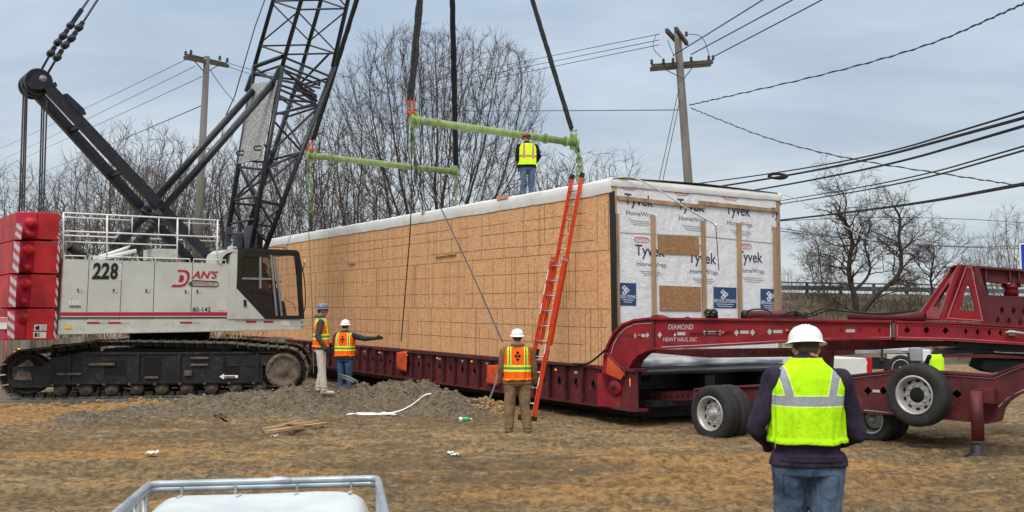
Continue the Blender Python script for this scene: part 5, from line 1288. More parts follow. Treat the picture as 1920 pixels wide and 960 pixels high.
# stripes (painted bands)
def band(y0, y1, x0, x1, mat, name, r=.004, slope=0.0):
    m = MB(); q = SP.off(r); m.prism(q.poly([(x0, y0), (x1, y0+slope), (x1, y1+slope), (x0, y1)]), -SP.n*.002); return m.build(name, mat, cr)
band(585.5, 592.3, 112, 494, 'stripe_red', 'red_stripe', slope=-.2); band(593.5, 595.2, 112, 494, 'deck_grey', 'pale_stripe', .0035); band(594.8, 597.6, 111, 497, 'decal_black', 'black_stripe', slope=-.6)
for x0, x1, y in ((163, 187, 603.5), (203, 227, 603.5), (338, 360, 603), (461, 480, 601.5), (494, 513, 601.3)):
    band(y, y+3.6, x0, x1, 'decal_red', 'reflector', .006)
for x0, x1, y in ((187, 203, 603.8), (227, 243, 603.8), (360, 375, 603)): band(y, y+3.2, x0, x1, 'decal_grey', 'reflector', .006)
band(610, 616, 121, 134, 'yellow_paint', 'side_lamp', .02); band(601, 611, 526, 542, 'paper', 'notice', .006); band(600, 612, 545, 552, 'decal_grey', 'notice', .006); band(602, 613, 553, 560, 'decal_grey', 'notice', .006)
band(561.5, 582, 406, 424, 'paper', 'notice', .006)
tx = lambda *a, **k: text_part(*a, **k)
tx('crane_number', '22', SP, 172, 523.5, 205, 492.5, 'decal_black', cr, .010, shear=.16, bold=.035); tx('crane_number', '8', SP, 206.5, 524, 221.5, 493, 'decal_black', cr, .010, shear=.12, bold=.035)
tx('crane_lettering', 'HYLAB', SP, 223, 525, 229, 495, 'decal_white', cr, .010, bold=.02, rot90=True)
tx('crane_lettering', 'HSL', SP, 129.5, 572, 152, 563, 'decal_white', cr, .010, bold=.03); tx('crane_lettering', 'SERIES', SP, 130, 577, 152, 573, 'decal_black', cr, .010, bold=.02)
tx('crane_number', '80-142', SP, 361, 584.5, 395, 576, 'decal_black', cr, .010, bold=.006)
tx('company_lettering', "AN'S", SP, 359.5, 522, 409, 507, 'decal_red', cr, .010, shear=.3, bold=.025, y0r=522.5, y1r=508)
m = MB(); q = SP.off(.011)
Dout = [(333, 506), (346, 506), (352, 508), (355.5, 513), (355.5, 522), (352, 530), (346, 536), (338, 538), (320, 538), (328, 531.5), (327.5, 534.2), (340, 533.8), (346, 531.5), (350, 526), (351.5, 519), (350, 513), (346, 509.5), (333, 509.3)]
m.prism(q.poly(Dout), -SP.n*.002); m.prism(q.poly([(337.5, 515.5), (343, 516), (345, 519), (344.5, 524), (342, 528), (335, 528.5)]), -SP.n*.002); m.build('company_emblem', 'decal_red', cr)
m = MB()
cap = [q.at(362+2.6*math.cos(a)*0-0, 0) for a in []]
L = []
for k in range(9): a = math.pi/2+math.pi*k/8; L.append(q.at(363+4*math.cos(a), 531+5.2*math.sin(a)))
for k in range(9): a = -math.pi/2+math.pi*k/8; L.append(q.at(405+4*math.cos(a), 532.5+4.6*math.sin(a)))
m.path(L, .011, 5, closed=True); m.lathe([(.05, 0), (.05, .01), (.025, .01), (.025, 0)], q.at(357.5, 532), CN, n=9); m.build('emblem_frame', 'decal_black', cr)
tx('company_lettering', 'EXCAVATING, INC', SP, 363, 534.6, 404, 528.4, 'decal_red', cr, .010, shear=.15, bold=.012, y0r=536, y1r=530)
# catwalk handrails
def rails(off, name, yo):
    q = SP.off(off); m = MB(); r_ = .019
    T = lambda x: 398.8+yo+(x-117)*.0490; Mi = lambda x: 433.0+yo+(x-117)*.040; Bx = lambda x: 484+(x-117)*.0285
    for f in (T, Mi): m.path([q.at(119, f(119)), q.at(412, f(412))], r_, 6)
    for x in (119, 201, 333, 408): m.path([q.at(x, T(x)), q.at(x-1, Bx(x)+1)], r_*1.15, 6)
    for x in (248, 298, 355): m.path([q.at(x, T(x)), q.at(x-.5, Mi(x))], r_*.7, 6)
    m.build(name, 'white_pipe', cr)
rails(-.05, 'handrail', 0); rails(-2.7, 'handrail', 8)
q = SP.off(.0); m = MB()
for x0, x1 in ((120, 160), (170, 285), (292, 356), (363, 423)):
    a, b_, c, d = q.at(x0, yt(x0)), q.at(x0, yt(x0)-7), q.at(x1, yt(x1)-7), q.at(x1, yt(x1)); m.path([a, b_, c, d], .014, 5)
m.path([SP.off(-.5).at(117, 453), SP.off(-.5).at(333, 460)], .016, 6); m.build('grab_rail', 'white_pipe', cr)
m = MB(); q = SP.off(-.5); m.path([q.at(158, 482), q.at(146, 474), q.at(131, 461)], [.10, .12, .12], 12); m.build('exhaust_pipe', 'black_steel', cr)
m = MB(); m.prism(SP.off(-.6).poly([(288, 466), (333, 467), (333, 486), (288, 485)]), -SP.n*.8); m.build('control_box', 'deck_grey', cr)
m = MB()
q = SP.off(-.9); m.tube(q.at(175, 486), q.at(248, 462), .05, n=8); q = SP.off(-.4); m.tube(q.at(185, 487), q.at(255, 470), .05, n=8); m.build('brace_pipe', 'white_pipe', cr)
# ---- counterweight stack
def cwz(y): return SP.at(100, y).z
tiers = [(399.5, 450), (453.5, 513), (516, 577), (579.5, 637)]
S0 = SP.o
def UA(a, b_, z): return V((S0.x, S0.y, 0))+CU*a+CV*b_+UP*z
for i, (y0, y1) in enumerate(tiers):
    z1, z0 = cwz(y0), cwz(y1); e = -.10*i*.6
    out_ = [(-3.16+e*.3, -.05), (-3.62+e, -.05), (-3.80+e, .12), (-3.86+e, .20), (-3.98+e, .20), (-4.02+e, .30), (-4.02+e, 2.9), (-3.62+e, 3.2), (-3.16, 3.2)]
    m = MB(); base = [UA(a, b_, z0) for a, b_ in out_]; m.prism(base, UP*(z1-z0)); s = m.build('counterweight_slab', 'counterweight_red', cr, bevel=.014)
# chamfer column with pins
nr0 = (-CU*.62+CN*.78).normalized()
for i, (y0, y1) in enumerate(tiers):
    z1, z0 = cwz(y0)-.03, cwz(y1)+.03; e = -.06*i; c0 = UA(-3.66+e, -.06, z0)
    MB().prism([c0, UA(-4.03+e, .22, z0), UA(-4.0+e, .30, z0), UA(-3.6+e, .1, z0)], UP*(z1-z0)).build('lock_column', 'stripe_red', cr)
for i, (x, y) in enumerate(((57, 418), (54.5, 439), (53.5, 468.5), (50, 502), (48.5, 532), (44.5, 566), (44, 596))):
    ang = V((-CU.x*.7-CV.x*-.1, 0, 0)); nr = (-CU*.62+CN*.78).normalized(); dep = UA(-3.86, .05, 0); pp = P(x, y, dep.y-.06)
    R_ = .115 if i % 2 == 0 else .075
    MB().lathe([(.001, .10), (R_*.85, .10), (R_, .07), (R_, -.16)], pp, nr, n=18).build('lock_pin', 'counterweight_red', cr)
# hazard chevrons: slanted grey stripes on a thin red-and-grey strip, at the two corners
def chev(nm, A, B_, C, D_, nrm, n=8):
    """quad A(top-left) B(top-right) C(bottom-right) D(bottom-left) world points, slanted bands"""
    m = MB(); N = n
    m.prism([A, B_, C, D_], nrm*.004, m=0)
    for k in range(N):
        f0, f1 = k/N, (k+.5)/N; sh = .55/N
        L = lambda f: A.lerp(D_, min(1, max(0, f))); Rr = lambda f: B_.lerp(C, min(1, max(0, f)))
        m.prism([L(f0), Rr(f0+sh), Rr(f1+sh), L(f1)], nrm*.007, m=1)
    m.build(nm, ['decal_red', 'decal_grey'], cr)
nb = (-CU).normalized()
for i, (y0, y1) in enumerate(tiers):
    z1, z0 = cwz(y0)-.08, cwz(y1)+.02; e = -.06*i
    dep = UA(-4.03+e, .35, 0)
    pr = Plane(V((dep.x, dep.y, 0))-CU*.006, CV)
    xl = [32, 27, 20, 15][i]; xr = [43, 38, 32, 28][i]
    A, B_ = pr.at(xl, [418, 453, 517, 583][i]), pr.at(xr, [418, 453, 517, 583][i]); C, D_ = pr.at(xr-3 if i < 3 else xr-1, y1-1), pr.at(xl-4 if i < 3 else xl-1, y1-1)
    chev('hazard_stripes', A, B_, C, D_, -CU, 2 if i == 0 else 3)
    q = SP.off(.056); xr2 = 116-i*2.6-(0 if i else 1)
    A, B_ = q.at(xr2-5, [436, 456, 520, 582][i]), q.at(xr2, [436, 456, 520, 582][i]); C, D_ = q.at(xr2-4, y1-1), q.at(xr2-9, y1-1)
    chev('hazard_stripes', A, B_, C, D_, CN, 2 if i == 0 else 3)
q = SP.off(.058); m = MB(); m.prism(q.poly([(64, 608.5), (88, 608.5), (87, 620), (63, 620)]), CN*.003, m=0); m.prism(q.poly([(62.5, 622.5), (87, 622.5), (86, 634), (62, 634)]), CN*.003, m=0)
m.prism(q.off(.004).poly([(66, 613), (74, 610), (74, 619), (67, 618)]), CN*.002, m=1); m.prism(q.off(.004).poly([(77, 610), (86.5, 610), (86, 619), (77, 619)]), CN*.002, m=2); m.prism(q.off(.004).poly([(65, 624.5), (70, 624.5), (70, 631.5), (65, 631.5)]), CN*.002, m=1); m.prism(q.off(.004).poly([(72, 624.5), (74, 624.5), (74, 631.5), (72, 631.5)]), CN*.002, m=1)
m.build('warning_decal', ['paper', 'decal_black', 'decal_grey'], cr)
m = MB(); dep = UA(-4.22, 1.0, 0); pr = Plane(V((dep.x, dep.y, 0))-CU*.01, CV); m.prism(pr.poly([(-14, 594), (14.5, 595), (13.5, 617), (-14, 617)]), -CU*.004, m=0); m.prism(pr.off(.006).poly([(-14, 595), (13.5, 596), (13, 604), (-14, 604)]), -CU*.003, m=1)
m.build('warning_decal', ['paper', 'label_red'], cr)
# ---- cab
cab = []
q = SP.off(.03)
win1 = [(455, 483), (459, 480.5), (504, 483), (507, 487), (510.5, 541), (506, 543), (489, 540), (457, 527), (453, 522)]; win2 = [(463, 546), (470, 545), (492, 550), (511.5, 553), (514, 577), (490, 577)]
win3 = [(511, 477.5), (553, 480), (564.5, 592), (524, 593.5)]
side = [(446, 467), (556, 471.5), (562, 477), (566, 500), (569, 598), (497, 598), (444, 541)]
m = MB(); m.prism(q.poly(side), -SP.n*.06, [q.poly(win1), q.poly(win2), q.poly(win3)])
fq = SP.off(-1.15); m.prism(fq.poly([(446, 467), (556, 471.5), (556, 477), (446, 473)]), -SP.n*.05); m.prism(fq.poly([(446, 590), (569, 592), (569, 598), (446, 598)]), -SP.n*.05); m.prism(fq.poly([(446, 467), (456, 467), (456, 598), (446, 598)]), -SP.n*.05)
m.prism(SP.off(.04).poly([(446, 464.5), (556, 469), (562, 474), (560, 477), (446, 471)]), -SP.n*1.25)
m.prism(SP.off(.0).poly([(555, 476), (562, 476), (571, 598), (564, 598)]), -SP.n*.10); m.prism(SP.off(-1.1).poly([(555, 476), (562, 476), (571, 598), (564, 598)]), -SP.n*.08)
cbf = m.build('cab_frame', 'decal_black', cr)
m = MB(); q2 = SP.off(.034)
m.prism(q2.poly([(444, 541), (497, 598.5), (440, 598.5)]), -SP.n*.05); m.prism(SP.off(.02).poly([(432, 478), (440, 470), (447, 467), (446, 500), (443, 541), (440, 598.5), (426, 598.5), (430, 540)]), -SP.n*1.2)
m.prism(SP.off(.03).poly([(411, 482), (414, 474), (424, 468), (455, 466), (455, 472), (436, 472), (424, 476), (418, 482), (416, 494), (411, 494)]), -SP.n*.9)
m.prism(SP.off(-.3).poly([(434, 462), (444, 462), (444, 468), (434, 468)]), -SP.n*.3); m.build('cab_panel', 'crane_white', cr)
q3 = SP.off(.0)
for wn, mt in ((win1, 'cab_glass_dark'), (win2, 'cab_glass_dark'), (win3, 'cab_glass')): MB().prism(q3.poly(wn), -SP.n*.006).build('cab_window', mt, cr)
m = MB()
for a, b_, w in (((488, 482), (488, 541), .035), ((454, 522), (509, 523), .03), ((507, 478), (518, 592), .09), ((516, 480), (528, 592), .05)): m.beam(SP.off(.02).at(*a), SP.off(.02).at(*b_), w, .05, up=CU)
m.beam(SP.off(-.9).at(488, 482), SP.off(-.9).at(488, 590), .1, .1); m.build('window_bar', 'cab_trim', cr)
m = MB(); m.prism(SP.off(-.06).poly([(447, 541), (520, 541), (545, 596), (444, 596)]), -SP.n*.02, m=0) if False else None
m.prism(SP.off(-.4).poly([(468, 548), (496, 550), (500, 575), (470, 575)]), -SP.n*.45); m.prism(SP.off(-.4).poly([(466, 510), (476, 511), (482, 552), (470, 552)]), -SP.n*.45); m.prism(SP.off(-.05).poly([(446, 590), (566, 592), (568, 598), (446, 598)]), -SP.n*1.1)
m.prism(SP.off(-.2).poly([(526, 566), (533, 564), (538, 592), (526, 592)]), -SP.n*.4); m.prism(SP.off(-1.0).poly([(450, 475), (486, 480), (484, 560), (450, 560)]), -SP.n*.05); m.prism(SP.off(-1.0).poly([(450, 535), (520, 540), (526, 592), (450, 592)]), -SP.n*.05)  # dark sheets added behind the door windows to blacken the view inside
m.build('seat_dark_backing', 'dark_interior', cr)
m = MB(); m.path(chaikin([SP.off(.12).at(560, 476), SP.off(.2).at(566, 500), SP.off(.2).at(572, 530), SP.off(.2).at(573, 575), SP.off(.1).at(568, 588)], 2), .016, 5)
m.path([SP.off(-.1).at(440, 461), SP.off(-.1).at(534, 464), SP.off(-.1).at(541, 470)], .012, 5); m.path([SP.off(-.1).at(534, 464), SP.off(-.1).at(530, 470)], .010, 5)
m.path([SP.off(.05).at(532, 560), SP.off(.05).at(550, 570), SP.off(.05).at(554, 583)], .008, 4); m.build('guard_bar', 'black_steel', cr)
m = MB(); m.ball(SP.off(.25).at(571, 492), .07, 8, sc=(.6, .5, 1)); m.path([SP.off(.25).at(570, 496), SP.off(.1).at(568, 510)], .012, 5); m.build('mirror', 'rim_steel', cr)
m = MB(); m.prism(SP.off(.06).poly([(457, 562), (462, 562), (462.5, 574), (458, 575)]), -SP.n*.03); m.build('door_handle', 'decal_black', cr)
m = MB(); m.box(SP.off(.1).at(567, 603), CU*.35, CV*.3, UP*.03); m.box(SP.off(.1).at(567, 612), CU*.3, CV*.5, UP*.03); m.build('step', 'rim_steel', cr)
# ---- mast (gantry) with sheave
def bar(pl, pts, w, th, mat, name, m=None):
    return None
mast = MB()
near, farp = CP.off(.55), CP.off(-.5)
def flatbeam(m, pl, a, b_, wpx, d, mm=0):
    a, b_ = V((a[0], a[1], 0)), V((b_[0], b_[1], 0)); dd = (b_-a).normalized(); nn = V((-dd.y, dd.x, 0))*wpx/2
    m.prism([pl.at(*(a+nn)[:2]), pl.at(*(b_+nn)[:2]), pl.at(*(b_-nn)[:2]), pl.at(*(a-nn)[:2])], -pl.n*d, m=mm)
flatbeam(mast, near, (76, 146), (402, 492), 18, .22); flatbeam(mast, farp, (58, 160), (362, 494), 17, .22)
for t_ in (.25, .5, .78):
    a = near.at(76+326*t_, 146+346*t_); b_ = farp.at(58+304*t_, 160+334*t_); mast.beam(a, b_, .12, .12)
mast.prism(near.off(.02).poly([(120, 176), (127, 175), (158, 204), (162, 214), (152, 216), (134, 200)]), -near.n*.15); mast.prism(near.off(.02).poly([(97, 157), (104, 153), (108, 160), (103, 166)]), -near.n*.15)
ms_ = mast.build('mast', 'boom_black', cr)
c = CP.at(66, 158); m = MB()
for o_ in (-.35, -.05, .25): m.lathe([(.001, 0), (.10, 0), (.28, .02), (.32, 0), (.32, .14), (.28, .12), (.10, .14)], c+CN*o_, CN, n=32)
m.lathe([(.001, .56), (.08, .56), (.08, .5)], near.at(80, 148)+CN*-.5, CN, n=12, m=1)
m.prism(near.off(.03).poly([(62, 140), (75, 135), (90, 145), (92, 156), (78, 168), (60, 166), (50, 156)]), -near.n*.06); m.prism(farp.off(.03).poly([(38, 152), (50, 140), (66, 140), (72, 160), (60, 172), (44, 166)]), -near.n*.08)
m.lathe([(.001, .02), (.075, .02), (.075, -.02)], near.off(.04).at(80, 147), CN, n=16, m=1); m.build('sheave', ['boom_black', 'rim_steel'], cr)
m = MB()
for x0, y0, x1, y1, o_ in ((48, 165, 41, 396, .3), (51, 170, 45, 396, .1), (44, 170, 36, 397, -.1), (88, 188, 81, 396, .5), (83, 190, 77, 397, .3), (79, 190, 73, 398, .1)):
    pl_ = CP.off(o_); m.path([pl_.at(x0, y0), pl_.at(x1, y1)], .021, 5)
m.build('hoist_rope', 'wire_grey', cr)
m = MB()
for off_, pts in ((.35, [(88, 140), (107, 108), (122, 85), (134, 72), (148, 52), (160, 35), (184, -2)]), (-.35, [(75, 136), (95, 100), (108, 80), (118, 68), (132, 48), (167, -2)])):
    pl_ = CP.off(off_); m.path(pl_.poly(pts), .028, 6)
    for k in (1, 2, 3, 4):
        a = pl_.at(*pts[k]); b_ = pl_.at(*pts[k+1]); m.beam(a, a.lerp(b_, .6), .10, .11); m.lathe([(.001, .09), (.09, .09), (.09, -.09), (.001, -.09)], a, CN, n=12)
    e_ = pl_.at(*pts[-1]); d_ = (e_-pl_.at(*pts[-2])).normalized(); m.path([e_, e_+d_*9], .025, 5)
m.build('pendant', 'boom_black', cr)
# back stops
m = MB()
for pl_, A, B_, Cc in ((near, (250, 473), (300, 398), (515, 152)), (farp, (212, 471), (283, 383), (474, 170))):
    pl_ = pl_.off(.15 if pl_ is near else .1); a, b_, c_ = pl_.at(*A), pl_.at(*B_), pl_.at(*Cc)
    m.path([a, b_], .14, 12); n_ = 9
    for k in range(n_): p_ = a.lerp(b_, (k+1)/(n_+1)); m.lathe([(.14, -.02), (.175, 0), (.14, .02)], p_, (b_-a), n=12)
    m.path([b_, c_], .095, 12)
m.build('back_stop', 'boom_black', cr)
# ---- boom
BN, BF = CP.off(.78), CP.off(-.78)
def lin(p, q_, y): f = (y-p[1])/(q_[1]-p[1]); return p[0]+(q_[0]-p[0])*f
ch = {'A': (BF, (477, 125), (512.5, 0)), 'B': (BN, (529, 125), (565, 0)), 'C': (BF, (565, 130), (602, 0)), 'D': (BN, (620, 142), (652.5, 0))}
base = {'A': (BF, (477, 125), (422, 470)), 'B': (BN, (529, 125), (470, 470)), 'C': (BF, (565, 130), (452, 470)), 'D': (BN, (620, 142), (496, 470))}
def nodeU(k, y): pl_, p, q_ = ch[k]; return pl_.at(lin(p, q_, y), y)
def nodeL(k, y): pl_, p, q_ = base[k]; return pl_.at(lin(p, q_, y), y)
TOPY = -640
m = MB()
for k in 'ABCD':
    j = nodeU(k, 125); t_ = nodeU(k, TOPY); m.path([t_, j], .062, 10)
    m.path([nodeL(k, 125), nodeL(k, 470)], .072, 10)
bm_ = m.build('boom', 'boom_black', cr)
m = MB(); r_ = .028
ya, yb, yc, yd = 1, 17, 1, 17; step = 84
for i in range(-7, 2):
    s = i*step; f = 1+.0
    nA, nB, nC, nD = nodeU('A', 2+s), nodeU('B', 18+s), nodeU('C', 0+s), nodeU('D', 16+s)
    for a, b_ in ((nA, nC), (nB, nD), (nA, nB), (nC, nD)): m.path([a, b_], r_, 6, caps=False)
    if i < 1:
        mA, mB_, mC, mD = nodeU('A', 79+s), nodeU('B', 100+s), nodeU('C', 77+s), nodeU('D', 97+s)
        m.path([nodeU('A', 7+s), mC], r_*.85, 6, caps=False); m.path([nodeU('B', 22+s), mD], r_*.85, 6, caps=False); m.path([nodeU('B', 22+s), mA], r_*.85, 6, caps=False); m.path([nodeU('D', 22+s), mC], r_*.85, 6, caps=False)
# joint cluster
def pathpx(pl0, a, pl1, b_, rr): m.path([pl0.at(*a), pl1.at(*b_)], rr, 8, caps=False)
pathpx(BF, (477, 125), BN, (530, 106), .06)
for a, b_, p0, p1 in (((530, 106), (618, 143), BN, BN), ((530, 122), (612, 155), BN, BN), ((535, 132), (600, 160), BN, BN), ((475, 140), (562, 150), BF, BF), ((478, 128), (525, 158), BF, BN), ((475, 135), (520, 150), BF, BN), ((527, 125), (595, 190), BN, BN), ((534, 135), (590, 172), BN, BN),
                      ((527, 160), (590, 180), BN, BN), ((525, 168), (590, 195), BN, BN), ((520, 178), (570, 200), BN, BF), ((523, 150), (600, 165), BN, BF), ((600, 155), (560, 168), BN, BF), ((560, 160), (612, 148), BF, BN), ((518, 214), (593, 194), BN, BN), ((522, 186), (590, 192), BN, BN), ((548, 200), (518, 178), BF, BN), ((545, 180), (592, 178), BF, BN), ((475, 140), (530, 122), BF, BN), ((618, 100), (560, 160), BN, BF)):
    m.path([p0.at(*a), p1.at(*b_)], .035, 6, caps=False)
m.prism(BN.poly([(583, 170), (595, 180), (592, 195), (575, 182), (550, 160), (560, 158)]), -BN.n*.05)
m.prism(BN.off(.03).poly([(521, 128), (527, 122), (523, 152), (514, 158), (512, 148)]), -BN.n*.1); m.prism(BF.off(.03).poly([(470, 140), (478, 135), (476, 160), (464, 172), (460, 168)]), -BN.n*.1)
# base section lacing
for a, b_, f0, f1 in (('B', 214, 'D', 196), ('D', 200, 'B', 292), ('B', 225, 'D', 285), ('D', 290, 'B', 352), ('B', 305, 'D', 380), ('D', 285, 'B', 318), ('B', 375, 'D', 384), ('B', 378, 'D', 425), ('D', 388, 'B', 430), ('B', 420, 'D', 425), ('B', 430, 'D', 455),
                      ('A', 375, 'B', 368), ('A', 420, 'B', 410), ('A', 375, 'B', 316), ('A', 378, 'B', 335), ('A', 310, 'B', 372), ('A', 313, 'B', 318), ('A', 440, 'B', 436), ('C', 310, 'D', 290), ('C', 312, 'D', 380), ('C', 378, 'D', 385), ('A', 200, 'C', 215), ('A', 300, 'C', 305), ('A', 215, 'C', 295), ('C', 220, 'D', 200), ('C', 225, 'D', 280), ('C', 300, 'D', 285), ('A', 380, 'C', 385), ('A', 310, 'C', 378), ('A', 385, 'C', 440), ('C', 390, 'D', 440)):
    m.path([nodeL(a, b_), nodeL(f0, f1)], .034, 6, caps=False)
m.build('lacing', 'boom_black', cr)
m = MB(); m.prism(BF.off(.1).poly([(427, 425), (440, 425), (428, 465), (420, 468)]), -BN.n*.04); m.prism(BN.off(.02).poly([(458, 424), (474, 422), (471, 468), (460, 470)]), -BN.n*.04); m.prism(BN.off(-.3).poly([(440, 440), (458, 438), (452, 468), (436, 470)]), -BN.n*.04)
m.prism(BN.off(-.2).poly([(482, 440), (494, 438), (492, 468), (482, 468)]), -BN.n*.3, m=1); m.build('gusset_plate', ['boom_plate', 'black_steel'], cr)
# perforated access panel on the rear face of the boom
q1, q2_, q3_, q4 = BF.off(.15).at(472, 158), BN.off(.06).at(515, 172), BN.off(.06).at(487.5, 298), BF.off(.15).at(446, 307)
q2_ = BN.off(.06).at(519, 150)
m = MB(); m.prism([q1, q2_, q3_, q4], (q2_-q1).cross(q4-q1).normalized()*.04); pn = m.build('access_panel', 'mesh_panel', cr)
m = MB()
for x, y in ((452, 286), (485, 277)):
    pl_ = BN.off(.12) if x > 470 else BF.off(.4); m.path(chaikin(pl_.poly([(x+5, y-3), (x-6, y-3), (x-10, y+1), (x-6, y+5), (x+5, y+4)]), 2), .022, 6)
sub(pn, 'hook', m, 'black_steel')
m = MB(); m.path([BF.off(.3).at(498, -5), BF.off(.3).at(478, 50), BF.off(.3).at(440, 180), BF.off(.3).at(424, 215)], .018, 5); m.path([BF.off(.3).at(424, 215), BF.off(.3).at(400, 330), BF.off(.3).at(372, 415)], .012, 5); m.path([BF.at(498, -5), BF.at(560, -200)], .018, 5); m.build('hoist_line', 'wire_grey', cr)

# ------------------------------------------------------------------ rigging
def spreader(a, b_, label):
    a, b_ = V(a), V(b_); r = root('spreader_bar', tuple((a+b_)/2), label, 'spreader bar', 'green spreader bars')
    d = (b_-a).normalized(); m = MB(); m.tube(a, b_, .105, n=20); m.build('tube', 'green_paint', r)
    m = MB()
    for f in (0, .03, .14, .80, .93, 1.0): m.tube(a.lerp(b_, f)-d*.025, a.lerp(b_, f)+d*.025, .15, n=16)
    m.build('collar', 'green_paint', r)
    m = MB()
    for f in (.02, .98):
        p_ = a.lerp(b_, f); m.box(p_-d*.10-CN*.02+UP*-.22, d*.20, CN*.05, UP*.46)
    m.build('end_lug', 'green_paint', r)
    return r
YL1, YR1, YL2, YR2 = 26.4, 29.2, 33.1, 35.9
b1a, b1b, b2a, b2b = P(771, 224, YL1), P(1080, 268, YR1), P(577, 291, YL2), P(856, 323, YR2)
spreader(b1a, b1b, 'nearer, higher green spreader bar hanging just behind the man on the roof'); spreader(b2a, b2b, 'farther, lower green spreader bar starting right of the crane boom')
HOOK = P(836, -535, 31.2)
def sling(px, Y, label, off=.0):
    b0 = P(px[0], px[1], Y); m = MB(); d = HOOK-b0; pts = []; rs = []
    n = 160; side = d.cross(UP).normalized()
    for k, o_ in ((0, .045), (1, -.045)):
        pts = [b0+d*(i/n)+side*(o_*(1+.5*noise.noise(V((i*.16, k*3, Y)))))+UP*0+UP*0 for i in range(n+1)]
        m.path(pts, [.056+.012*noise.noise(V((i*.5, k*9, Y))) for i in range(n+1)], 8)
    o = m.build('round_sling', 'sling_black', fix=False); tag(o, label, 'sling', 'black lifting slings'); return b0
s1 = sling((770, 188), YL1, 'black sling down to the left end of the near spreader bar'); s2 = sling((1072, 243), YR1, 'black sling slanting down to the right end of the near spreader bar')
s3 = sling((587, 262), YL2, 'black sling running close beside the boom to the far spreader bar'); s4 = sling((855, 308), YR2, 'middle black sling down to the right end of the far spreader bar')
def shackle(p, q_, label, mat='shackle_orange'):
    m = MB(); c = (p+q_)/2; L = (p-q_).length*.5
    m.path([c+V((math.cos(a)*.075, 0, math.sin(a)*L)) for a in [2*math.pi*i/18 for i in range(18)]], .028, 7, closed=True); m.tube(c+V((-.12, 0, -L*.7)), c+V((.12, 0, -L*.7)), .03, n=8)
    m.tube(c+V((-.12, 0, L*.7)), c+V((.10, 0, L*.9)), .035, n=8)
    tag(m.build('shackle', mat), label, 'shackle', 'rigging shackles')
shackle(s1+V((0, 0, .05)), b1a+V((0, 0, .12)), 'orange shackle at the left end of the near spreader bar'); shackle(s2, b1b+V((0, 0, .1)), 'pale shackle at the right end of the near spreader bar', 'rim_steel')
shackle(s3+V((0, 0, .05)), b2a+V((0, 0, .12)), 'red shackle beside the boom at the far spreader bar'); shackle(s4, b2b+V((0, 0, .1)), 'dark shackle at the right end of the far spreader bar', 'wire_grey')
def chain(p, q_, label, strands=2, mat='chain_green'):
    m = MB(); p, q_ = V(p), V(q_); d = (q_-p); L = d.length; d.normalize(); n = int(L/.13); x = d.cross(V((0, 1, 0))).normalized(); y = d.cross(x)
    for s in range(strands):
        for i in range(n):
            o_ = x*(.05*math.sin(i*.7+s*2.5)+(.05 if s else -.05)*min(1, i/4)*(1-i/n*.7))+y*.04*math.cos(i*.5+s)
            c = p+d*(i+.5)*.13+o_; w = x if i % 2 else y
            m.path([c+d*.085*math.cos(a)+w*.042*math.sin(a) for a in [2*math.pi*k/8 for k in range(8)]], .022, 5, closed=True)
    tag(m.build('lifting_chain', mat, fix=False), label, 'chain', 'chains below the spreader bars')
chain(b1a-UP*.1, P(777, 300, YL1)+V((0, 0, 0)), 'greenish chain under the left end of the near spreader bar'); chain(b1a-UP*1.0+V((.1, 0, 0)), P(780, 372, YL1), 'lower pale chain run under the left end of the near bar', 1, 'wire_grey')
chain(b1b-UP*.05+V((.03, 0, 0)), P(1089, 352, YR1), 'greenish chain from the right end of the near bar to the roof by the ladder', 3)
chain(b2a-UP*.1, P(583, 400, YL2), 'chain under the left end of the far spreader bar'); chain(b2b-UP*.1, P(850, 395, YR2), 'chain under the right end of the far spreader bar')
# tag lines
def rope(pts, rad, label, mat='wire_grey'):
    tag(MB().path(chaikin(pts, 3), rad, 5).build('tag_line', mat, fix=False), label, 'rope', 'tag lines')
rope([b1a-UP*.3, WP.off(.4).at(772, 400), TP.off(.1).at(762, 520), TP.off(.1).at(752, 640)], .016, 'dark tag line hanging straight down the module side to the trailer', 'cable_black')
rope([P(780, 300, 26), WP.off(.5).at(826, 388), WP.off(1.2).at(880, 500), V(P(942, 640, 17.6))], .015, 'grey tag line slanting down to the hands of the man by the ladder')
rope([b2a-UP*.3, P(578, 420, 29), P(585, 560, 24), P(588, 700, 22)], .011, 'thin tag line hanging down between the cab and the left workers')
rope([P(573, 300, 33), P(560, 400, 31), WP.off(.1).at(536, 466)], .010, 'thin line from the far bar to the module roof near the cab')
# ------------------------------------------------------------------ clothing materials
def cloth(name, col, var=.25, rough=.9, weave=0.0, col2=None):
    m, t, b, c = newmat(name); b.inputs['Roughness'].default_value = rough; b.inputs['Specular IOR Level'].default_value = .12
    n1 = E(t, tex(t, c, 3.2, 5, .6).outputs[0]); n2 = E(t, tex(t, c, 28, 4, .7).outputs[0])
    lo = tuple(v*(1-var) for v in col); hi = col2 or tuple(min(1, v*(1+var)) for v in col)
    cc = mixc(t, (n1*.7+n2*.3).ramp(.35, .65), lo, hi); t.links.new(cc, b.inputs['Base Color'])
    n3 = E(t, tex(t, c, 9, 5, .6, (1, 1, .45), dist=.6).outputs[0]); bump(t, b, n3+n2*.15, .55, .02); return m
cloth('denim', (.045, .078, .140), .3, col2=(.115, .165, .24)); cloth('denim_dark', (.03, .06, .13), .3, col2=(.07, .12, .21)); cloth('hoodie_plum', (.030, .024, .042), .35); cloth('canvas_tan', (.175, .105, .05), .25); cloth('canvas_pants', (.20, .132, .075), .25)
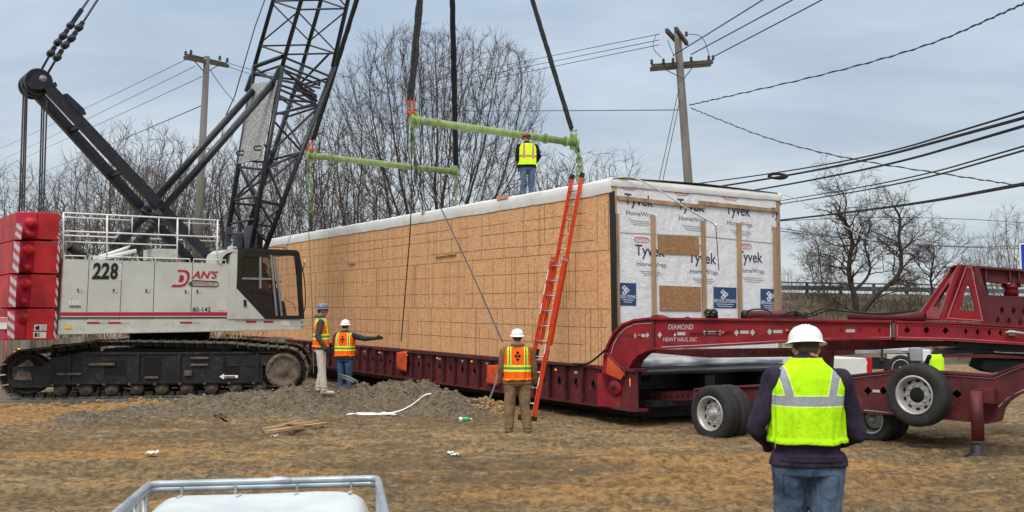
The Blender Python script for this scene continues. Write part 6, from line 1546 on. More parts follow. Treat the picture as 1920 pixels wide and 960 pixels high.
cloth('jacket_grey', (.075, .068, .070), .3); cloth('jacket_dark', (.035, .037, .042), .35); cloth('pants_white', (.50, .46, .42), .15); cloth('cloth_black', (.012, .012, .014), .4); cloth('glove', (.022, .024, .027), .3); cloth('boot_brown', (.16, .10, .06), .3); cloth('boot_pale', (.42, .37, .32), .2)
LIME = (.46, .84, .015); ORANGE = (.90, .13, .012); SILVER = (.30, .32, .34); YEL = (.75, .90, .03)
def vestmat(name, kind, s):
    m, t, b, c = newmat(name); b.inputs['Roughness'].default_value = .8; b.inputs['Specular IOR Level'].default_value = .1
    sx = t.nodes.new('ShaderNodeSeparateXYZ'); t.links.new(c, sx.inputs[0]); x, y, z = [E(t, sx.outputs[i])*(1/s) for i in range(3)]
    ax = x.abs(); n2 = E(t, tex(t, c, 8, 5, .6, (1, 1, .4), dist=.5).outputs[0]); n1 = E(t, tex(t, c, 5, 5, .7).outputs[0])
    if kind == 'lime':
        base = mixc(t, n1.ramp(.3, .7), (.40, .76, .008), (.52, .93, .014)); col = base
        col = mixc(t, (n1.ramp(.60, .72))*(z.gt(1.28))*.35, col, (.30, .45, .05))
        vx = z.ramp(1.28, 1.55, .125, .172); vert = ((ax-vx).abs().lt(.026))*z.gt(1.30)
        band = (z-1.305-y*.04).abs().lt(.030)
        ed = ((ax-vx).abs().lt(.031))*z.gt(1.30); eb = (z-1.305-y*.04).abs().lt(.036)
        col = mixc(t, ed.mx(eb), col, (.72, .95, .25)); col = mixc(t, vert.mx(band), col, SILVER)
    elif kind == 'orange':
        col = mixc(t, n1.ramp(.3, .7), (.80, .10, .008), (.95, .15, .015))
        side = ax.gt(.108)*ax.lt(.170)*z.gt(1.16); col = mixc(t, side, col, YEL)
        v = ((ax-.138).abs().lt(.014))*z.gt(1.16); col = mixc(t, v, col, (.14, .24, .13))
        bb = (z-1.14).abs().lt(.055); col = mixc(t, bb, col, YEL); bs = (z-1.14).abs().lt(.022); col = mixc(t, bs, col, (.14, .25, .15))
        hem = z.lt(.965); col = mixc(t, hem, col, (.9, .25, .03))
        d = None
        for cx, cz in ((-.028, 1.345), (.028, 1.345+.0), (0.0, 1.40), (.0, 1.29)):
            q = ((x-cx).abs()+(z-cz).abs()).lt(.033); d = q if d is None else d.mx(q)
        q = ((x+.028).abs()+(z-1.31).abs()).lt(.012)
        col = mixc(t, d*(y.lt(0)), col, (.025, .01, .01))
    else:
        col = mixc(t, n1.ramp(.3, .7), (.50, .86, .02), (.62, 1.0, .03))
        v = ((ax-.115).abs().lt(.03))*z.gt(1.10); col = mixc(t, v, col, (.75, .16, .06)); v = ((ax-.115).abs().lt(.012))*z.gt(1.10); col = mixc(t, v, col, (.35, .33, .30))
        bb = (z-1.17).abs().lt(.032); col = mixc(t, bb, col, (.75, .16, .06)); bb = (z-1.17).abs().lt(.014); col = mixc(t, bb, col, (.35, .33, .30))
    t.links.new(col, b.inputs['Base Color']); bump(t, b, n2, .7, .05); return name

def person(label, loc, rz, s, pose, mats, vest=None, hat='hat_white', girth=1.0, hatbrim='full', head=(0, 0, 0), voxel=.012, seated=None, hood=False, seed=1, hair=True, glasses=False, group='people on the site'):
    """local frame: x right, y forward, z up; every length scaled by s. mats: top, pants, hand, boot"""
    r = root('person', loc, label, 'person', group, rz)
    S = lambda p: V(p)*s
    g = girth; prims = []
    cap = lambda a, b_, r0, r1, m: prims.append(('cap', S(a), S(b_), r0*s, r1*s, m))
    hipz = pose.get('hipz', .93); dz = hipz-.93; TO, PA, HA, BO, SK, HR = range(6)
    # torso sections: z, rx, ry, yc
    sec = [(.84, .165, .125, 0), (.92, .178, .135, 0), (1.02, .175, .132, 0), (1.14, .178, .13, 0), (1.28, .192, .128, 0), (1.38, .195, .12, -.005), (1.44, .172, .108, -.01), (1.49, .128, .09, -.01), (1.53, .082, .075, 0), (1.56, .066, .066, .01)]
    sec = [((z+dz)*s, rx*s*g, ry*s*(g*.5+.5), yc*s) for z, rx, ry, yc in sec]
    prims.append(('loft', sec, TO))
    for sd_, L in ((-1, pose['L']), (1, pose['R'])):
        hip = (sd_*.095*g, 0, hipz-.02); kn, an = L['knee'], L['ankle']; toe = L.get('toe', (an[0]+sd_*.03, an[1]+.17, an[2]-.045))
        lw = pose.get('legw', 1.0); cap(hip, kn, .098*g*lw**.5, .070*g**.5*lw, PA); cap(kn, (an[0], an[1], an[2]+.03), .070*g**.5*lw, .062*lw, PA)
        cap((an[0], an[1]-.02, an[2]-.025), (an[0], an[1], an[2]+.05), .045, .045, BO); cap((an[0], an[1]-.03, an[2]-.035), toe, .043, .038, BO)
        sh = (sd_*.185*g, -.005, 1.425+dz); el, wr = L['elbow'], L['wrist']
        cap(sh, el, .072*g**.6, .056*g**.5, TO); cap(el, wr, .056*g**.5, .040*g**.3, TO)
        # hand: palm, four fingers with a bend, thumb from the side
        d = (V(wr)-V(el)).normalized(); side = V(L.get('palm', (0, sd_*1.0, 0))); fdir = (side-d*side.dot(d)).normalized() if abs(side.dot(d)) < .99 else V((0, 1, 0)); nrm = d.cross(fdir).normalized()
        w0 = V(wr); pc = w0+d*.055; cap(w0, tuple(w0+d*.04), .028, .034, HA)
        for k, (ln, o_) in enumerate(((.072, -.030), (.082, -.010), (.078, .011), (.062, .030))):
            b0 = w0+d*.045+fdir*o_; cv = nrm*(.25*L.get('curl', 1)*-sd_); k1 = w0+d*.095+fdir*o_*1.1; k2 = k1+(d+cv).normalized()*ln*.5; k3 = k2+(d+cv*2.6).normalized()*ln*.5
            cap(tuple(b0), tuple(k1), .014, .0115, HA); cap(tuple(k1), tuple(k2), .0115, .0105, HA); cap(tuple(k2), tuple(k3), .0105, .0085, HA)
        tb = w0+d*.03+fdir*.03; cap(tuple(tb), tuple(tb+(d+fdir*1.0).normalized()*.045), .015, .012, HA); cap(tuple(tb+(d+fdir*1.0).normalized()*.045), tuple(tb+(d+fdir*1.0).normalized()*.045+d*.035), .012, .009, HA)
    # neck and head (turn/tilt)
    hc = V((head[0], .015+head[1], 1.655+dz+head[2])); nb_ = V((0, -.01, 1.50+dz)); yaw = pose.get('yaw', 0.0); pit = pose.get('nod', 0.0)
    Rm = Matrix.Rotation(yaw, 3, 'Z') @ Matrix.Rotation(-pit, 3, 'X'); H = lambda x, y, z: tuple(hc+Rm @ V((x, y, z)))
    nk = pose.get('neck', .06); cap(tuple(nb_), tuple(hc+V((0, -.02, -.05))), nk, nk*.95, SK)
    ell = lambda c, rr, m: prims.append(('ell', S(c), V(rr)*s, m))
    ell(H(0, -.005, .02), (.077, .094, .10), SK); cap(H(0, .03, -.035), H(0, .055, -.085), .055, .030, SK); cap(H(0, .088, .01), H(0, .108, -.022), .010, .014, SK)
    for sd_ in (-1, 1):
        cap(H(sd_*.078, -.005, .012), H(sd_*.080, -.008, -.022), .012, .009, SK); cap(H(sd_*.03, .088, .022), H(sd_*.034, .084, .022), .012, .012, SK)
    cap(H(-.018, .085, -.052), H(.018, .085, -.052), .010, .010, SK)
    if hair: ell(H(0, -.022, .035), (.080, .088, .098), HR); cap(H(-.03, -.07, -.02), H(.03, -.07, -.02), .032, .032, HR)
    # raw union
    rb = MB()
    def hull_cap(a, b_, r0, r1):
        rb.ball(a, r0, 8); rb.ball(b_, r1, 8); rb.tube(a, b_, r0*.99, r1*.99, n=12)
    for p_ in prims:
        if p_[0] == 'cap': hull_cap(p_[1], p_[2], p_[3], p_[4])
        elif p_[0] == 'ell': rb.ball(p_[1], 1.0, 12, sc=tuple(p_[2]))
        else:
            n = 28; vs = []; sc_ = p_[1]
            for z, rx, ry, yc in sc_: vs += [((rx)*math.copysign(abs(math.cos(a))**.85, math.cos(a)), yc+ry*math.copysign(abs(math.sin(a))**.85, math.sin(a)), z) for a in [2*math.pi*k/n for k in range(n)]]
            fs = [(i*n+k, i*n+(k+1) % n, (i+1)*n+(k+1) % n, (i+1)*n+k) for i in range(len(sc_)-1) for k in range(n)]+[tuple(range(n))[::-1], tuple((len(sc_)-1)*n+k for k in range(n))]
            rb.add(vs, fs, 0, True)
    tmp = rb.build('tmp_body', 'skin'); md = tmp.modifiers.new('r', 'REMESH'); md.mode = 'VOXEL'; md.voxel_size = voxel; sm = tmp.modifiers.new('s', 'SMOOTH'); sm.factor = .5; sm.iterations = 3
    bpy.context.view_layer.update(); me = bpy.data.meshes.new_from_object(tmp.evaluated_get(bpy.context.evaluated_depsgraph_get())); tm_ = tmp.data; bpy.data.objects.remove(tmp); bpy.data.meshes.remove(tm_)
    nv = len(me.vertices); co = np.empty(nv*3, np.float32); me.vertices.foreach_get('co', co); co = co.reshape(-1, 3)
    no = np.array([v_.normal[:] for v_ in me.vertices], np.float32)
    best = np.full(nv, 1e9); lab = np.zeros(nv, int)
    for p_ in prims:
        if p_[0] == 'cap':
            a, b_ = np.array(p_[1]), np.array(p_[2]); ab = b_-a; t_ = np.clip(((co-a)@ab)/max(1e-9, ab@ab), 0, 1); d = np.linalg.norm(co-(a+t_[:, None]*ab), axis=1)-(p_[3]+(p_[4]-p_[3])*t_); m_ = p_[5]
        elif p_[0] == 'ell': rr = np.array(p_[2]); d = (np.linalg.norm((co-np.array(p_[1]))/rr, axis=1)-1)*rr.min(); m_ = p_[3]
        else:
            zs = np.array([q_[0] for q_ in p_[1]]); rx = np.interp(co[:, 2], zs, [q_[1] for q_ in p_[1]]); ry = np.interp(co[:, 2], zs, [q_[2] for q_ in p_[1]]); yc = np.interp(co[:, 2], zs, [q_[3] for q_ in p_[1]])
            d = (np.sqrt((co[:, 0]/rx)**2+((co[:, 1]-yc)/ry)**2)-1)*np.minimum(rx, ry)+np.maximum(0, zs[0]-co[:, 2])*1.0+np.maximum(0, co[:, 2]-zs[-1]); m_ = p_[2]
        w = d < best; best[w] = d[w]; lab[w] = m_
        if p_[0] == 'loft': lab[w & (co[:, 2] < (pose.get('jz', .89)+dz)*s)] = PA
    if not dz and not pose.get('open'):
        up_ = (lab == PA) & (co[:, 2] > pose.get('jz', .89)*s); lab[up_] = TO
        hem_ = (lab == TO) & (co[:, 2] < (pose.get('jz', .89)+.07)*s) & (np.abs(co[:, 0]) < .27*s); co[hem_] += no[hem_]*.012*s
    # hair only at the back and sides below the hat, never on the face
    if hair:
        loc_h = (co/s-np.array(hc))@np.array(Rm); face = (loc_h[:, 1] > .035) & (np.linalg.norm(loc_h, axis=1) < .16); lab[(lab == HR) & face] = SK
    amp = pose.get('fold', .007)*s
    cl_ = (lab == TO) | (lab == PA); idx = np.where(cl_)[0]
    for i in idx:
        x, y, z = co[i]/s; f = noise.noise(V((x*9+seed, y*9, z*5)))*1.1+noise.noise(V((x*20, y*20+seed, z*14)))*.6
        if lab[i] == PA and z < .18: f += .9*math.sin(z*95)*.5
        co[i] += no[i]*amp*f
    me.vertices.foreach_set('co', co.reshape(-1)); 
    names = [mats[0], mats[1], mats[2], mats[3], 'skin', mats[4] if len(mats) > 4 else 'hair']
    me.materials.clear()
    for k in names: me.materials.append(MATS[k])
    for f in me.polygons:
        ls = [lab[v_] for v_ in f.vertices]; f.material_index = int(max(set(ls), key=ls.count)); f.use_smooth = True
    me.name = 'body'; me.update(); ob = bpy.data.objects.new('body', me); COL.objects.link(ob); ob.parent = r
    def local(mb, name, mat, par=None, solid=0):
        me2 = bpy.data.meshes.new(name); me2.from_pydata(mb.v, [], mb.f)
        for k in ([mat] if isinstance(mat, str) else mat): me2.materials.append(MATS[k])
        me2.polygons.foreach_set('material_index', mb.m); me2.polygons.foreach_set('use_smooth', mb.s)
        bm = bmesh.new(); bm.from_mesh(me2); bmesh.ops.recalc_face_normals(bm, faces=bm.faces); bm.to_mesh(me2); bm.free(); o = bpy.data.objects.new(name, me2); COL.objects.link(o); o.parent = par or r
        if solid: q_ = o.modifiers.new('s', 'SOLIDIFY'); q_.thickness = solid
        return o
    m = MB()
    for sd_ in (-1, 1): m.ball(S(H(sd_*.031, .094, .022)), .009*s, 6)
    local(m, 'eyes', 'decal_black' if not glasses else 'decal_black')
    if glasses:
        m = MB(); L = [S(H(x, y, .024)) for x, y in ((-.082, -.01), (-.074, .06), (-.05, .098), (0, .11), (.05, .098), (.074, .06), (.082, -.01))]; m.path(L, .006*s, 6)
        for sd_ in (-1, 1): m.ball(S(H(sd_*.036, .098, .018)), 1, 8, sc=(.026*s, .012*s, .018*s))
        local(m, 'glasses', 'decal_black')
    # vest
    if vest:
        kind, z0, z1, infl = vest; m = MB(); n = 120; K = 64; zs = [q_[0] for q_ in sec]; vs = []
        for i in range(K+1):
            f = i/K; z = (z0+dz+(z1-z0)*f)*s
            rx = np.interp(z, zs, [q_[1] for q_ in sec]); ry = np.interp(z, zs, [q_[2] for q_ in sec]); yc = np.interp(z, zs, [q_[3] for q_ in sec])
            fl = infl*s*(1.15-.3*f)+(.008*s if f < .05 else 0)
            for k in range(n):
                a = 2*math.pi*k/n; c_, s_ = math.cos(a), math.sin(a)
                fo = (noise.noise(V((c_*2.6+seed, s_*2.6, z*2.6)))*.020+noise.noise(V((c_*8, s_*8+seed, z*3.0)))*.014)*s*(1.2-.75*f)
                zz2 = z-(.020*s*(1+noise.noise(V((c_*2, s_*2, seed))))*(1-f))*(1.0)
                vs.append(((rx+fl+fo)*math.copysign(abs(c_)**.85, c_), yc+(ry+fl+fo)*math.copysign(abs(s_)**.85, s_), zz2))
        m.add(vs, [(i*n+k, i*n+(k+1) % n, (i+1)*n+(k+1) % n, (i+1)*n+k) for i in range(K) for k in range(n)], 0, True)
        nm = 'vest_'+kind+'_'+str(seed); vestmat(nm, kind, s)
        if dz:
            pass
        local(m, 'safety_vest', nm, solid=.006*s)
    if hood:
        m = MB(); m.path([S((.085*math.cos(a)*1.05, -.035+.07*math.sin(a), 1.515+dz-.025*math.sin(a)-.0)) for a in [2*math.pi*k/20 for k in range(20)]], .036*s, 9, closed=True)
        m.ball(S((0, -.085, 1.475+dz)), 1, 10, sc=(.095*s, .045*s, .075*s)); local(m, 'hood', mats[0])
    # hard hat
    if hat:
        m = MB(); ax = (Rm @ V((0, -.10, 1))).normalized(); o = S(H(0, -.005, .045)); hs_ = s*.90
        sq = (1.0, 1.18); dome = [(.118, 0), (.117, .02), (.113, .045), (.100, .075), (.078, .098), (.048, .112), (.02, .117), (.001, .118)]
        o2 = len(m.v); xx = (Rm @ V((1, 0, 0))).normalized(); yy = ax.cross(xx).normalized()
        def lath(prof, n=32):
            vs = []; 
            for rr, h in prof:
                for k in range(n): a = 2*math.pi*k/n; q_ = o+ax*h*hs_+(xx*math.cos(a)+yy*math.sin(a)*1.17)*rr*hs_; vs.append(q_)
            m.add(vs, [(i*n+k, i*n+(k+1) % n, (i+1)*n+(k+1) % n, (i+1)*n+k) for i in range(len(prof)-1) for k in range(n)], 0, True)
        lath(dome)
        brim = [(.112, .004), (.130, -.006), (.142, -.015), (.145, -.019), (.141, -.019), (.130, -.012), (.110, -.004)] if hatbrim == 'full' else [(.112, .004), (.124, -.004), (.126, -.010), (.110, -.008)]
        lath(brim)
        for o_ in (-.022, 0, .022):
            pts = [o+xx*o_*hs_+(ax*.1195*math.sin(a)+yy*.1375*math.cos(a))*hs_*(1 if abs(o_) < .01 else .985) for a in [math.radians(25+130*k/10) for k in range(11)]]; m.path(pts, .006*hs_, 6)
        if hatbrim == 'cap': 
            m.add([o+(xx*x+yy*y)*hs_+ax*z*hs_ for x, y, z in ((-.09, .10, 0), (.09, .10, 0), (.06, .175, -.018), (-.06, .175, -.018))], [(0, 1, 2, 3)])
        ht = local(m, 'hard_hat', hat)
    return r
def L_(knee, ankle, elbow, wrist, **k): return dict(knee=knee, ankle=ankle, elbow=elbow, wrist=wrist, **k)
# foreground man, seen from behind
q = P(1512, 700, 6.6)
person('man from behind in lime vest and plum hoodie, closest to the camera', (q.x, 6.6, gz(q.x, 6.6)), math.radians(-6), 1.06,
       dict(L=L_((-.088, .12, .50), (-.10, .10, .10), (-.315, .00, 1.12), (-.20, .25, 1.0)), R=L_((.105, .0, .50), (.115, -.05, .08), (.30, .02, 1.09), (.20, .26, 1.0)), nod=.25, fold=.014, legw=1.3, jz=.90, neck=.078), ('hoodie_plum', 'denim', 'skin', 'boot_brown'),
       vest=('lime', 1.06, 1.558, .024), girth=1.09, head=(0.012, .055, -.045), voxel=.008, seed=3, hood=False)
fg = [o for o in COL.objects if o.name.startswith('person')][-1]
def trims(fg, s=1.06):
    bd = [c for c in fg.children if c.name.startswith('body')][0]; vs_ = [c for c in fg.children if c.name.startswith('safety_vest')][0]
    from mathutils.bvhtree import BVHTree
    def bvh(o): return BVHTree.FromPolygons([v.co[:] for v in o.data.vertices], [p.vertices[:] for p in o.data.polygons])
    def lines(tree, L, rad, name, mat, n=12):
        for pts in L:
            w = []
            for a, b_ in zip(pts[:-1], pts[1:]):
                for k in range(n): x = a[0]+(b_[0]-a[0])*k/n; z = a[1]+(b_[1]-a[1])*k/n; w.append((x, z))
            w.append(pts[-1]); q = []
            for x, z in w:
                h = tree.ray_cast(V((x*s, -1.0, z*s)), V((0, 1, 0)))
                if h[0]: q.append(h[0]+V((0, -.001, 0)))
            if len(q) < 3: continue
            mb = MB(); mb.path(q, rad, 4); me = bpy.data.meshes.new(name); me.from_pydata(mb.v, [], mb.f); me.materials.append(MATS[mat]); o = bpy.data.objects.new(name, me); COL.objects.link(o); o.parent = fg
    tb = bvh(bd); lines(tb, [[(-.165, .85), (-.045, .85), (-.05, .74), (-.105, .70), (-.16, .74), (-.165, .85)], [(.045, .85), (.165, .85), (.16, .74), (.105, .70), (.05, .74), (.045, .85)]], .0028, 'pocket_seam', 'denim_dark')
    lines(tb, [[(0, .885), (.0, .70)]], .003, 'trouser_seam', 'denim_dark'); lines(tb, [[(-.19, .935), (-.08, .93), (.08, .93), (.19, .935)]], .004, 'hem_seam', 'cloth_black')
    tv = bvh(vs_); lines(tv, [[(-.17, 1.055), (0, 1.05), (.17, 1.055)]], .0035, 'vest_binding', 'yellow_paint') if False else None
trims(fg)
# man by the ladder
q = P(970, 700, 17.0)
person('man in tan canvas workwear and orange vest at the foot of the ladder', (q.x, 17.0, gz(q.x, 17.0)), math.radians(2), 1.0,
       dict(L=L_((-.125, .01, .50), (-.14, -.02, .08), (-.275, -.02, 1.14), (-.285, .06, .92)), R=L_((.13, .01, .50), (.17, -.02, .08), (.28, -.02, 1.14), (.30, .05, .92)), nod=0.0, fold=.013, legw=1.22, jz=.87), ('canvas_tan', 'canvas_pants', 'glove', 'boot_brown'),
       vest=('orange', .96, 1.505, .022), girth=1.16, head=(0, 0, 0), voxel=.010, seed=5, hood=True)
# profile man on the heap
q = P(601, 700, 19.9); zf = gz(q.x, 19.9)
person('man in profile with slate hard hat and off-white trousers on the gravel heap', (q.x, 19.9, zf), math.radians(-78), 1.0,
       dict(L=L_((-.09, .03, .50), (-.09, -.03, .08), (-.24, -.08, 1.15), (-.22, .03, .92)), R=L_((.10, .02, .50), (.11, .07, .08), (.24, -.07, 1.15), (.24, .08, .92)), nod=.05, fold=.011, legw=1.1), ('jacket_grey', 'pants_white', 'glove', 'boot_pale'),
       vest=('orange', .95, 1.505, .022), hat='hat_slate', girth=1.05, head=(0, .01, 0), voxel=.010, seed=7, hood=True, glasses=True)
# pointing man
q = P(646, 700, 22.3)
person('man in orange vest and white hard hat pointing to the right beside the profile man', (q.x, 22.3, .20), math.radians(-12), .96,
       dict(L=L_((-.10, .03, .50), (-.11, 0, .08), (-.25, .0, 1.15), (-.25, .10, .93)), R=L_((.10, .03, .50), (.12, 0, .08), (.46, .06, 1.36), (.72, .09, 1.375), palm=(0, 0, 1), curl=.2), nod=.05, fold=.009), ('jacket_dark', 'denim_dark', 'glove', 'cloth_black'),
       vest=('orange', .98, 1.505, .024), girth=1.12, head=(0, .01, 0), voxel=.010, seed=9)
# man on the roof
q = P(989, 420, 24.0); zr = P(989, 243, 24.0).z-1.80
person('man in maroon hard hat and jeans standing on the module roof', (q.x, 24.0, zr), math.radians(12), .965,
       dict(L=L_((-.09, .02, .50), (-.10, 0, .08), (-.26, -.02, 1.17), (-.22, .06, .95)), R=L_((.10, .02, .50), (.11, .02, .08), (.30, -.03, 1.20), (.24, .09, 1.05)), nod=.35, yaw=.3, fold=.009), ('cloth_black', 'denim', 'glove', 'boot_brown'),
       vest=('yellow', .98, 1.505, .022), hat='hat_brown', girth=1.14, head=(-.01, .03, -.01), voxel=.011, seed=11, hatbrim='cap')
# driver in the cab
q = SP.off(-.65).at(493, 560)
person('crane operator in an orange top seated behind the cab window', (q.x, q.y, q.z-.43), math.radians(-52), .95,
       dict(hipz=.62, L=L_((-.12, .42, .62), (-.12, .45, .18), (-.25, .10, .90), (-.18, .34, .92)), R=L_((.12, .42, .62), (.12, .45, .18), (.25, .10, .90), (.18, .34, .92)), fold=.006), ('jacket_dark', 'denim_dark', 'skin', 'cloth_black'),
       vest=('orange', 1.0, 1.505, .022), hat=None, girth=1.0, voxel=.014, seed=13)
# crouching man beyond the dolly
q = P(1754, 672, 25.0)
person('man in a yellow-green vest and dark jacket crouching beyond the red dolly', (q.x, 25.0, .05), math.radians(20), .95,
       dict(hipz=.50, L=L_((-.14, .36, .60), (-.14, .10, .12), (-.24, .10, .80), (-.14, .34, .72)), R=L_((.14, .36, .60), (.14, .10, .12), (.24, .10, .80), (.14, .34, .72)), nod=.4, fold=.008), ('cloth_black', 'denim_dark', 'glove', 'cloth_black'),
       vest=('yellow', .98, 1.505, .022), hat=None, girth=1.05, voxel=.014, seed=15)

# ------------------------------------------------------------------ extension ladder
def ladder():
    R0 = G(1000, 787, .02); R1 = WP.off(.10).at(1089, 329); A_ = AX; n = (R1-R0).cross(A_).normalized(); d = (R1-R0).normalized(); Lt = (R1-R0).length
    if n.dot(EYE-R0) < 0: n = -n
    r = root('extension_ladder', tuple(R0), 'tall orange fibreglass extension ladder leaning on the module side', 'ladder')
    w = .43
    def rail(p, q_, wd, th, name, mat='ladder_orange'):
        m = MB(); dd = q_-p
        m.box(p-n*wd/2-A_*th/2, dd, n*wd, A_*.012); m.box(p-n*wd/2-A_*th/2, dd, n*.012, A_*th); m.box(p+n*(wd/2-.012)-A_*th/2, dd, n*.012, A_*th); return m.build(name, mat, r)
    split = .60
    for o_ in (0, w): rail(R0+A_*o_, R0+A_*o_+d*Lt*.66, .088, .038, 'base_rail')
    off = -n*.09
    for o_ in (.045, w-.045): rail(R0+A_*o_+off+d*Lt*.30, R0+A_*o_+off*0.6+d*Lt, .075, .032, 'fly_rail')
    m = MB(); k = .3
    while k < Lt*.66: m.tube(R0+d*k-A_*.0, R0+d*k+A_*w, .017, n=8); k += .305
    k = Lt*.30+.1
    while k < Lt: a = R0+off*.8+d*k; m.tube(a+A_*.045, a+A_*(w-.045), .016, n=8); k += .305
    m.build('rungs', 'aluminium', r)
    for o_ in (0, w):
        m = MB(); p = R0+A_*o_; m.box(p-d*.06-n*.06-A_*.03, d*.12, n*.12, A_*.06); m.build('foot', 'cable_black', r)
        m = MB(); p = R0+A_*(.045 if o_ == 0 else w-.045)+off*.6+d*Lt; m.box(p-n*.045-A_*.022-d*.02, d*.10, n*.09, A_*.044); m.build('end_cap', 'cable_black', r)
    m = MB()
    for f in (.42, .50, .56): m.box(R0+d*Lt*f+A_*w+n*.046-A_*.02, d*.22, n*.003, A_*.036)
    for f in (.13, .26): m.box(R0+d*Lt*f+n*.046-A_*.018, d*.18, n*.003, A_*.034)
    m.build('safety_decal', 'paper', r)
    m = MB(); m.box(R0+d*Lt*.31+n*.047-A_*.018, d*.22, n*.003, A_*.034); m.build('safety_decal', 'yellow_paint', r)
    for o_ in (0, w):
        m = MB(); m.box(R0+d*Lt*.64+A_*(o_-.03)-n*.06, d*.05, n*.12, A_*.06); m.build('rail_bracket', 'aluminium', r)
    m = MB(); m.box(R0+d*Lt*.24+A_*(w-.06)-n*.08, d*.2, n*.05, A_*.04); m.box(R0+d*Lt*.24+A_*(.02)-n*.08, d*.2, n*.05, A_*.04); m.build('rung_lock', 'cable_black', r)
ladder()

# ------------------------------------------------------------------ liquid tote in the foreground
def tote():
    FL, FR = G(281, 902, 1.16), G(708, 891, 1.16); X_ = (FR-FL); Wd = X_.length; X_.normalize(); Y_ = V((X_.y, -X_.x, 0)); Dp = 1.0
    r = root('liquid_tote', (FL.x, FL.y, 0), 'white plastic liquid tote in a galvanised cage at the bottom edge', 'tote')
    W_ = lambda x, y, z: FL+X_*x+Y_*y+UP*(z-1.16)
    m = MB(); rc = .05
    def ring(z, ins=0.0, rad=.013, mb=m, sag=0.0, flat=False):
        pts = []
        cs = [(rc+ins, rc+ins, 180), (Wd-rc-ins, rc+ins, 270), (Wd-rc-ins, Dp-rc-ins, 0), (rc+ins, Dp-rc-ins, 90)]
        for cx, cy, a0 in cs:
            for k in range(6): a = math.radians(a0+90*k/5); pts.append(W_(cx+rc*math.cos(a), cy+rc*math.sin(a), z))
        mb.path(pts, rad, 8, closed=True)
    ring(1.145, 0, .017); ring(1.122, .0, .015)
    m.ball(W_(Wd*.56, 0, 1.147), 1, 8, sc=(.07, .018, .020)); m.build('cage_rim', 'galvanised', r)
    m = MB()
    for z in (.96, .78, .60, .42, .24): ring(z, .004, .010, m)
    nx, ny = 10, 9
    xs_ = [.14, .37, .64, .88]
    for i in range(4): x = xs_[i]*Wd; m.beam(W_(x, .006, .15), W_(x, .006, 1.13), .030, .012, up=X_); m.path([W_(x, Dp, .15), W_(x, Dp, 1.125)], .013, 6)
    for i in range(5):
        y = .12+i*(Dp-.24)/4
        for x in (0, Wd): m.path([W_(x, y, .15), W_(x, y, 1.125)], .014, 6)
    m.build('cage', 'galvanised', r)
    # tank: rounded box with slightly dished top and dimples
    m = MB(); ins = .035; nx, ny = 56, 48; vs = []; hx, hy = Wd/2-ins, Dp/2-ins; R_ = .13; zt_ = 1.125
    def surf(u_, v_):
        # superellipse mapping of a square patch onto the rounded top and its shoulders
        return None
    prof = []
    for k in range(9): a = math.pi/2*k/8; prof.append((R_*(1-math.cos(a))*0+R_*(1-math.sin(a)), zt_-R_*.55*(1-math.cos(a))))
    N = 96
    def ringpts(inset, z):
        o_ = []
        rr = max(.02, .17-inset*.6); cx, cy = hx-inset-rr, hy-inset-rr
        for k in range(N):
            a = 2*math.pi*k/N; c_, s_ = math.cos(a), math.sin(a)
            ex = .17; x = (hx-inset)*math.copysign(abs(c_)**ex, c_)*1.0; y = (hy-inset)*math.copysign(abs(s_)**ex, s_)
            q_ = W_(Wd/2+x, Dp/2+y, z)
            wz = .012*noise.noise(V((q_.x*3, q_.y*3, z)))
            o_.append(q_+UP*wz)
        return o_
    lv = [(0, .16), (-.0, .3), (.006, .5), (0, .7), (.006, .86), (0, .98), (.012, 1.035), (.035, 1.078), (.07, 1.103), (.11, 1.115), (.18, 1.118), (.28, 1.112), (.40, 1.105)]
    for ins_, z in lv: vs += ringpts(ins_, z)
    fs = [(i*N+k, i*N+(k+1) % N, (i+1)*N+(k+1) % N, (i+1)*N+k) for i in range(len(lv)-1) for k in range(N)]; fs.append(tuple((len(lv)-1)*N+k for k in range(N))); m.add(vs, fs, 0, True)
    for fx in (.17, .41, .66, .89):
        pass
    tk = m.build('tank', 'tote_plastic', r)
    m = MB()
    for fx in (.155, .40, .645, .875): m.ball(W_(Wd*fx, .20, 1.117), 1, 8, sc=(.010, .040, .005))
    sub(tk, 'mould_mark', m, 'mark_grey' if 'mark_grey' in MATS else 'rim_steel')  # small raised grey marks near the far edge of the tank top
    m = MB(); m.lathe([(.11, 0), (.11, .04), (.10, .05), (.001, .05)], W_(Wd/2, Dp*.83, 1.085), n=28); m.build('filler_cap', 'cable_black', r)
    m = MB()
    for y in (0, .42, .84): m.box(W_(0, y, .10), X_*Wd, Y_*.15, UP*.05)
    for x in (0, .45, .9):
        m.box(W_(x*Wd, .02, .0), X_*.1*Wd, Y_*.96, UP*.10)
    m.build('pallet', 'lumber', r)
tote()

